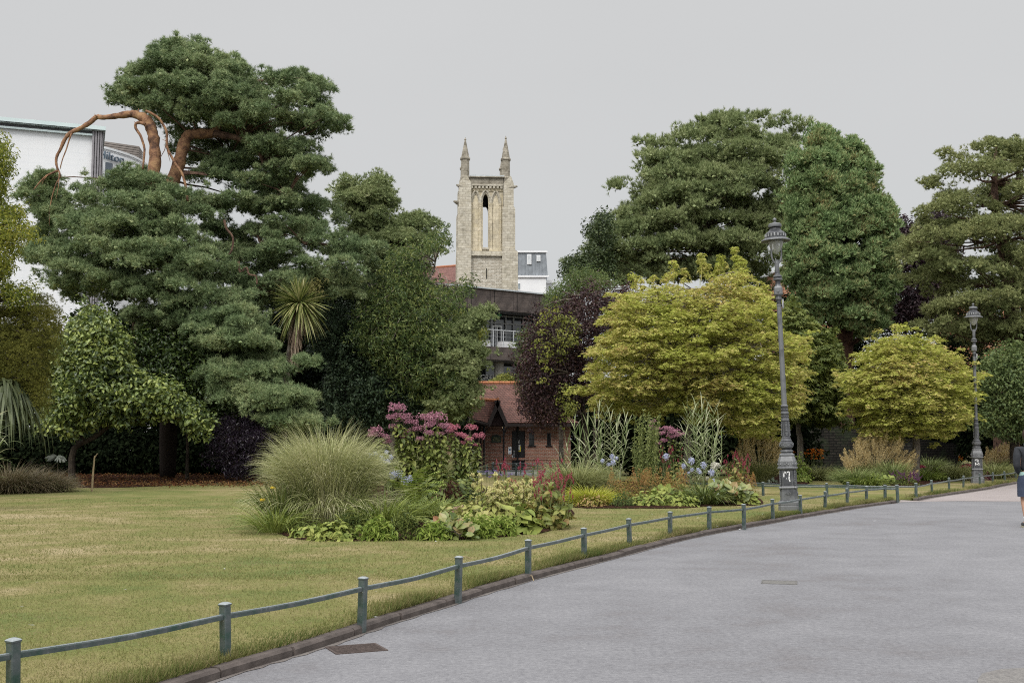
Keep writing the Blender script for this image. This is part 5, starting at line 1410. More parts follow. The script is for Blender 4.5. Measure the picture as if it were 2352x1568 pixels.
# ============================================================ generic makers
def broadleaf(name, label, cat, pg, Y, th, n, margin, rad, per, size, mat, T_, trunk=None, bmat=None, flat=.8, up=.3, droop=0., mind=.4, group=None, base=None, fr=.6, shell=.45, hollow=.4, jit=.35, limb_r=.04, front=.68, pale=0):
    polys = pg if isinstance(pg[0][0], (list, tuple)) else [pg]
    allp = np.concatenate([np.array(q) for q in polys])
    bx = base[0] if base else allp[:, 0].mean()
    b = P(bx, 1040, base[1] if base else Y); b[2] = 0
    t = tree(name, label, cat, b, group)
    mb = MB(); Cs = []
    tot = sum(abs(np.sum(np.array(q)[:, 0]*np.roll(np.array(q)[:, 1], -1)-np.roll(np.array(q)[:, 0], -1)*np.array(q)[:, 1])) for q in polys)
    for q in polys:
        A_ = abs(np.sum(np.array(q)[:, 0]*np.roll(np.array(q)[:, 1], -1)-np.roll(np.array(q)[:, 0], -1)*np.array(q)[:, 1]))
        C = volume(q, Y, th, max(4, int(n*A_/tot)), margin+(8 if mat is not M_shadeleaf and A_ > 9000 else 0), mind=mind, hollow=hollow, front=front); Cs.append(C)
    C = np.concatenate(Cs)
    leaf_clumps(mb, C, rad, per, size, T_, flat, up, droop, jit, shell)
    # stray sprigs break the outline
    ctr = C.mean(0); ix = rng.choice(len(C), max(3, int(len(C)*.45)))
    S_ = C[ix]+unit(C[ix]-ctr+rng.normal(0, .5, (len(ix), 3)))*rad*rng.uniform(.8, 1.35, (len(ix), 1))
    leaf_clumps(mb, S_, rad*.42, max(6, per//5), size, T_, min(flat*1.3, 1), up, droop, jit+.1, .6)
    mb.build('crown', mat, t)
    if trunk is not None:
        m = MB()
        line = smoothline(pxline(trunk[0], base[1] if base else Y), 3)
        line[0][2] = 0.0
        m.tube(line, np.linspace(trunk[1], trunk[2], len(line)), 9)
        skeleton(m, C, line[len(line)//3:], limb_r, .01, .05, fr)
        m.build('trunk', bmat or M_bkdk, t, smooth=False)
    if pale:
        m = MB(); s_ = np.array(line[len(line)//2:]) if trunk is not None else C[:3]
        for c in C[rng.choice(len(C), min(pale, len(C)), False)]:
            e = c+rng.normal(0, .12, 3); nd = s_[rng.randint(len(s_))]
            d = unit(nd-e); limb(m, e+d*min(1.6, np.linalg.norm(nd-e)), e+[0, -.15, .1], .022, .008, .04, 4)
        m.build('twigs', M_twigp, t)
    return t, C

# ---- right-hand big pine
bp = poly('1398,424 1424,412 1475,406 1472,358 1482,314 1497,329 1519,322 1545,330 1561,299 1582,305 1600,288 1622,292 1634,266 1658,262 1684,268 1724,258 1750,257 1776,274 1798,262 1852,278 1845,307 1820,351 1805,395 1805,500 1800,600 1739,662 1629,656 1519,650 1439,656 1373,646 1318,625 1330,600 1355,578 1362,541 1387,505 1417,486')
def conifer(name, label, pg, Y, th, n, mg, rx, rz, mat, trunk, rr, bmat, puffs=15, tufts=11, pr=.2, tl=.16, T_=T_pine, md=.6, up=.5, base=None, fr=.6, front=.62, lay=0):
    b = P(trunk[0][0], 1040, Y); b[2] = 0
    t = tree(name, label, 'tree', b)
    C = volume(pg, Y, th, n, mg, mind=md, front=front)
    C = layered(C, lay) if lay else C
    mb = MB(); pine_pads(mb, C, rx, rz, puffs, tufts, pr, tl, T_, up); pine_pads(mb, rim(pg, Y, 13), rx*.55, rz*.8, max(5, puffs//2), tufts, pr*.9, tl, T_, up); mb.build('crown', mat, t)
    line = smoothline(pxline(trunk, Y), 3); line[0][2] = 0
    m = MB(); m.tube(line, np.linspace(rr[0], rr[1], len(line)), 10)
    skeleton(m, C, line[3:], .06, .015, -.04, fr)
    m.build('trunk', bmat, t)
    return t
conifer('pine_tree', 'broad dark green pine behind the big golden maple', bp, 64, 4.4, 235, 17, .85, .42, M_bpine, [(1690, 1040), (1690, 700), (1700, 500), (1705, 350), (1710, 290)], (.45, .06), M_bkpdk, 18, 11, .25, .25, tuft(14, (8, 80), .10, .45), md=.68, up=.8, lay=1.3)
# ---- giant redwood
sq = poly('1850,318 1866,306 1881,294 1900,304 1921,313 1930,335 1945,330 1956,321 1970,335 1988,357 2017,388 2010,415 2014,441 2030,455 2046,463 2056,505 2067,551 2061,595 2064,640 2056,674 2036,700 2040,753 1990,790 1940,780 1925,752 1894,748 1846,726 1833,669 1795,647 1800,595 1800,530 1806,463 1812,410 1820,366')
conifer('redwood_tree', 'tall bright green redwood with upswept tufts, right of the dark pine', sq, 58, 3.0, 290, 13, .5, .5, M_seq, [(1940, 1040), (1942, 800), (1930, 500), (1890, 330)], (.55, .06), bark('redwood_bark', (.03, .018, .014), (.07, .038, .028), (.09, .05, .035)), 15, 11, .23, .24, tuft(8, (8, 50), .22, .6), .6, 1.1)
# ---- cedar at right
cd = poly('2162,353 2180,342 2202,335 2240,328 2285,316 2310,322 2352,326 2440,330 2520,400 2560,600 2540,900 2400,900 2352,862 2300,840 2240,790 2220,772 2160,768 2105,752 2145,718 2140,683 2105,665 2068,645 2100,625 2083,595 2072,560 2105,537 2114,498 2150,470 2165,454 2135,440 2121,419 2140,405 2180,388 2186,370')
conifer('cedar_tree', 'tall olive green cedar with open tiered branches at the right edge', cd, 52, 3.8, 225, 16, .85, .2, M_cedar, [(2312, 1040), (2312, 900), (2330, 800), (2310, 600), (2285, 470), (2290, 330)], (.6, .07), M_bkpdk, 20, 13, .2, .16, tuft(11, (12, 75), .14, .5), .70, .6, front=.6, lay=1.5)
# ---- back pine in the middle left
b2 = poly('770,458 786,430 800,420 816,425 850,404 880,412 905,435 904,470 885,492 912,500 935,500 952,488 975,505 1002,512 1004,545 984,600 980,700 900,720 840,640 800,540')
conifer('pine_tree', 'smaller rounded pine rising between the great pine and the church tower', b2, 55, 2.8, 110, 12, .6, .36, M_bpine, [(900, 1040), (900, 800), (880, 600), (860, 440)], (.3, .05), M_bkpdk, 17, 13, .21, .17, tuft(11, (12, 75), .14, .5), md=.55, up=.8, lay=1.1)
b3 = poly('1000,745 1040,742 1070,735 1100,716 1134,700 1128,722 1100,742 1110,752 1080,765 1096,790 1098,840 1090,880 1100,900 1085,935 1060,965 1010,972 985,940 1010,900 980,850 990,800')
conifer('pine_tree', 'narrow dark green pine overhanging the left end of the brick block roof', b3, 47, 1.8, 150, 7, .5, .2, M_bpine, [(1035, 1040), (1035, 900), (1045, 800), (1060, 745)], (.16, .04), M_bkpdk, 11, 10, .17, .15, md=.38)

# ---- hanging-leaf tree
ch = [poly('858,630 880,565 920,545 965,545 1000,530 1022,548 1020,562 998,582 984,602 988,630 1030,642 1070,650 1066,680 1085,700 1060,720 1080,745 1064,800 1080,850 1092,890 1060,930 1000,945 900,905 850,830 810,800 790,740 820,690'), poly('1000,545 1015,530 1034,545 1030,565 1005,580'), poly('1050,660 1070,640 1086,658 1070,680')]
broadleaf('ash_tree', 'light green drooping-leaved tree with bare grey twigs, left of the tower', 'tree', ch, 47.5, 2.8, 430, 8, .46, 60, .17, M_cherry, T_thin, ([(900, 1040), (905, 900), (910, 700), (985, 640), (1000, 600)], .14, .03), M_bkgrey, .8, .15, .4, .38, base=(900, 48), fr=.7, pale=80, jit=.45, limb_r=.028)
# ---- dark hazel mass beneath it
iv = poly('690,700 760,690 850,700 900,780 1000,850 1050,905 1064,985 960,990 700,992 735,930 740,860 700,800')
broadleaf('hazel_shrub', 'dense grey green shrub filling the space right of the cordyline trunk', 'shrub', iv, 49, 2.2, 380, 5, .46, 70, .14, M_ivy, T_l6, ([(860, 1060), (850, 950), (830, 800)], .1, .04), None, .7, .35, .3, .36)
# ---- yellow green sapling by the terrace
yl = poly('1040,705 1062,700 1075,722 1100,715 1098,740 1120,745 1132,760 1118,775 1128,790 1105,800 1095,830 1085,850 1118,846 1112,870 1080,872 1060,850 1055,780 1040,740')
broadleaf('young_tree', 'small yellow green tree between the pine and the glazed terrace', 'tree', yl, 58, 1.0, 60, 5, .34, 34, .15, M_olive, T_l6, ([(1080, 1040), (1078, 900), (1080, 720)], .06, .02), M_bkgrey, .6, .45, .2, .3)
gb = poly('1118,880 1135,868 1148,856 1165,854 1185,862 1190,885 1120,890')
broadleaf('golden_shrub', 'low golden shrub showing above the tiled ridge of the brick block', 'shrub', gb, 72, 1.2, 34, 3, .3, 60, .13, M_olive, T_l6, ([(1140, 1010), (1140, 880)], .08, .03), None, .5, .5, .2, .4)

# ---- far left trees
e1 = [poly('-70,300 0,304 14,310 28,335 46,350 30,372 42,392 20,410 24,440 8,470 -70,480'), poly('-70,440 0,455 40,455 78,470 60,490 88,522 85,552 52,562 40,600 20,650 -70,700'), poly('0,640 40,648 90,660 60,700 0,700')]
broadleaf('bay_tree', 'yellow tipped evergreen tree cut by the left edge of the picture', 'tree', e1, 31, 2.0, 300, 5, .26, 56, .10, M_edge, T_thin, ([(-50, 1040), (-30, 700), (-30, 340)], .2, .04), M_bkdk, .9, .35, .1, .25, base=(-50, 31))
yw = poly('-70,672 30,684 60,672 100,664 125,675 146,700 140,730 150,760 144,800 120,850 122,895 118,930 85,958 20,905 -70,900')
broadleaf('golden_conifer', 'bushy golden brown conifer at the left edge', 'shrub', yw, 32, 1.8, 300, 5, .28, 80, .06, M_yew, T_pine, ([(-20, 1060), (-10, 900), (0, 720)], .15, .04), M_bkdk, .6, .5, .5, .26, jit=.3)
# ---- camellia
cm = poly('128,808 140,770 157,735 183,697 209,688 238,702 271,722 295,760 308,783 304,838 350,850 403,867 420,885 425,904 470,930 494,970 476,1006 440,1012 420,985 403,972 350,975 311,972 286,986 249,975 200,990 154,1008 120,990 66,992 92,926 121,860')
cmt, _ = broadleaf('camellia_bush', 'large glossy leaved camellia bush overhanging the bark mulch', 'shrub', cm, 40, 2.0, 460, 6, .36, 46, .165, M_cam, T_l6, ([(165, 1092), (170, 1030), (215, 1005), (255, 975)], .13, .06), M_bkdk, .8, .35, .25, .32, base=(165, 40), fr=.4, jit=.45)
cm2 = poly('440,860 490,880 530,930 540,960 500,975 494,1000 475,1010 450,990 420,960 430,900')
broadleaf('camellia_bush', 'darker camellia bush in the shade between the glossy camellia and the purple bush', 'shrub', poly('285,745 400,750 480,770 540,850 560,930 545,985 500,1000 470,960 380,900 300,860'), 42.6, 1.2, 230, 4, .36, 50, .15, leafmat('shaded_camellia_leaves', [(.025, .045, .014), (.05, .085, .022), (.11, .155, .035)], .4, .2, 1, .5, .6), T_l6, ([(430, 1080), (430, 1000), (420, 880)], .07, .03), M_bkdk, .8, .35, .2, .34)  # darker copy of the camellia leaf colours, with the shade put in
# ---- dark purple bush
pp = poly('494,985 505,960 522,944 545,955 571,926 600,950 632,978 650,1010 632,1060 616,1088 568,1100 513,1090 462,1056 480,1020')
broadleaf('purple_bush', 'almost black purple leaved bush on the edge of the mulch', 'shrub', pp, 40.5, 1.0, 130, 4, .30, 60, .11, M_pbush, T_thin, ([(560, 1098), (560, 1050), (565, 990)], .04, .02), None, .8, .3, .2, .26)
# ---- plum & green tree in the centre
pl = poly('1190,790 1205,770 1200,740 1225,730 1240,700 1290,690 1330,660 1370,650 1400,665 1440,640 1480,640 1440,700 1420,760 1380,800 1400,930 1330,930 1300,982 1250,985 1222,980 1190,930 1186,850')
broadleaf('plum_tree', 'dark purple leaved plum tree left of the big golden maple', 'tree', pl, 47, 2.4, 430, 6, .42, 60, .11, M_plum, T_l6, ([(1350, 1060), (1340, 950), (1325, 800), (1340, 680)], .16, .03), M_bkdk, .8, .3, .2, .38, pale=60, limb_r=.03)
rb = [poly('1240,700 1250,660 1285,640 1300,612 1350,605 1400,625 1440,640 1470,650 1400,670 1330,690 1270,720'), poly('1182,770 1200,745 1240,735 1245,790 1215,850 1230,920 1205,930 1190,880 1185,820')]
broadleaf('robinia_tree', 'feathery grey green tree rising behind the purple plum', 'tree', rb, 51, 1.8, 200, 5, .42, 60, .11, M_robin, T_leaf, ([(1290, 1040), (1290, 850), (1330, 650)], .12, .03), M_bkgrey, .6, .4, .3, .38, pale=16, fr=.4)
rb = [poly('1240,700 1290,690 1330,720 1340,780 1290,860 1250,900 1225,880 1215,800'), poly('1290,850 1330,880 1330,960 1290,985 1270,930')]
broadleaf('spindle_shrub', 'yellow green branches threading through the purple plum', 'shrub', rb, 44.4, .7, 46, 4, .30, 34, .11, M_olive, T_l6, ([(1345, 1060), (1335, 950), (1290, 820)], .02, .012), M_bkdk, .5, .4, .3, .3, fr=.8)
dk = [poly('1281,632 1283,596 1300,580 1318,570 1335,575 1342,540 1332,519 1355,500 1350,488 1362,479 1385,475 1402,472 1420,520 1420,640 1340,660')]
broadleaf('oak_tree', 'dark round leaved tree peeping out left of the broad dark pine', 'tree', dk, 60, 1.6, 110, 6, .5, 60, .15, M_dkgreen, T_l6, ([(1370, 1040), (1370, 700), (1375, 520)], .2, .05), M_bkdk, .8, .3, .2, .42)
# ---- copper beech
cb = poly('2030,480 2046,500 2060,462 2080,490 2110,500 2112,470 2135,468 2160,462 2200,500 2210,600 2180,700 2150,745 2100,752 2060,770 2030,740 2040,620 2060,560')
broadleaf('copper_beech', 'dark purple copper beech between the redwood and the cedar', 'tree', cb, 66, 3.0, 240, 6, .6, 60, .2, M_beech, T_l6, ([(2110, 1040), (2110, 800), (2115, 560)], .3, .05), M_bkdk, .9, .3, .2, .5, fr=.4)
# ---- golden maples
g1 = [poly('1310,880 1330,862 1350,845 1345,820 1356,780 1380,745 1375,720 1395,690 1392,676 1420,680 1440,668 1450,640 1475,652 1500,645 1520,660 1545,636 1560,650 1580,640 1600,650 1618,620 1640,632 1652,600 1672,622 1700,590 1722,640 1760,650 1778,690 1790,700 1790,740 1830,745 1846,790 1842,820 1866,850 1850,868 1862,900 1840,920 1850,945 1808,965 1795,1000 1760,1018 1700,1016 1680,990 1640,982 1600,992 1560,972 1480,956 1440,962 1400,948 1370,952 1345,925 1315,905')]
t1, C1 = broadleaf('golden_maple', 'largest yellow green maple tree, standing behind the first lamp post', 'tree', g1, 40, 3.4, 540, 7, .50, 110, .105, M_maple, T_palm, ([(1580, 1075), (1580, 1000), (1590, 900), (1600, 760), (1640, 640)], .15, .04), M_bkgrey, .26, .8, .35, .46, base=(1580, 40.5), fr=.7, shell=.5, jit=.32, limb_r=.03, pale=40)
sp = MB()
for px, py in [(1547, 606), (1572, 622), (1612, 588), (1608, 600), (1655, 592), (1688, 573), (1690, 590), (1500, 640), (1452, 635), (1652, 606), (1625, 612), (1705, 600), (1470, 640), (1530, 640)]:
    c = P(px, py, 40.3+rng.uniform(-1, 1)); leaf_clumps(sp, np.array([c, c+[.05, 0, -.3]]), .17, 34, .12, T_palm, .9, .5, .2)
    sp.tube([c, c-[rng.uniform(-.1, .1), 0, .9]], .012, 4)
sp.build('top_shoots', M_maple, t1)
g2 = [poly('1925,912 1945,895 1930,870 1942,840 1965,832 1950,800 1985,795 1980,772 2005,778 2020,760 2045,766 2080,752 2110,775 2150,768 2165,790 2200,790 2205,820 2235,842 2262,850 2245,880 2268,915 2240,925 2245,960 2190,1002 2120,1020 2080,1006 2050,1022 1985,1010 1970,970 1940,955')]
broadleaf('golden_maple', 'smaller yellow green maple tree behind the right-hand flower bed', 'tree', g2, 42, 2.8, 320, 7, .48, 110, .105, M_maple, T_palm, ([(2100, 1062), (2105, 1020), (2098, 980), (2085, 880), (2080, 790)], .17, .04), M_bkgrey, .26, .85, .35, .45, base=(2100, 42), fr=.7, jit=.3, limb_r=.03, pale=10)
# ---- little chestnut
cn = [poly('1792,700 1830,690 1850,720 1870,730 1885,760 1905,740 1920,790 1935,800 1930,850 1942,880 1930,930 1950,960 1900,985 1870,960 1840,985 1800,960 1800,850 1815,780')]
broadleaf('chestnut_tree', 'dull green chestnut tree with a pale forked trunk between the maples', 'tree', cn, 46, 2.0, 260, 6, .46, 50, .19, M_chest, T_palm7, ([(1838, 1055), (1838, 1010), (1834, 975), (1850, 880), (1860, 760)], .14, .04), M_bkgrey, .5, .6, .4, .42, base=(1838, 46), fr=.5)
# ---- green tree at far right
rt = [poly('2238,870 2250,850 2246,815 2270,800 2285,775 2310,790 2330,765 2352,790 2400,760 2470,780 2480,980 2400,1010 2352,1020 2300,1010 2250,1000 2228,960 2262,920')]
broadleaf('lime_tree', 'mid green broadleaf tree at the right edge behind the second lamp', 'tree', rt, 47, 2.2, 420, 6, .44, 56, .13, M_robin, T_l6, ([(2330, 1055), (2330, 980), (2340, 880)], .22, .06), M_bkdk, .6, .55, .3, .4, base=(2330, 47))
# ---- shrubs standing in for canopy shade behind, so that the understorey closes up
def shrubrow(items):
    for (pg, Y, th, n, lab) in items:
        broadleaf('shade_standin_shrub', lab, 'shrub', poly(pg), Y, th, n*2, 2, .65, 110, .19, M_shadeleaf, T_l6, None, None, .8, .3, .2, .36, group='dark shrubs standing in for shade under the trees', hollow=.3)
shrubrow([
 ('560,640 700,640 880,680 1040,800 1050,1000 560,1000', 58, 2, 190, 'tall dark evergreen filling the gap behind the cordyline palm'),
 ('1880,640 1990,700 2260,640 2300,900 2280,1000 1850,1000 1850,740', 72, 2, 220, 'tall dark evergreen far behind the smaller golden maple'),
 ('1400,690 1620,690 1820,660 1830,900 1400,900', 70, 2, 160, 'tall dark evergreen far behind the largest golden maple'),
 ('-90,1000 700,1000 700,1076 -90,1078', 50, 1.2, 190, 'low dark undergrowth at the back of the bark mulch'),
 ('-90,760 110,760 180,760 200,1000 190,1068 -90,1070', 51, 1.5, 110, 'dark shrub standing in for deep shade behind the golden conifer at the left edge'),
 ('170,740 300,720 420,720 430,1064 180,1068', 52, 1.5, 120, 'dark shrub standing in for deep shade behind the camellia'),
 ('410,720 600,780 700,830 720,1064 420,1066', 51, 1.5, 130, 'dark shrub standing in for deep shade behind the purple bush'),
 ('700,900 1060,900 1052,1068 700,1070', 55, 1.5, 130, 'dark shrub standing in for shade behind the drooping-leaved tree'),
 ('1180,900 1420,880 1500,950 1490,1070 1275,1072 1255,960', 66, 1.2, 110, 'dark shrub standing in for shade right of the brick block'),
 ('1400,900 1840,900 1850,1030 1830,1062 1400,1064', 50, 1.5, 170, 'dark shrub standing in for shade under the largest golden maple'),
 ('1800,900 1960,880 2060,900 2060,1000 1800,1000', 66, 1.5, 90, 'dark shrub standing in for shade beyond the stone wall'),
 ('2040,900 2260,900 2260,1030 2040,1030', 62, 1.5, 100, 'dark shrub standing in for shade behind the smaller golden maple'),
 ('2200,880 2500,880 2500,1036 2220,1036', 56, 1.5, 130, 'dark shrub standing in for shade at the right edge beyond the pale grasses')])

# ---- cordyline palm
cb_ = P(651, 1005, 43.0); cb_[2] = 0
M_cordl = leafmat('cordyline_leaves', [(.09, .12, .03), (.20, .24, .07), (.34, .35, .13), (.44, .41, .2)], .4, .25, 1.5, .4, .7)
M_cordd = leafmat('dead_leaf_skirt', [(.20, .14, .10), (.34, .26, .19), (.46, .37, .28)], .8, .2, 1.5, .2, .7)
co_ = tree('cordyline_palm', 'cabbage palm with a spiky round head and dead brown skirt', 'palm tree', cb_)
m = MB(); m.tube(smoothline(pxline([(649, 1060), (650, 985), (653, 890), (665, 820), (675, 760), (688, 700)], 43), 3), np.linspace(.17, .13, 16), 10); m.build('trunk', M_bkgrey, co_)
def sword(mb, c, d, Ln, wd, droop, seg=5, twist=.3):
    """long strap leaf arching under its weight"""
    d = unit(np.array(d, float)); s = np.cross(d, [0, 0, 1.0]); s = s/(np.linalg.norm(s)+1e-6)
    s = unit(s+rng.normal(0, twist, 3))
    t = np.linspace(0, 1, seg)
    p = c+d*(t*Ln)[:, None]; p[:, 2] -= droop*Ln*t**2.2
    w_ = wd*np.array([.5]+[1-.1*i for i in range(seg-2)]+[.05])[:seg, None]/2
    V = np.concatenate([p-s*w_, p+s*w_]); i = np.arange(seg-1)
    mb.add(V, np.stack([i, i+1, i+1+seg, i+seg], 1))
hc = P(688, 697, 42.9)
m = MB()
for i in range(420):
    d = unit(rng.normal(size=3)); 
    if d[2] < -.75: continue
    sword(m, hc+d*.08, d, rng.uniform(.85, 1.3), .055, .12+.5*max(0, .3-d[2]), 5)
m.build('crown', M_cordl, co_)
m = MB()
for i in range(330):
    a = rng.uniform(0, 2*pi); r = rng.uniform(.05, .45)
    z = rng.uniform(-.1, -2.3); r *= 1-.35*abs(z)/2
    c = hc+np.array([r*math.cos(a)*.5, r*math.sin(a)*.5, z*.9+.1]); c[0] -= .10*abs(z)
    sword(m, c, [math.cos(a)*.3, math.sin(a)*.3, -1], rng.uniform(.4, .8), .045, 0, 4)
m.build('dead_leaves', M_cordd, co_)
m = MB(); fc = P(722, 655, 42.8)
C = fc+rng.normal(0, .16, (26, 3)); leaf_clumps(m, C, .14, 16, .07, T_thin, 1.3, .2, .3)
m.build('flower_panicle', leafmat('seed_panicle', [(.20, .19, .06), (.33, .29, .12)], .7, .2), co_)
# ---- drooping strap-leaved plant at the left edge
b = P(10, 1060, 31); b[2] = 0
pt = tree('cordyline_palm', 'strap leaved palm with long hanging dark leaves under the golden conifer', 'palm tree', b)
m = MB(); top = P(15, 890, 31); m.tube([b-[.6, 0, 0], top-[.3, 0, 0], top], .09, 8); m.build('trunk', M_bkdk, pt)
m = MB()
for i in range(240):
    a = rng.uniform(0, 2*pi); el = rng.uniform(-.2, 1.0)
    d = np.array([math.cos(a)*math.cos(el), math.sin(a)*math.cos(el), math.sin(el)])
    t = np.linspace(0, 1, 7); Ln = rng.uniform(1.5, 2.1)
    p = top+rng.normal(0, .1, 3)+np.outer(t*Ln*.62*np.minimum(1, 1.5-t*.6), d); p[:, 2] -= Ln*.85*t**1.9
    s = np.cross(d, [0, 0, 1.]); s = unit(s); w_ = np.array([.03, .05, .06, .055, .045, .03, .004])[:, None]/2*1.3
    V = np.concatenate([p-s*w_, p+s*w_]); ii = np.arange(6); m.add(V, np.stack([ii, ii+1, ii+8, ii+7], 1))
m.build('crown', leafmat('strap_leaves', [(.035, .05, .02), (.08, .10, .045), (.14, .165, .08)], .4, .25, 1.5, .4, .7), pt)
# ------------------------------------------------------------ herbaceous plants
def arch_blades(mb, base, az, Ln, lean, droop, wd, seg=6, twist=.4, taper=None, pw=1.4):
    n = len(base); t = np.linspace(0, 1, seg)[None]
    th = lean[:, None]+droop[:, None]*t**pw
    ds = Ln[:, None]/(seg-1)
    r = np.concatenate([np.zeros((n, 1)), np.cumsum(np.sin(th[:, 1:])*ds, 1)], 1)
    z = np.concatenate([np.zeros((n, 1)), np.cumsum(np.cos(th[:, 1:])*ds, 1)], 1)
    ca, sa = np.cos(az)[:, None], np.sin(az)[:, None]
    Pp = base[:, None]+np.stack([r*ca, r*sa, z], -1)
    s = np.stack([-sa[:, 0], ca[:, 0], 0*az], -1)+rng.normal(0, twist, (n, 3)); s = unit(s)
    tp = taper if taper is not None else np.interp(t[0], [0, .25, .7, 1], [.6, 1, .75, .04])
    w_ = np.broadcast_to(np.asarray(wd, float), (n,))[:, None, None]*tp[None, :, None]/2
    V = np.concatenate([Pp-s[:, None]*w_, Pp+s[:, None]*w_], 1)
    i = np.arange(seg-1); q = np.stack([i, i+1, i+1+seg, i+seg], 1)
    Fc = q[None]+(np.arange(n)*2*seg)[:, None, None]
    mb.add(V.reshape(-1, 3), Fc.reshape(-1, 4))
    return Pp
def disc(c, r, n, sy=1.):
    a = rng.uniform(0, 2*pi, n); q = r*np.sqrt(rng.uniform(0, 1, n))
    return np.stack([c[0]+q*np.cos(a), c[1]+q*np.sin(a)*sy, np.full(n, c[2])], 1), a, q/r
def base_of(px, py): return G(px, py, LZ+.01)
def fountain(mb, c, h, spread, n, wd, r0=.25, droop=1.5, lean0=.15, seg=7, twist=.4, hv=.25):
    b, a, q = disc(c, r0, n)
    lean = lean0*rng.uniform(.2, 1.2, n)+q*spread*.5+rng.uniform(0, spread*.4, n)
    az = a+rng.normal(0, .35, n)
    dr = droop*rng.uniform(.35, 1.15, n)
    arch_blades(mb, b, az, h*rng.uniform(1-hv, 1+hv*.5, n), lean, dr, wd, seg, twist)
def mound(mb, c, rx, ry, rz, n, size, T_, up=.5, jit=.35, lump=.18, fill=.6):
    d = unit(rng.normal(size=(n, 3))); d[:, 2] = np.abs(d[:, 2])
    L_ = 1+lump*np.sin(d[:, 0]*5+c[0]*3)*np.cos(d[:, 1]*4+c[1])+lump*.8*np.sin(d[:, 0]*11+d[:, 2]*7)
    q = rng.uniform(fill, 1, (n, 1))
    pos = np.array(c)+d*q*L_[:, None]*np.array([rx, ry, rz])
    nrm = unit(d/np.array([rx, ry, max(rz, .1)])*rx*(1-up)+np.array([0, 0, up*1.2])+rng.normal(0, jit, (n, 3)))
    h = np.array([[0.02, 0, 1.0]]); x = unit(np.cross(h, nrm)); y = np.cross(nrm, x)
    sp = np.arctan2((d*y).sum(1), (d*x).sum(1))+rng.normal(0, .7, n)
    scatter(mb, T_[0], T_[1], pos, nrm, size*rng.uniform(.6, 1.25, n), sp)
def heads(parent, name, mes, pos, sc_=None, tilt=.25):
    for i, p in enumerate(pos):
        o = meshobj(name, mes[i % len(mes)], parent, np.array(p)-np.array(parent.location))
        s = 1. if sc_ is None else float(sc_[i]); o.scale = (s, s, s*rng.uniform(.85, 1.15))
        o.rotation_euler = (rng.normal(0, tilt), rng.normal(0, tilt), rng.uniform(0, 6.28))
def lm(name, cols, tr=.25, rough=.5, w=.6, ns=1.6, spec=.3): return leafmat(name, cols, rough, tr, ns, spec, w)
M_misc = lm('striped_grass', [(.20, .23, .09), (.34, .36, .15), (.48, .48, .24), (.60, .57, .36)])
M_misc2 = lm('fine_green_grass', [(.18, .21, .075), (.29, .31, .12), (.40, .40, .18)])
M_dgrass = lm('deep_green_grass', [(.13, .18, .06), (.22, .27, .09), (.32, .35, .14)])
M_brgrass = lm('tawny_grass', [(.09, .08, .04), (.18, .14, .08), (.28, .22, .14), (.13, .14, .05)])
M_daylily = lm('daylily_leaves', [(.10, .15, .03), (.19, .24, .05), (.28, .32, .08)])
M_bright = lm('bright_foliage', [(.15, .22, .04), (.26, .34, .07), (.36, .42, .11)])
M_lime = lm('lime_foliage', [(.25, .29, .03), (.39, .41, .04), (.48, .46, .07)])
M_mid = lm('mid_green_foliage', [(.06, .09, .025), (.12, .155, .04), (.20, .23, .06)])
M_jp = lm('joe_pye_leaves', [(.08, .11, .025), (.17, .21, .05), (.28, .30, .08)])
M_hosta = lm('hosta_leaves', [(.14, .19, .045), (.25, .29, .07), (.36, .38, .11)], .2, .6, .5, 1.2, .15)
M_berg = lm('bergenia_leaves', [(.08, .12, .03), (.17, .21, .06), (.27, .28, .09), (.32, .15, .08)], .15, .35, .6, 2, .5)
M_berg2 = lm('reddish_leaves', [(.10, .14, .04), (.20, .23, .07), (.26, .17, .09)], .15, .35)
M_phl = lm('jerusalem_sage_leaves', [(.20, .23, .06), (.31, .33, .09), (.41, .40, .14), (.36, .32, .13)])
M_pers = lm('knotweed_leaves', [(.10, .13, .03), (.19, .22, .05), (.29, .28, .08), (.30, .18, .07)])
M_rust = lm('rusty_fern', [(.18, .17, .04), (.28, .24, .06), (.38, .27, .10), (.36, .20, .09)])
M_fern = lm('fern_fronds', [(.16, .23, .04), (.28, .35, .07), (.38, .42, .12)])
M_stem = plain('plant_stem', (.07, .06, .03), (.04, .025, .02), 20, .7)
M_gstem = plain('green_stem', (.14, .17, .06), (.09, .11, .04), 20, .7)
M_pink = lm('dusky_pink_florets', [(.27, .11, .16), (.42, .19, .26), (.54, .29, .35)], .2, .7, .7, 6)
M_pink2 = lm('rose_pink_florets', [(.33, .09, .14), (.50, .16, .22), (.60, .27, .31)], .2, .7, .7, 6)
M_blue = lm('pale_blue_petals', [(.40, .43, .62), (.54, .57, .73), (.68, .70, .80)], .3, .6, .7, 6)
M_lil = lm('lilac_petals', [(.26, .17, .42), (.38, .27, .55)], .3, .6, .7, 6)
M_red = lm('crimson_spikes', [(.17, .02, .035), (.32, .045, .08), (.43, .11, .14)], .2, .6, .7, 6)
M_cream = lm('cream_whorls', [(.60, .57, .22), (.76, .72, .38), (.5, .42, .2)], .2, .7, .7, 6)
M_sed = lm('sedum_heads', [(.45, .27, .22), (.55, .38, .30), (.40, .35, .20)], .2, .7, .7, 6)
M_orange = lm('orange_daisies', [(.62, .12, .015), (.78, .27, .025), (.75, .42, .06)], .2, .6, .7, 6)
M_yel = lm('yellow_petals', [(.62, .45, .03), (.7, .55, .08)], .2, .6)
M_gold = lm('golden_oat_panicle', [(.52, .41, .19), (.70, .56, .29), (.80, .67, .40)], .3, .7, .6, 3)
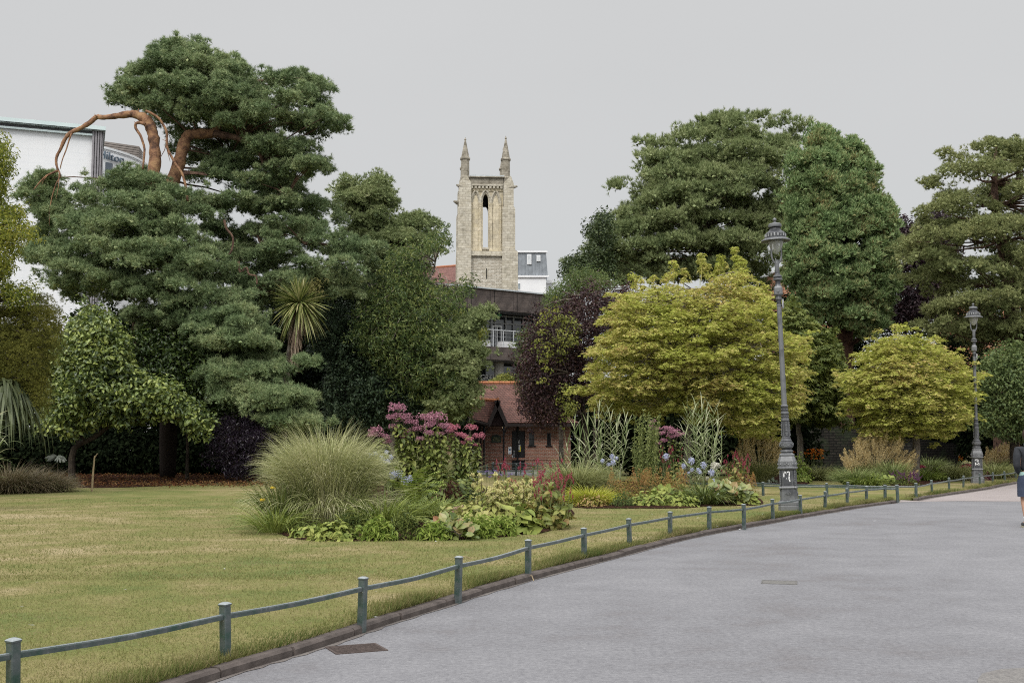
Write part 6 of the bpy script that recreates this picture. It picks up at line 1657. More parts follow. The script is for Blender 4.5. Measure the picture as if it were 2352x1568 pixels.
M_vari = lm('cream_striped_leaves', [(.17, .23, .09), (.30, .36, .17), (.42, .46, .26), (.52, .53, .36)], .3, .8, .8)
M_white = M_white if 'M_white' in globals() else plain('white', (.8, .8, .8))
M_wht = lm('white_petals', [(.62, .60, .5), (.78, .76, .68)], .2, .6)
# shared flower meshes
def dome(r, n, sz, mat, flat=.6, name='flower_head', T_=T_leaf):
    out = []
    for v in range(3):
        m = MB(); k = 7
        for i in range(k):
            a = i*2*pi/k+rng.uniform(-.3, .3); rr = r*(.62 if i else 0)
            c = np.array([rr*math.cos(a), rr*math.sin(a), rng.uniform(-.12, .1)*r])
            d = unit(rng.normal(size=(n//k, 3))); d[:, 2] = np.abs(d[:, 2])*1.1-.15
            p = c+d*np.array([1, 1, flat])*r*.48
            scatter(m, *T_, p, unit(d+rng.normal(0, .4, d.shape)), sz*rng.uniform(.7, 1.3, len(p)))
        out.append(m.mesh(name, mat))
    return out
F_jp = dome(.16, 260, .034, M_pink, 1.15); F_jp2 = dome(.13, 220, .030, M_pink2, 1.3)
F_sed = dome(.09, 130, .022, M_sed, .35); F_orange = None
def ballm(r, n, sz, mat, name='flower_head', T_=T_thin, up=0.):
    m = MB(); d = unit(rng.normal(size=(n, 3))+[0, 0, up])
    t = np.cross(d, rng.normal(size=(n, 3)))
    scatter(m, *T_, d*r*.45, unit(t), sz*rng.uniform(.8, 1.2, n), None)
    scatter(m, *T_l6, d*r, unit(d+rng.normal(0, .4, d.shape)), sz*.7)
    return [m.mesh(name, mat)]
F_aga = ballm(.072, 40, .05, M_blue, up=.3); F_agaw = ballm(.085, 44, .055, M_wht, up=.3)
def spikem(h, r, n, sz, mat, name='flower_spike'):
    m = MB(); z = rng.uniform(0, h, n); a = rng.uniform(0, 2*pi, n); rr = r*np.sin(np.clip(z/h, .08, 1)*pi*.9+.2)
    d = np.stack([np.cos(a), np.sin(a), 0*a+.5], 1)
    scatter(m, *T_leaf, np.stack([rr*np.cos(a), rr*np.sin(a), z], 1), unit(d), sz*rng.uniform(.7, 1.3, n))
    return [m.mesh(name, mat)]
F_red = spikem(.13, .013, 46, .024, M_red); F_redb = spikem(.09, .011, 34, .022, M_red)
F_cream = ballm(.042, 40, .036, M_cream, 'flower_whorl', T_leaf)
def panicle(h, w_, n, sz, mat, name='seed_panicle'):
    m = MB(); t = rng.uniform(0, 1, n)**.8; a = rng.uniform(0, 2*pi, n); rr = w_*np.sin(np.clip(t, 0.03, 1)*pi*.85+.25)*rng.uniform(.2, 1, n)
    p = np.stack([rr*np.cos(a)+.12*t*t*h, rr*np.sin(a), t*h-rr*.5], 1)
    d = np.stack([.4*np.cos(a), .4*np.sin(a), np.full(n, -.4)], 1)
    scatter(m, *T_thin, p, unit(d+rng.normal(0, .6, (n, 3))), sz*rng.uniform(.7, 1.3, n))
    m.tube([(0, 0, -.05), (.02*h, 0, h*.5), (.12*h, 0, h)], .004, 3)
    return [m.mesh(name, mat)]
F_gold = panicle(.5, .10, 150, .035, M_gold)

def plant(name, label, cat, px, py, group=None): return thing(name, label, cat, base_of(px, py), 0, group)
def wdir(px, py, ref):   # metres per picture pixel at the plant
    return float(ref[1])/F
# ---------------- BED 1
# big fountain grass
t = plant('fountain_grass', 'big rounded pale fountain grass at the left end of the near flower bed', 'ornamental grass', 748, 1207)
m = MB(); c = np.array(t.location)
n_ = 6200; b_, a_, q_ = disc(c, .62, n_); Lq = 1.98*(1-.30*q_**2)*rng.uniform(.72, 1.08, n_)
arch_blades(m, b_, a_+rng.normal(0, .55, n_), Lq, .03+.16*q_+rng.normal(0, .05, n_), rng.uniform(.5, 1.9, n_), .011, 10, .5, pw=2.4)
n_ = 1500; b_, a_, q_ = disc(c, .85, n_); arch_blades(m, b_, a_+rng.normal(0, .4, n_), rng.uniform(.7, 1.3, n_), .15+.3*q_, rng.uniform(1.2, 2.6, n_), .010, 9, .5, pw=1.8)
m.build('blades', M_misc, t)
# second fountain grass behind joe pye
t = plant('fountain_grass', 'pale fountain grass half hidden behind the dusky pink flower heads', 'ornamental grass', 965, 1160)
m = MB(); fountain(m, np.array(t.location), 1.65, .75, 1500, .011, .3, .9, .08, 7); m.build('blades', M_misc2, t)
# joe pye weed
def joepye(label, px, py, tops, fm, base_r=.35, leafn=20, sc0=1., lsize=.2, mat=None):
    t = plant('joe_pye_weed', label, 'flowering plant', px, py)
    c = np.array(t.location); st = MB(); lf = MB(); hp = []; hs = []
    for (x, y, s) in tops:
        top = P(x, y, c[1]+rng.uniform(-.3, .35)); b = c+np.array([(top[0]-c[0])*.55+rng.uniform(-.06, .06), (top[1]-c[1])*.8, 0])
        mid = (b+top)/2+rng.normal(0, .04, 3)
        line = smoothline(np.array([b, mid, top-[0, 0, .05]]), 4); st.tube(line, .009, 4)
        hp.append(top); hs.append(s*sc0)
        for a_ in range(3):
            e = top+rng.normal(0, .07, 3)-[0, 0, .08]; st.tube([line[-2], e], .004, 3)
        H_ = top[2]-b[2]
        for k in range(leafn):
            q = line[min(len(line)-1, int((.12+.82*k/leafn)*len(line)))]
            zz = b[2]+H_*(.1+.84*k/leafn); q = np.array([np.interp(zz, line[:, 2], line[:, 0]), np.interp(zz, line[:, 2], line[:, 1]), zz])
            a0 = rng.uniform(0, 2*pi); nn = 4
            a = a0+np.arange(nn)*2*pi/nn
            d = np.stack([np.cos(a), np.sin(a), 0*a], 1)
            tl_ = rng.uniform(-.5, .9, nn); nrm = unit(np.stack([tl_*np.cos(a), tl_*np.sin(a), 0*a+1], 1)+rng.normal(0, .35, (nn, 3)))
            # spin so that +x runs outwards
            h = np.array([[0, 0, 1.0]]); h = np.where(np.abs(nrm[:, 2:3]) < .95, h, np.array([[1.0, 0, 0]]))
            xx = unit(np.cross(h, nrm)); yy = np.cross(nrm, xx)
            sp = np.arctan2((d*yy).sum(1), (d*xx).sum(1))
            scatter(lf, *T_l6, np.repeat(q[None], nn, 0), nrm, lsize*rng.uniform(.7, 1.15, nn)*(1-.35*k/leafn), sp)
    st.build('stems', M_stem, t); lf.build('leaves', mat or M_jp, t)
    heads(t, 'flower_head', fm, hp, hs, .2)
    return t
joepye('tall plant with domed dusky pink flower heads, middle of the near flower bed', 985, 1172,
   [(912, 938, 1.2), (900, 958, .8), (925, 960, 1.3), (945, 970, 1.0), (905, 980, .7), (975, 960, 1.2), (1005, 958, 1.3), (990, 975, 1.0), (1020, 980, .9), (865, 990, 1.1), (855, 1000, .7), (883, 1003, .8), (960, 985, 1.0), (940, 990, .8), (985, 995, .8), (1010, 998, .6), (930, 1003, .7), (1030, 992, .6), (965, 1008, .6), (890, 1015, .6)], F_jp, leafn=18)
joepye('plant with narrower rose pink flower heads at the right of the dusky pink one', 1062, 1170,
   [(1043, 985, 1.1), (1054, 998, .8), (1030, 978, .7), (1082, 983, 1.1), (1068, 1004, .9), (1080, 1010, .8), (1100, 1002, 1.0), (1095, 1022, .6), (1062, 1018, .6)], F_jp2, leafn=20, lsize=.18)
# dark leafy base of the joe pye
t = plant('leafy_perennial', 'dark leafy stems with brown withered leaves below the rose pink heads', 'plant', 1030, 1180)
m = MB(); c = np.array(t.location)
mound(m, c+[0, .2, 0], 1.0, .4, .8, 900, .13, T_l6, .3, .5, .2, .4); m.build('leaves', M_mid, t)
m = MB(); b, a, q = disc(c+[-.0, -.15, 0], .3, 30, .3); 
for p in b: leaf_clumps(m, np.array([p+[0, 0, rng.uniform(.2, .6)]]), .06, 9, .1, T_thin, 2.5, 0, .5)
m.build('withered_leaves', lm('withered', [(.05, .02, .015), (.11, .05, .03)]), t)
# agapanthus
def agap(label, px, py, tops, fm=None, leaves=True, h_=.5):
    t = plant('agapanthus', label, 'flowering plant', px, py)
    c = np.array(t.location); st = MB(); hp = []
    for (x, y, s) in tops:
        top = P(x, y, c[1]+rng.uniform(-.2, .2)); b = c+[(top[0]-c[0])*.5, top[1]-c[1], 0]
        st.tube(smoothline(np.array([b, (b+top)/2+[.02, 0, .03], top]), 3), .006, 4); hp.append(top)
    st.build('stems', M_gstem, t)
    if leaves:
        m = MB(); fountain(m, c, h_, .8, 150, .028, .25, 1.6, .2, 6); m.build('leaves', M_daylily, t)
    heads(t, 'flower_head', fm or F_aga, hp, [s for _, _, s in tops])
agap('pale blue agapanthus heads at the right of the big fountain grass', 895, 1190, [(848, 1048, .9), (862, 1042, .7), (876, 1052, .8), (889, 1060, .9), (898, 1050, .6), (888, 1038, .6)])
agap('two pale blue agapanthus heads low in front of the pink flowered plant', 925, 1200, [(903, 1090, 1.1), (917, 1088, .9), (932, 1103, 1.1), (943, 1098, .7)])
agap('single pale blue agapanthus head right of the rose pink flower heads', 1092, 1168, [(1096, 1088, 1.0), (1090, 1100, .7)], h_=.35)
# fern fronds
t = plant('fern', 'bright green arching fern fronds in front of the tall pink flowered plant', 'fern', 958, 1205)
m = MB(); c = np.array(t.location)
for (x, y, x2, y2) in [(940, 1140, 1020, 1105), (935, 1140, 1010, 1080), (945, 1150, 910, 1070), (950, 1150, 1005, 1128), (940, 1130, 985, 1065), (930, 1140, 895, 1100), (950, 1160, 1025, 1110), (945, 1150, 965, 1075)]:
    A, B = P(x, y, c[1]+.1), P(x2, y2, c[1]-.3+rng.uniform(-.2, .2)); md = (A+B)/2+[0, 0, .1]
    ln = smoothline(np.array([c+[0, 0, .1], A, md, B]), 8)[6:]
    m.tube(ln, .004, 3)
    for s in (-1, 1):
        for i in range(2, len(ln)-1):
            f = i/len(ln); d = unit(ln[i+1]-ln[i-1]); sd_ = unit(np.cross(d, [0, 0, 1.]))*s
            w_ = .15*math.sin(pi*min(.97, f*.8+.2)); q = ln[i]
            tip = q+sd_*w_+d*.04-[0, 0, .03]; m.add([q-d*.014, q+d*.014, tip+d*.006, tip-d*.006], [(0, 1, 2, 3)])
m.build('fronds', M_fern, t)
def strap(label, px, py, h, n, wd, r0, spread=.9, droop=1.5, mat=None, name='daylily', cat='plant', part='leaves'):
    t = plant(name, label, cat, px, py); m = MB(); fountain(m, np.array(t.location), h, spread, n, wd, r0, droop, .15, 6); m.build(part, mat or M_daylily, t); return t
strap('arching strap leaved clump directly right of the big fountain grass', 880, 1215, .85, 520, .022, .28)
strap('arching strap leaved clump below the fern', 948, 1200, .75, 480, .022, .3)
strap('arching strap leaved clump in front of the withered stems', 1008, 1192, .65, 420, .022, .28)
t = strap('fine spiky clump with a yellow flower at the left tip of the near flower bed', 632, 1222, .75, 260, .014, .25, name='iris_clump')
m = MB(); c = np.array(t.location); pos = []
for (x, y) in [(602, 1148), (612, 1160), (626, 1120), (650, 1110)]:
    p = P(x, y, c[1]); m.tube([c+[0, 0, .05], (c+p)/2+[.03, 0, .05], p], .004, 3); pos.append(p)
m.build('stems', M_gstem, t); heads(t, 'flower', [dome(.04, 40, .03, M_yel, .4, 'flower')[0]], pos[:1]+pos[2:3])
t = plant('leafy_perennial', 'mid green spiky leaved plant left of the big fountain grass', 'plant', 655, 1212); m = MB()
fountain(m, np.array(t.location), .95, .5, 260, .02, .25, .8, .1, 6); mound(m, np.array(t.location), .35, .3, .5, 420, .08, T_thin, .4, .5); m.build('leaves', M_mid, t)
# front row mounds
def md(label, px, py, wpx, hpx, n, size, mat, T_=T_l6, up=.5, name='leafy_perennial', cat='plant', dep=None, jit=.4, fill=.45, part='leaves'):
    t = plant(name, label, cat, px, py); c = np.array(t.location); k = c[1]/F
    rx = wpx*k/2; m = MB(); mound(m, c+[0, (dep or rx*.6)*.5, 0], rx, dep or rx*.6, hpx*k, n, size, T_, up, jit, .16, fill); m.build(part, mat, t); return t
md('low mat of heart shaped leaves below the big fountain grass, left part', 708, 1234, 95, 30, 330, .105, M_hosta, name='ground_cover')
md('low mat of heart shaped leaves along the front edge, right of the first mat', 770, 1240, 110, 42, 460, .105, M_hosta, name='ground_cover')
md('bare-stemmed reddish low plant at the front edge between two leafy mats', 752, 1240, 40, 16, 60, .09, lm('maroon_leaf', [(.08, .02, .015), (.15, .05, .03)]), name='ground_cover')
md('leafy tuft rising behind the heart shaped leaves beside the big grass', 815, 1225, 80, 60, 420, .09, M_mid, T_thin)
md('bright green rosette with narrow pointed leaves at the front edge, left one', 866, 1240, 88, 48, 520, .115, M_bright, T_thin, .35)
md('loose feathery green plant between the two bright rosettes', 930, 1238, 70, 75, 560, .075, M_mid, T_thin, .3)
md('bright green rosette with narrow pointed leaves at the front edge, right one', 996, 1239, 76, 40, 460, .11, M_bright, T_thin, .35)
def bigleaf(label, px, py, hpx, wpx, n, size, mat, name='bergenia'):
    """upright paddle leaves"""
    t = plant(name, label, 'plant', px, py); c = np.array(t.location); k = c[1]/F; m = MB()
    a = rng.uniform(0, 2*pi, n); q = np.sqrt(rng.uniform(0, 1, n)); r = wpx*k/2
    pos = c+np.stack([np.cos(a)*q*r, np.sin(a)*q*r*.5, rng.uniform(.1, .7, n)*hpx*k], 1)
    out = np.stack([np.cos(a), np.sin(a), 0*a], 1)
    nrm = unit(out*.7*rng.uniform(-.4, 1, (n, 1))+[0, -.45, .55]+rng.normal(0, .3, (n, 3)))
    d = unit(out*.6+[0, 0, .9]+rng.normal(0, .3, (n, 3)))
    h = np.array([[0.02, 0, 1.0]]); x = unit(np.cross(h, nrm)); y = np.cross(nrm, x)
    sp = np.arctan2((d*y).sum(1), (d*x).sum(1))
    T_ = leaf6(.75, .12, .1); scatter(m, *T_, pos, nrm, size*rng.uniform(.7, 1.2, n), sp); m.build('leaves', mat, t); return t
bigleaf('bergenia with large upright paddle leaves, some tinged red, at the front edge', 1030, 1232, 55, 60, 56, .18, M_berg)
bigleaf('bergenia with low reddish paddle leaves right of the tall leaved one', 1062, 1238, 38, 60, 56, .15, M_berg2)
md('bright green narrow leaved mound in front of the cream flowered sage', 1098, 1235, 90, 55, 620, .11, M_bright, T_thin, .35)
md('pale green leafy mound at the front edge, left of the hosta leaves', 1150, 1230, 80, 45, 480, .10, M_bright, T_thin, .45)
t = md('hosta with broad yellow green leaves at the front right of the near bed', 1200, 1224, 90, 50, 90, .24, M_hosta, leaf6(.7, .15, .25), .6, name='hosta', jit=.3)
md('broad yellowing leaves of a low plant behind the hosta', 1185, 1200, 150, 50, 300, .17, M_phl, leaf6(.6, .12, .3), .4, jit=.45)
# sedum
t = plant('sedum', 'flat pinkish sedum heads low in the middle of the near bed', 'flowering plant', 1062, 1205); c = np.array(t.location)
m = MB(); mound(m, c, .45, .3, .3, 260, .07, T_l6, .4); m.build('leaves', M_bright, t)
heads(t, 'flower_head', F_sed, [P(x, y, c[1]+rng.uniform(-.15, .15)) for x, y in [(1040, 1168), (1052, 1166), (1062, 1164), (1045, 1176), (1058, 1175), (1070, 1172), (1078, 1178), (1050, 1182), (1068, 1184), (1084, 1168), (1036, 1176)]], tilt=.1)
# jerusalem sage: big pale leaves and cream whorls
t = plant('jerusalem_sage', 'yellow green sage with cream button whorls up its stems', 'flowering plant', 1135, 1212); c = np.array(t.location)
m = MB(); st = MB(); pos = []
mound(m, c+[-.05, .3, .05], .85, .5, .42, 380, .17, T_l6, .25, .45, .2, .5)
for i in range(34):
    x = rng.uniform(1078, 1228); y = rng.uniform(1095, 1145)-(8 if x < 1170 else 0)
    top = P(x, y, c[1]+rng.uniform(0, .6)); b = np.array([c[0]+(top[0]-c[0])*.8, top[1], c[2]])
    st.tube([b, (b+top)/2+rng.normal(0, .02, 3), top], .005, 4); pos.append(top)
    if i % 2: pos.append(b+(top-b)*.8)
    for f in (.45, .62, .78, .9): leaf_clumps(m, np.array([b+(top-b)*f]), .05, 3, .14*(1.2-f*.6), T_l6, 1, .3, .6)
m.build('leaves', M_phl, t); st.build('stems', M_stem, t); heads(t, 'flower_whorl', F_cream, pos)
# red bistort
def bistort(label, px, py, box, n, wpx, hpx, nl, zoff=0., dy=.4, ls=.13):
    t = plant('red_bistort', label, 'flowering plant', px, py); c = np.array(t.location); k = c[1]/F
    m = MB(); mound(m, c+[0, .3, 0], wpx*k/2, .55, hpx*k, nl, ls, T_l6, .3, .45, .2, .4)
    st = MB(); pos = []
    for i in range(n):
        x = box[0]+(box[2]-box[0])*rng.uniform(0, 1); y = rng.uniform(box[1], box[3])
        top = P(x, y, c[1]+rng.uniform(-.1, dy*2)); b = np.array([c[0]+(top[0]-c[0])*.75, top[1], c[2]+.1])
        arc = smoothline(np.array([b, (b+top)/2+rng.normal(0, .03, 3), top]), 2); st.tube(arc, .0035, 3); pos.append(top)
    m.build('leaves', M_pers, t); st.build('stems', M_gstem, t); heads(t, 'flower_spike', F_red+F_redb, pos, rng.uniform(.8, 1.3, n), .2)
    return t
bistort('tall red bistort with many crimson spikes behind the cream flowered sage', 1200, 1178, (1140, 1062, 1295, 1135), 75, 180, 85, 700, dy=.5)
bistort('broad-leaved red bistort with dark crimson spikes at the right tip of the near bed', 1255, 1214, (1225, 1092, 1318, 1150), 42, 120, 88, 560, dy=.2, ls=.17)
md('fine ferny rust tinged foliage among the crimson spikes', 1215, 1195, 90, 80, 900, .05, M_rust, T_thin, .3, name='fern', cat='fern')
for (x, y, lab) in [(1125, 1082, 'flat violet verbena heads right of the rose pink heads'), (1160, 1090, 'flat violet verbena heads among the crimson spikes')]:
    t = plant('verbena', lab, 'flowering plant', x, 1165); c = np.array(t.location); st = MB(); pos = []
    for dx, dy in ((-8, 0), (6, 4), (12, -2), (0, 12)):
        top = P(x+dx, y+dy, c[1]); st.tube([c+[dx*.005, 0, 0], top], .003, 3); pos.append(top)
    st.build('stems', M_gstem, t); heads(t, 'flower_head', dome(.05, 60, .018, M_lil, .3)[:1], pos)

# ---------------- BED 2
t = plant('fountain_grass', 'small fine fountain grass at the left end of the second flower bed', 'ornamental grass', 1325, 1142)
m = MB(); fountain(m, np.array(t.location), 1.25, .85, 2600, .010, .28, 1.2, .1, 7, .5); m.build('blades', M_misc2, t)
def reed(label, px, py, tops, ll=.55):
    t = plant('variegated_reed', label, 'ornamental grass', px, py); c = np.array(t.location); st = MB(); lf = MB()
    for (x, y) in tops:
        top = P(x, y+14, c[1]+rng.uniform(-.35, .35)); b = np.array([c[0]+(top[0]-c[0])*.55, top[1], c[2]])
        line = smoothline(np.array([b, (b+top)/2+rng.normal(0, .03, 3), top]), 5); st.tube(line, np.linspace(.012, .006, len(line)), 5)
        H_ = top[2]-b[2]; n = int(H_/.085); z = b[2]+H_*np.linspace(.22, 1, n)
        q = np.stack([np.interp(z, line[:, 2], line[:, 0]), np.interp(z, line[:, 2], line[:, 1]), z], 1)
        az = rng.uniform(0, pi)+np.arange(n)*pi+rng.normal(0, .5, n)
        f = np.linspace(0, 1, n)
        arch_blades(lf, q, az, ll*rng.uniform(.7, 1.25, n)*(1-.2*f), .85-.55*f**3+rng.normal(0, .15, n), rng.uniform(.1, 1.5, n)*(1-.6*f), .031, 6, .35, pw=1.8)
    st.build('stems', M_gstem, t); lf.build('leaves', M_vari, t)
reed('cream striped giant reed, left clump in the second flower bed', 1385, 1135, [(1300, 1010), (1318, 960), (1332, 985), (1350, 960), (1365, 945), (1376, 925), (1390, 935), (1402, 950), (1418, 955), (1436, 945), (1440, 965), (1345, 1000), (1380, 985), (1410, 990), (1285, 1030)])
reed('cream striped giant reed, right clump in the second flower bed', 1610, 1140, [(1578, 930), (1590, 940), (1598, 920), (1612, 925), (1622, 935), (1640, 928), (1650, 960), (1658, 1000), (1600, 980), (1625, 985), (1572, 985), (1640, 1010)])
t = plant('willow_shrub', 'slender green narrow leaved shrub between the two striped reeds', 'shrub', 1480, 1140); c = np.array(t.location); m = MB(); st = MB()
for i in range(26):
    top = P(rng.uniform(1450, 1515), rng.uniform(950, 1050), c[1]+rng.uniform(-.3, .3)); 
    if i < 4: top = P([1478, 1460, 1492, 1508][i], [942, 955, 960, 985][i], c[1])
    b = np.array([c[0]+(top[0]-c[0])*.4, top[1], c[2]]); ln = smoothline(np.array([b, (b+top)/2+rng.normal(0, .05, 3), top]), 4); st.tube(ln, .006, 4)
    for q in np.linspace(.25, 1, 22):
        p = b+(top-b)*q; leaf_clumps(m, p[None], .05, 4, .085, T_thin, 1, .2, .2)
m.build('leaves', M_robin2 if 'M_robin2' in globals() else lm('willow_leaves', [(.13, .17, .05), (.24, .28, .09), (.33, .36, .13)]), t); st.build('stems', M_gstem, t)
joepye('small group of dusky pink domed heads between the two striped reeds', 1530, 1128, [(1508, 985, .8), (1520, 995, 1.0), (1535, 985, 1.2), (1548, 992, 1.2), (1555, 1000, .9), (1523, 1012, .8), (1500, 968, .6), (1495, 978, .5), (1565, 998, .7), (1512, 1018, .5), (1540, 1003, .8)], F_jp, leafn=12, lsize=.15, mat=M_mid)
md('dark leafy stems below the pink heads of the second bed', 1530, 1125, 110, 75, 700, .12, M_dkgreen, T_thin, .3)
agap('blue agapanthus heads below the left striped reed', 1412, 1145, [(1384, 1058, .8), (1406, 1048, .9), (1408, 1062, 1.0), (1416, 1052, .7), (1398, 1066, .7)])
agap('cluster of pale blue agapanthus heads in front of the right striped reed', 1608, 1152, [(1530, 1048, 1.1), (1570, 1070, .8), (1588, 1058, 1.1), (1590, 1078, .7), (1604, 1080, .8), (1616, 1068, 1.1), (1634, 1085, 1.1), (1608, 1085, .6), (1638, 1105, .7), (1582, 1085, .5)], h_=.6)
agap('white agapanthus head beside the pale blue ones', 1640, 1150, [(1640, 1070, 1.1), (1648, 1068, .9), (1625, 1098, .5)], F_agaw, False)
bistort('crimson spikes right of the striped reeds in the second bed', 1695, 1140, (1655, 1045, 1725, 1110), 55, 80, 75, 500, dy=.4)
bistort('few crimson spikes below the pink heads in the second bed', 1555, 1130, (1515, 1030, 1570, 1080), 26, 70, 60, 260, dy=.3)
t = plant('golden_grass', 'lime yellow grassy mound at the left end of the second bed', 'ornamental grass', 1354, 1160); m = MB()
fountain(m, np.array(t.location), .62, 1.1, 1500, .012, .32, 1.3, .1, 6, .5); m.build('blades', M_lime, t)
md('bronze tinted leafy skirt below the lime yellow grassy mound', 1360, 1164, 88, 30, 420, .07, M_rust, T_l6, .4)
def ferny(label, px, py, wpx, hpx, n, mat=M_rust, plumes=14):
    t = plant('astilbe', label, 'plant', px, py); c = np.array(t.location); k = c[1]/F; m = MB()
    mound(m, c+[0, .25, 0], wpx*k/2, .5, hpx*k*.75, n, .07, T_thin, .35, .45, .15, .5); m.build('leaves', mat, t)
    q = MB()
    for i in range(plumes):
        x = c[0]+rng.uniform(-.42, .42)*wpx*k; y = c[1]+rng.uniform(0, .5); z0 = hpx*k*.5; h = hpx*k*rng.uniform(.35, .6)
        nn = 60; f = rng.uniform(0, 1, nn); a = rng.uniform(0, 6.28, nn); r = .09*(1-f)+.01
        scatter(q, *T_thin, np.stack([x+r*np.cos(a), y+r*np.sin(a), z0+h*f+.09], 1), unit(np.stack([np.cos(a), np.sin(a), 0*a+.8], 1)), .045)
    q.build('plumes', lm('rusty_plume', [(.30, .22, .07), (.42, .27, .10), (.40, .20, .09)]), t)
ferny('rust tipped feathery mound in the middle of the second bed, left one', 1445, 1150, 120, 72, 1300)
ferny('rust tipped feathery mound in the middle of the second bed, right one', 1535, 1148, 110, 72, 1200)
ferny('small rust coloured plumes at the right end of the second bed', 1722, 1142, 50, 55, 380, plumes=6)
md('grey green small leaved mound at the front of the second bed', 1432, 1164, 60, 34, 380, .07, M_robin if 'M_robin' in globals() else M_mid, T_thin, .35)
md('mat of pale heart shaped leaves along the front of the second bed, left part', 1490, 1163, 110, 34, 330, .13, M_hosta, name='ground_cover')
md('mat of pale heart shaped leaves along the front of the second bed, right part', 1560, 1163, 100, 30, 300, .13, M_hosta, name='ground_cover')
bigleaf('upright broad leaves rising from the pale mat in the second bed', 1520, 1152, 40, 60, 34, .18, M_hosta, 'hosta')
strap('dark strap leaved clump in front of the blue agapanthus', 1618, 1158, .75, 420, .024, .35, mat=M_mid)
bigleaf('bergenia with glossy paddle leaves at the right end of the second bed', 1672, 1158, 62, 90, 110, .22, M_berg)
md('pale broad leaves trailing from the right tip of the second bed', 1715, 1158, 70, 32, 120, .18, M_hosta, leaf6(.65, .12, .2), .5)

# ---------------- BEHIND THE FIRST LAMP
def oat(label, px, py, tops, n=90, hh=None, gm=None, hb=.9, spread=.6, pn=None):
    t = plant('golden_oat_grass', label, 'ornamental grass', px, py); c = np.array(t.location); st = MB(); pos = []
    for i in range(n):
        x = rng.uniform(tops[0], tops[2]); f = abs((x-(tops[0]+tops[2])/2)/((tops[2]-tops[0])/2)); y = tops[1]+(tops[3]-tops[1])*(rng.uniform(0, 1)**1.5*.6+f*f*.75)
        top = P(x, y+12, c[1]+rng.uniform(-.5, .5)); b = c+rng.normal(0, .1, 3)*[1, 1, 0]
        ln = smoothline(np.array([b, b*.45+top*.55+[0, 0, .12], top]), 3); st.tube(ln, .004, 3); pos.append(top-[0, 0, .2])
    st.build('stems', M_gold, t); heads(t, 'seed_panicle', F_gold, pos, rng.uniform(.8, 1.2, n), .25)
    for o in t.children: 
        if o.name.startswith('seed_panicle'): o.rotation_euler = (rng.normal(0, .2), o.location.x*.55+rng.normal(0, .15), rng.normal(0, .4))
    m = MB(); fountain(m, c, hb, spread, 1500, .011, .35, 1.1, .15, 7, .5); m.build('blades', gm or M_misc2, t)
oat('brown seed headed oat grass left of the first lamp post', 1745, 1108, (1690, 990, 1800, 1060), 80, hb=1.1)
t = plant('variegated_hosta', 'white edged hosta at the foot of the brown oat grass', 'plant', 1762, 1108); m = MB(); c = np.array(t.location)
mound(m, c, .42, .3, .22, 80, .2, leaf6(.6, .1, .2), .6, .3, .1, .5); m.build('leaves', lm('white_edged_leaves', [(.22, .30, .2), (.42, .48, .36), (.6, .63, .5)]), t)
md('leafy green perennial with pale spikes right of the first lamp post', 1838, 1108, 60, 62, 500, .12, M_bright, T_l6, .35)
def daisies(label, px, py, box, n, wpx, hpx, mat=M_orange, r=.045, nm='helenium'):
    t = plant(nm, label, 'flowering plant', px, py); c = np.array(t.location); k = c[1]/F
    m = MB(); mound(m, c+[0, .3, 0], wpx*k/2, .45, hpx*k, 900, .08, T_thin, .3, .5, .1, .4); m.build('leaves', M_mid, t)
    st = MB(); pos = []
    for i in range(n):
        x = rng.uniform(box[0], box[2]); y = rng.uniform(box[1], box[3]); top = P(x, y, c[1]+rng.uniform(0, .8)); pos.append(top); st.tube([np.array([top[0], top[1], c[2]+hpx*k*.5]), top], .004, 3)
    st.build('stems', M_gstem, t); heads(t, 'flower_head', dome(r, 45, r*.8, mat, .2), pos, rng.uniform(.8, 1.2, n), .3)
daisies('helenium covered in orange daisies just right of the first lamp post', 1855, 1092, (1820, 1031, 1890, 1053), 95, 78, 40, r=.055)
t = strap('soft green grass mound below the orange daisies', 1882, 1102, .8, 1900, .010, .4, 1.0, 1.3, M_misc2, 'grass_mound', 'ornamental grass', 'blades')
md('small leafy filler beside the soft green grass mound', 1857, 1103, 28, 30, 120, .09, M_mid)

# ---------------- RIGHT BED
oat('large golden oat grass at the left end of the right-hand bed', 2015, 1108, (1945, 992, 2090, 1070), 150, hb=1.0)
t = strap('dark green grass mound at the left tip of the right-hand bed', 1965, 1115, .85, 1700, .011, .35, .9, 1.3, M_dgrass, 'grass_mound', 'ornamental grass', 'blades')
strap('arching daylily leaves at the front left of the right-hand bed', 1992, 1117, .6, 420, .026, .35)
bigleaf('broad pale leaves at the front of the right-hand bed', 2028, 1117, 36, 56, 110, .15, M_daylily, 'hosta')
strap('upright green clump between the pale leaves and the purple flowers', 2052, 1112, .95, 420, .015, .25, .4, .8, M_dgrass, 'grass_mound', 'ornamental grass', 'blades')
t = plant('purple_sage', 'low plant with dark purple spikes at the front of the right-hand bed', 'flowering plant', 2078, 1115); c = np.array(t.location); m = MB()
mound(m, c, .55, .35, .35, 420, .07, T_thin, .3); m.build('leaves', M_mid, t)
heads(t, 'flower_spike', spikem(.18, .02, 40, .03, lm('dark_purple', [(.10, .03, .10), (.2, .07, .18)])), [c+[rng.uniform(-.45, .5), rng.uniform(-.3, .2), rng.uniform(.15, .4)] for _ in range(30)], tilt=.6)
strap('yellow green strap leaves in the middle of the right-hand bed', 2118, 1104, .65, 620, .024, .5, 1.0, 1.4, M_bright)
md('pale lime leaves at the front right of the yellow green straps', 2155, 1103, 52, 32, 170, .15, M_bright, leaf6(.6), .5)
t = strap('wide soft green grass mound in the right-hand bed left of the second lamp post', 2185, 1102, .95, 2400, .010, .45, 1.05, 1.3, M_misc2, 'grass_mound', 'ornamental grass', 'blades')
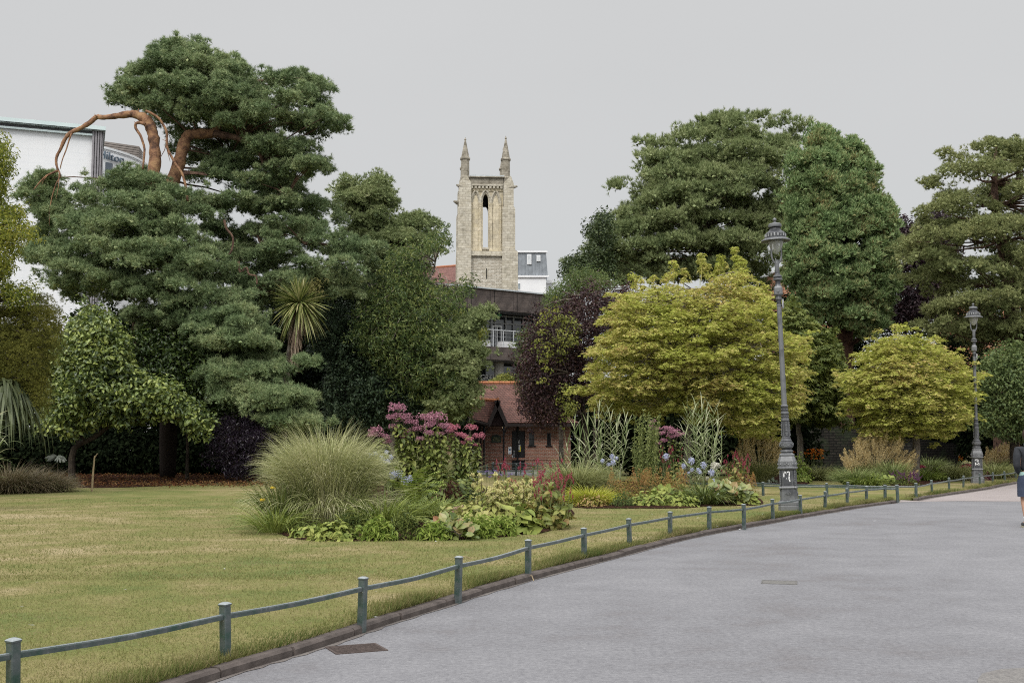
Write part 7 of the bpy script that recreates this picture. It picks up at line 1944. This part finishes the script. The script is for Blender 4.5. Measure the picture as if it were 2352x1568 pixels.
t = strap('olive grass mound behind the yellow green straps', 2135, 1085, 1.0, 1600, .011, .45, .9, 1.2, M_dgrass, 'grass_mound', 'ornamental grass', 'blades')
md('dark red leaved low plant at the right foot of the second lamp post', 2268, 1102, 40, 16, 160, .1, lm('maroon_foliage', [(.06, .015, .02), (.12, .03, .04)]), T_l6, .4)
def pinkphlox(label, px, py, tops, r=.11, mat=M_pink2, part='flower_head'):
    t = plant('phlox', label, 'flowering plant', px, py); c = np.array(t.location); m = MB(); mound(m, c+[0, .2, 0], .4, .3, .45, 300, .11, T_l6, .4); m.build('leaves', M_bright, t)
    heads(t, part, dome(r, 150, .035, mat, .4), [P(x, y, c[1]) for x, y in tops], tilt=.15)
M_mag = lm('magenta_florets', [(.35, .03, .10), (.5, .07, .16)])
pinkphlox('magenta flower head above the yellow green straps', 2114, 1096, [(2108, 1071), (2116, 1070), (2121, 1072), (2112, 1073)], mat=M_mag, r=.10)
pinkphlox('magenta flower heads beside the second lamp post', 2222, 1100, [(2212, 1070), (2222, 1068), (2232, 1070), (2206, 1074), (2216, 1073)], mat=M_mag, r=.10)
daisies('low orange flowers in the right-hand bed left of the second lamp post', 2195, 1078, (2162, 1040, 2215, 1058), 45, 70, 34, r=.05)
t = plant('delphinium', 'pale violet spires near the second lamp post', 'flowering plant', 2196, 1066); c = np.array(t.location); m = MB(); mound(m, c, .4, .3, .7, 260, .12, T_thin, .3); m.build('leaves', M_dkgreen, t)
heads(t, 'flower_spike', spikem(.7, .05, 120, .05, lm('violet', [(.22, .18, .42), (.32, .26, .5)])), [P(x, y, c[1]) for x, y in [(2191, 1045), (2197, 1050), (2204, 1050), (2186, 1052)]], tilt=.1)
oat('golden oat grass right of the second lamp post', 2300, 1090, (2262, 1022, 2345, 1055), 60, hb=.9)
strap('green grass mound right of the second lamp post', 2282, 1098, .95, 1700, .011, .4, 1.0, 1.3, M_misc2, 'grass_mound', 'ornamental grass', 'blades')
strap('green grass mound beside the walking man', 2325, 1092, .85, 1600, .011, .4, 1.0, 1.3, M_dgrass, 'grass_mound', 'ornamental grass', 'blades')
pinkphlox('tall pale pink spider flowers beside the walking man', 2318, 1085, [(2305, 1025), (2313, 1030), (2322, 1027), (2331, 1032), (2338, 1026), (2316, 1042), (2326, 1040)], r=.16, mat=M_pink)
pinkphlox('soft pink plumes behind the large golden oat grass', 2078, 1078, [(2060, 1030), (2072, 1036), (2065, 1045), (2080, 1048), (2050, 1048)], r=.12, mat=M_pink)
md('rounded dark green shrub behind the orange flowers of the right-hand bed', 2225, 1072, 60, 50, 700, .07, M_dgrass, T_thin, .3, name='low_shrub', cat='shrub')
md('low yellow green shrub under the right end of the golden maple', 2150, 1070, 110, 34, 900, .07, M_olive, T_thin, .4, name='low_shrub', cat='shrub')
md('low shadowy shrub at the right edge behind the grass mounds', 2400, 1085, 140, 50, 900, .1, M_mid, T_thin, .4, name='low_shrub', cat='shrub')
t = plant('post', 'dark grey post under the right-hand golden maple', 'post', 2130, 1075); c = np.array(t.location)
m = MB(); m.lathe([(.055, 0), (.055, 1.35), (.075, 1.36), (.075, 1.42), (.03, 1.46)], 10); mesh_ = m.mesh('shaft', M_blk); meshobj('shaft', mesh_, t)
m = MB(); m.lathe([(.078, 1.30), (.078, 1.33)], 10); m.build('pale_band', M_let, t, local=True)

# ---------------- LEFT FOREGROUND OF THE MULCH
strap('tawny brown grass mound at the left edge of the lawn, left one', 20, 1130, 1.15, 3000, .012, .55, 1.2, 1.25, M_brgrass, 'grass_mound', 'ornamental grass', 'blades')
strap('tawny brown grass mound at the left edge of the lawn, right one', 90, 1128, .95, 2600, .012, .5, 1.35, 1.1, M_brgrass, 'grass_mound', 'ornamental grass', 'blades')
t = plant('variegated_reed', 'cream striped reed leaves reaching in from the left edge', 'ornamental grass', -75, 1170); c = np.array(t.location); m = MB(); st = MB()
for i in range(9):
    a = rng.uniform(-.8, .8); b = c+[rng.uniform(-.3, .3), rng.uniform(-.3, .3), 0]; top = b+np.array([.25*math.cos(a)+rng.uniform(-.2, .3), .2*math.sin(a), rng.uniform(1.3, 2.0)])
    ln = smoothline(np.array([b, (b+top)/2, top]), 4); st.tube(ln, .012, 5)
    n = 18; z = np.linspace(.3, 1, n); q = b+(top-b)*z[:, None]
    arch_blades(m, q, np.arange(n)*pi+rng.normal(0, .6, n), rng.uniform(.55, .95, n), .7-.3*z+rng.normal(0, .15, n), rng.uniform(.6, 2.0, n), .04, 8, .3, pw=1.8)
st.build('stems', M_gstem, t); m.build('leaves', M_vari, t)
t = plant('pale_leaved_sprig', 'small sprig with pale grey paddle leaves in the shade below the camellia', 'plant', 131, 1100); c = np.array(t.location); m = MB(); st = MB()
hub = P(130, 1048, c[1]); st.tube([c, P(133, 1060, c[1]), hub], .012, 5); st.build('stems', M_stem, t)
for (x, y) in [(108, 1050), (112, 1056), (122, 1044), (132, 1058), (139, 1059), (148, 1058), (152, 1055), (128, 1056), (143, 1050)]:
    B = P(x, y, c[1]-.15); d = B-hub; L_ = np.linalg.norm(d)+.1; V, Fc = leaf6(.38, .05, .1); x_ = unit(d); y_ = unit(np.cross([0, 1, .3], x_)); z_ = np.cross(x_, y_)
    m.add(hub+(V@np.stack([x_, y_, z_]))*L_, Fc)
m.build('leaves', lm('pale_grey_leaves', [(.16, .18, .15), (.25, .27, .23)]), t)
# ------------------------------------------------------------ walking man at the right edge
def skinned(name, verts, edges, radii, mat, parent=None, sub=2, root=0):
    me = bpy.data.meshes.new(name); me.from_pydata([tuple(v) for v in verts], edges, [])
    o = bpy.data.objects.new(name+'_tmp', me); COL.objects.link(o)
    md_ = o.modifiers.new('s', 'SKIN'); md_.use_smooth_shade = True
    for i, r in enumerate(radii):
        r = r if isinstance(r, tuple) else (r, r)
        me.skin_vertices[0].data[i].radius = r
        me.skin_vertices[0].data[i].use_root = (i == root)
    s = o.modifiers.new('b', 'SUBSURF'); s.levels = sub; s.render_levels = sub
    dg = bpy.context.evaluated_depsgraph_get(); dg.update()
    m2 = bpy.data.meshes.new_from_object(o.evaluated_get(dg)); m2.name = name
    bpy.data.objects.remove(o)
    m2.materials.clear(); m2.materials.append(mat)
    m2.polygons.foreach_set('use_smooth', np.ones(len(m2.polygons), bool))
    return meshobj(name, m2, parent)
M_skin = plain('skin', (.45, .27, .19), (.38, .22, .15), 6, .5)
M_jkt = plain('charcoal_fleece', (.022, .024, .028), (.035, .037, .042), 12, .9, bmp=.3, bscale=60)
M_shirt = plain('mint_shirt_hem', (.32, .48, .44), (.25, .38, .36), 60, .8)
M_short = plain('navy_shorts', (.03, .04, .07), (.055, .07, .11), 3, .55, bmp=.5, bscale=6)
M_sock = plain('white_sock', (.65, .65, .65), (.55, .55, .55), 30, .8)
M_shoe = plain('trainer', (.05, .05, .055), (.09, .09, .09), 20, .6)
M_sole = plain('sole', (.42, .40, .3), (.3, .28, .2), 20, .7)
M_hair = plain('brown_hair', (.05, .03, .02), (.03, .02, .012), 40, .7)
foot = G(2353, 1211, 0.0)
pr = thing('person', 'person in charcoal hooded jacket and navy shorts walking away at the right edge', 'person', (foot[0]+.15, foot[1]-.0, 0), R(0))
# local frame: x right, y away from the camera; walking away (+y)
V = [(0, 0, .93), (0, 0, 1.08), (0, .01, 1.25), (0, .0, 1.42), (0, .01, 1.50), (0, .04, 1.58), (0, .05, 1.68), (0, .05, 1.76),
     (-.10, 0, .88), (-.12, .06, .50), (-.125, -.04, .12), (-.13, .10, .035),
     (.10, 0, .88), (.11, .22, .52), (.12, .20, .14), (.13, .32, .05),
     (-.19, 0, 1.42), (-.25, -.06, 1.15), (-.15, .12, .98), (-.10, .17, .95),
     (.19, 0, 1.42), (.25, -.05, 1.15), (.17, .15, 1.0), (.12, .20, .98)]
E = [(0,1),(1,2),(2,3),(3,4),(4,5),(5,6),(6,7),(0,8),(8,9),(9,10),(10,11),(0,12),(12,13),(13,14),(14,15),(3,16),(16,17),(17,18),(18,19),(3,20),(20,21),(21,22),(22,23)]
Rr = [(.15,.10),(.14,.10),(.15,.11),(.13,.09),.055,.065,.09,.06,(.085,.085),.058,.038,.035,(.085,.085),.058,.038,.035,.05,.042,.028,.02,.05,.042,.028,.02]
body = skinned('body', V, E, Rr, M_skin, pr)
# fingers of both hands, curled in front
mb = MB()
for s, h in ((-1, (-.10, .17, .95)), (1, (.12, .20, .98))):
    h = np.array(h)
    for k, (dx, ln) in enumerate([(-.03, .06), (-.01, .075), (.01, .07), (.03, .055)]):
        p = h+[-s*.02, .02, dx]; mb.tube([p, p+[-s*ln*.5, .02, 0], p+[-s*ln, .0, -.01]], [.009, .008, .006], 6)
    mb.tube([h+[0, 0, .02], h+[-s*.02, .01, .06]], [.011, .008], 6)
mb.build('fingers', M_skin, body, local=True)
mb = MB(); mb.ball((0, .055, 1.71), .108, 12, 10, (.85, 1, 1.1)); mb.build('hair', M_hair, pr, local=True, smooth=True)
V = [(0, 0, 1.0), (0, -.0, 1.14), (0, .0, 1.30), (0, .0, 1.44), (0, .01, 1.50),
     (-.215, 0, 1.42), (-.265, -.05, 1.28), (-.285, -.08, 1.14), (-.22, .02, 1.04), (-.15, .12, .99),
     (.215, 0, 1.42), (.265, -.05, 1.28), (.285, -.08, 1.14), (.22, .03, 1.04), (.16, .14, 1.0)]
E = [(0,1),(1,2),(2,3),(3,4),(3,5),(5,6),(6,7),(7,8),(8,9),(3,10),(10,11),(11,12),(12,13),(13,14)]
Rr = [(.19,.14),(.20,.145),(.21,.15),(.17,.12),.09,.082,.072,.064,.055,.045,.082,.072,.064,.055,.045]
jk = skinned('jacket', V, E, Rr, M_jkt, pr)
mb = MB(); mb.ball((0, -.05, 1.52), .13, 12, 8, (1.05, .75, .55)); mb.build('hood', M_jkt, jk, local=True, smooth=True)
mb = MB(); mb.lathe([(1.0, .0), (1.02, .03), (1.0, .09)], 22); Vv = np.concatenate(mb.V)*[.20, .15, 1]+[0, 0, .93]; mb.V = [Vv]; mb.build('shirt_hem', M_shirt, pr, local=True, smooth=True)
mb = MB()
def leg_tube(sx, pts):
    n = len(pts); k = 16; an = np.arange(k)*2*pi/k; rings = []
    for (x, y, z, rx, ry) in pts: rings.append(np.stack([x+rx*np.cos(an)*(1+.03*np.sin(an*3+z*20)), y+ry*np.sin(an), np.full(k, z)], 1))
    i = np.arange(n-1)[:, None]*k; j = np.arange(k)[None]
    mb.add(np.concatenate(rings), np.stack([i+j, i+(j+1) % k, i+k+(j+1) % k, i+k+j], -1).reshape(-1, 4))
leg_tube(-1, [(-.08, 0, .97, .115, .14), (-.10, 0, .88, .13, .15), (-.115, .015, .75, .125, .14), (-.125, .03, .60, .108, .118), (-.125, .03, .565, .105, .115)])
leg_tube(1, [(.08, 0, .97, .115, .14), (.10, .01, .88, .13, .15), (.11, .07, .75, .125, .14), (.12, .14, .62, .105, .115)])
mb.build('shorts', M_short, pr, local=True, smooth=True)
for s, a, f in ((-1, (-.125, -.04), .0), (1, (.12, .20), .02)):
    mb = MB(); mb.lathe([(.047, .08+f), (.046, .17+f), (.05, .2+f)], 12, (a[0], a[1], 0)); mb.build('sock', M_sock, pr, local=True, smooth=True)
    mb = MB(); mb.ball((a[0], a[1]+.06, .055+f), .06, 12, 8, (.85, 2.3, .85)); mb.ball((a[0], a[1]-.01, .085+f), .055, 10, 8, (.9, 1.0, 1)); sh = mb.build('shoe', M_shoe, pr, local=True, smooth=True)
    mb = MB(); mb.slab([(a[0]+.05*math.cos(t)*(1+.1*math.sin(t)), a[1]+.06+.145*math.sin(t)) for t in np.linspace(0, 2*pi, 15)[:-1]], .0+f, .03+f); mb.build('sole', M_sole, sh, local=True)
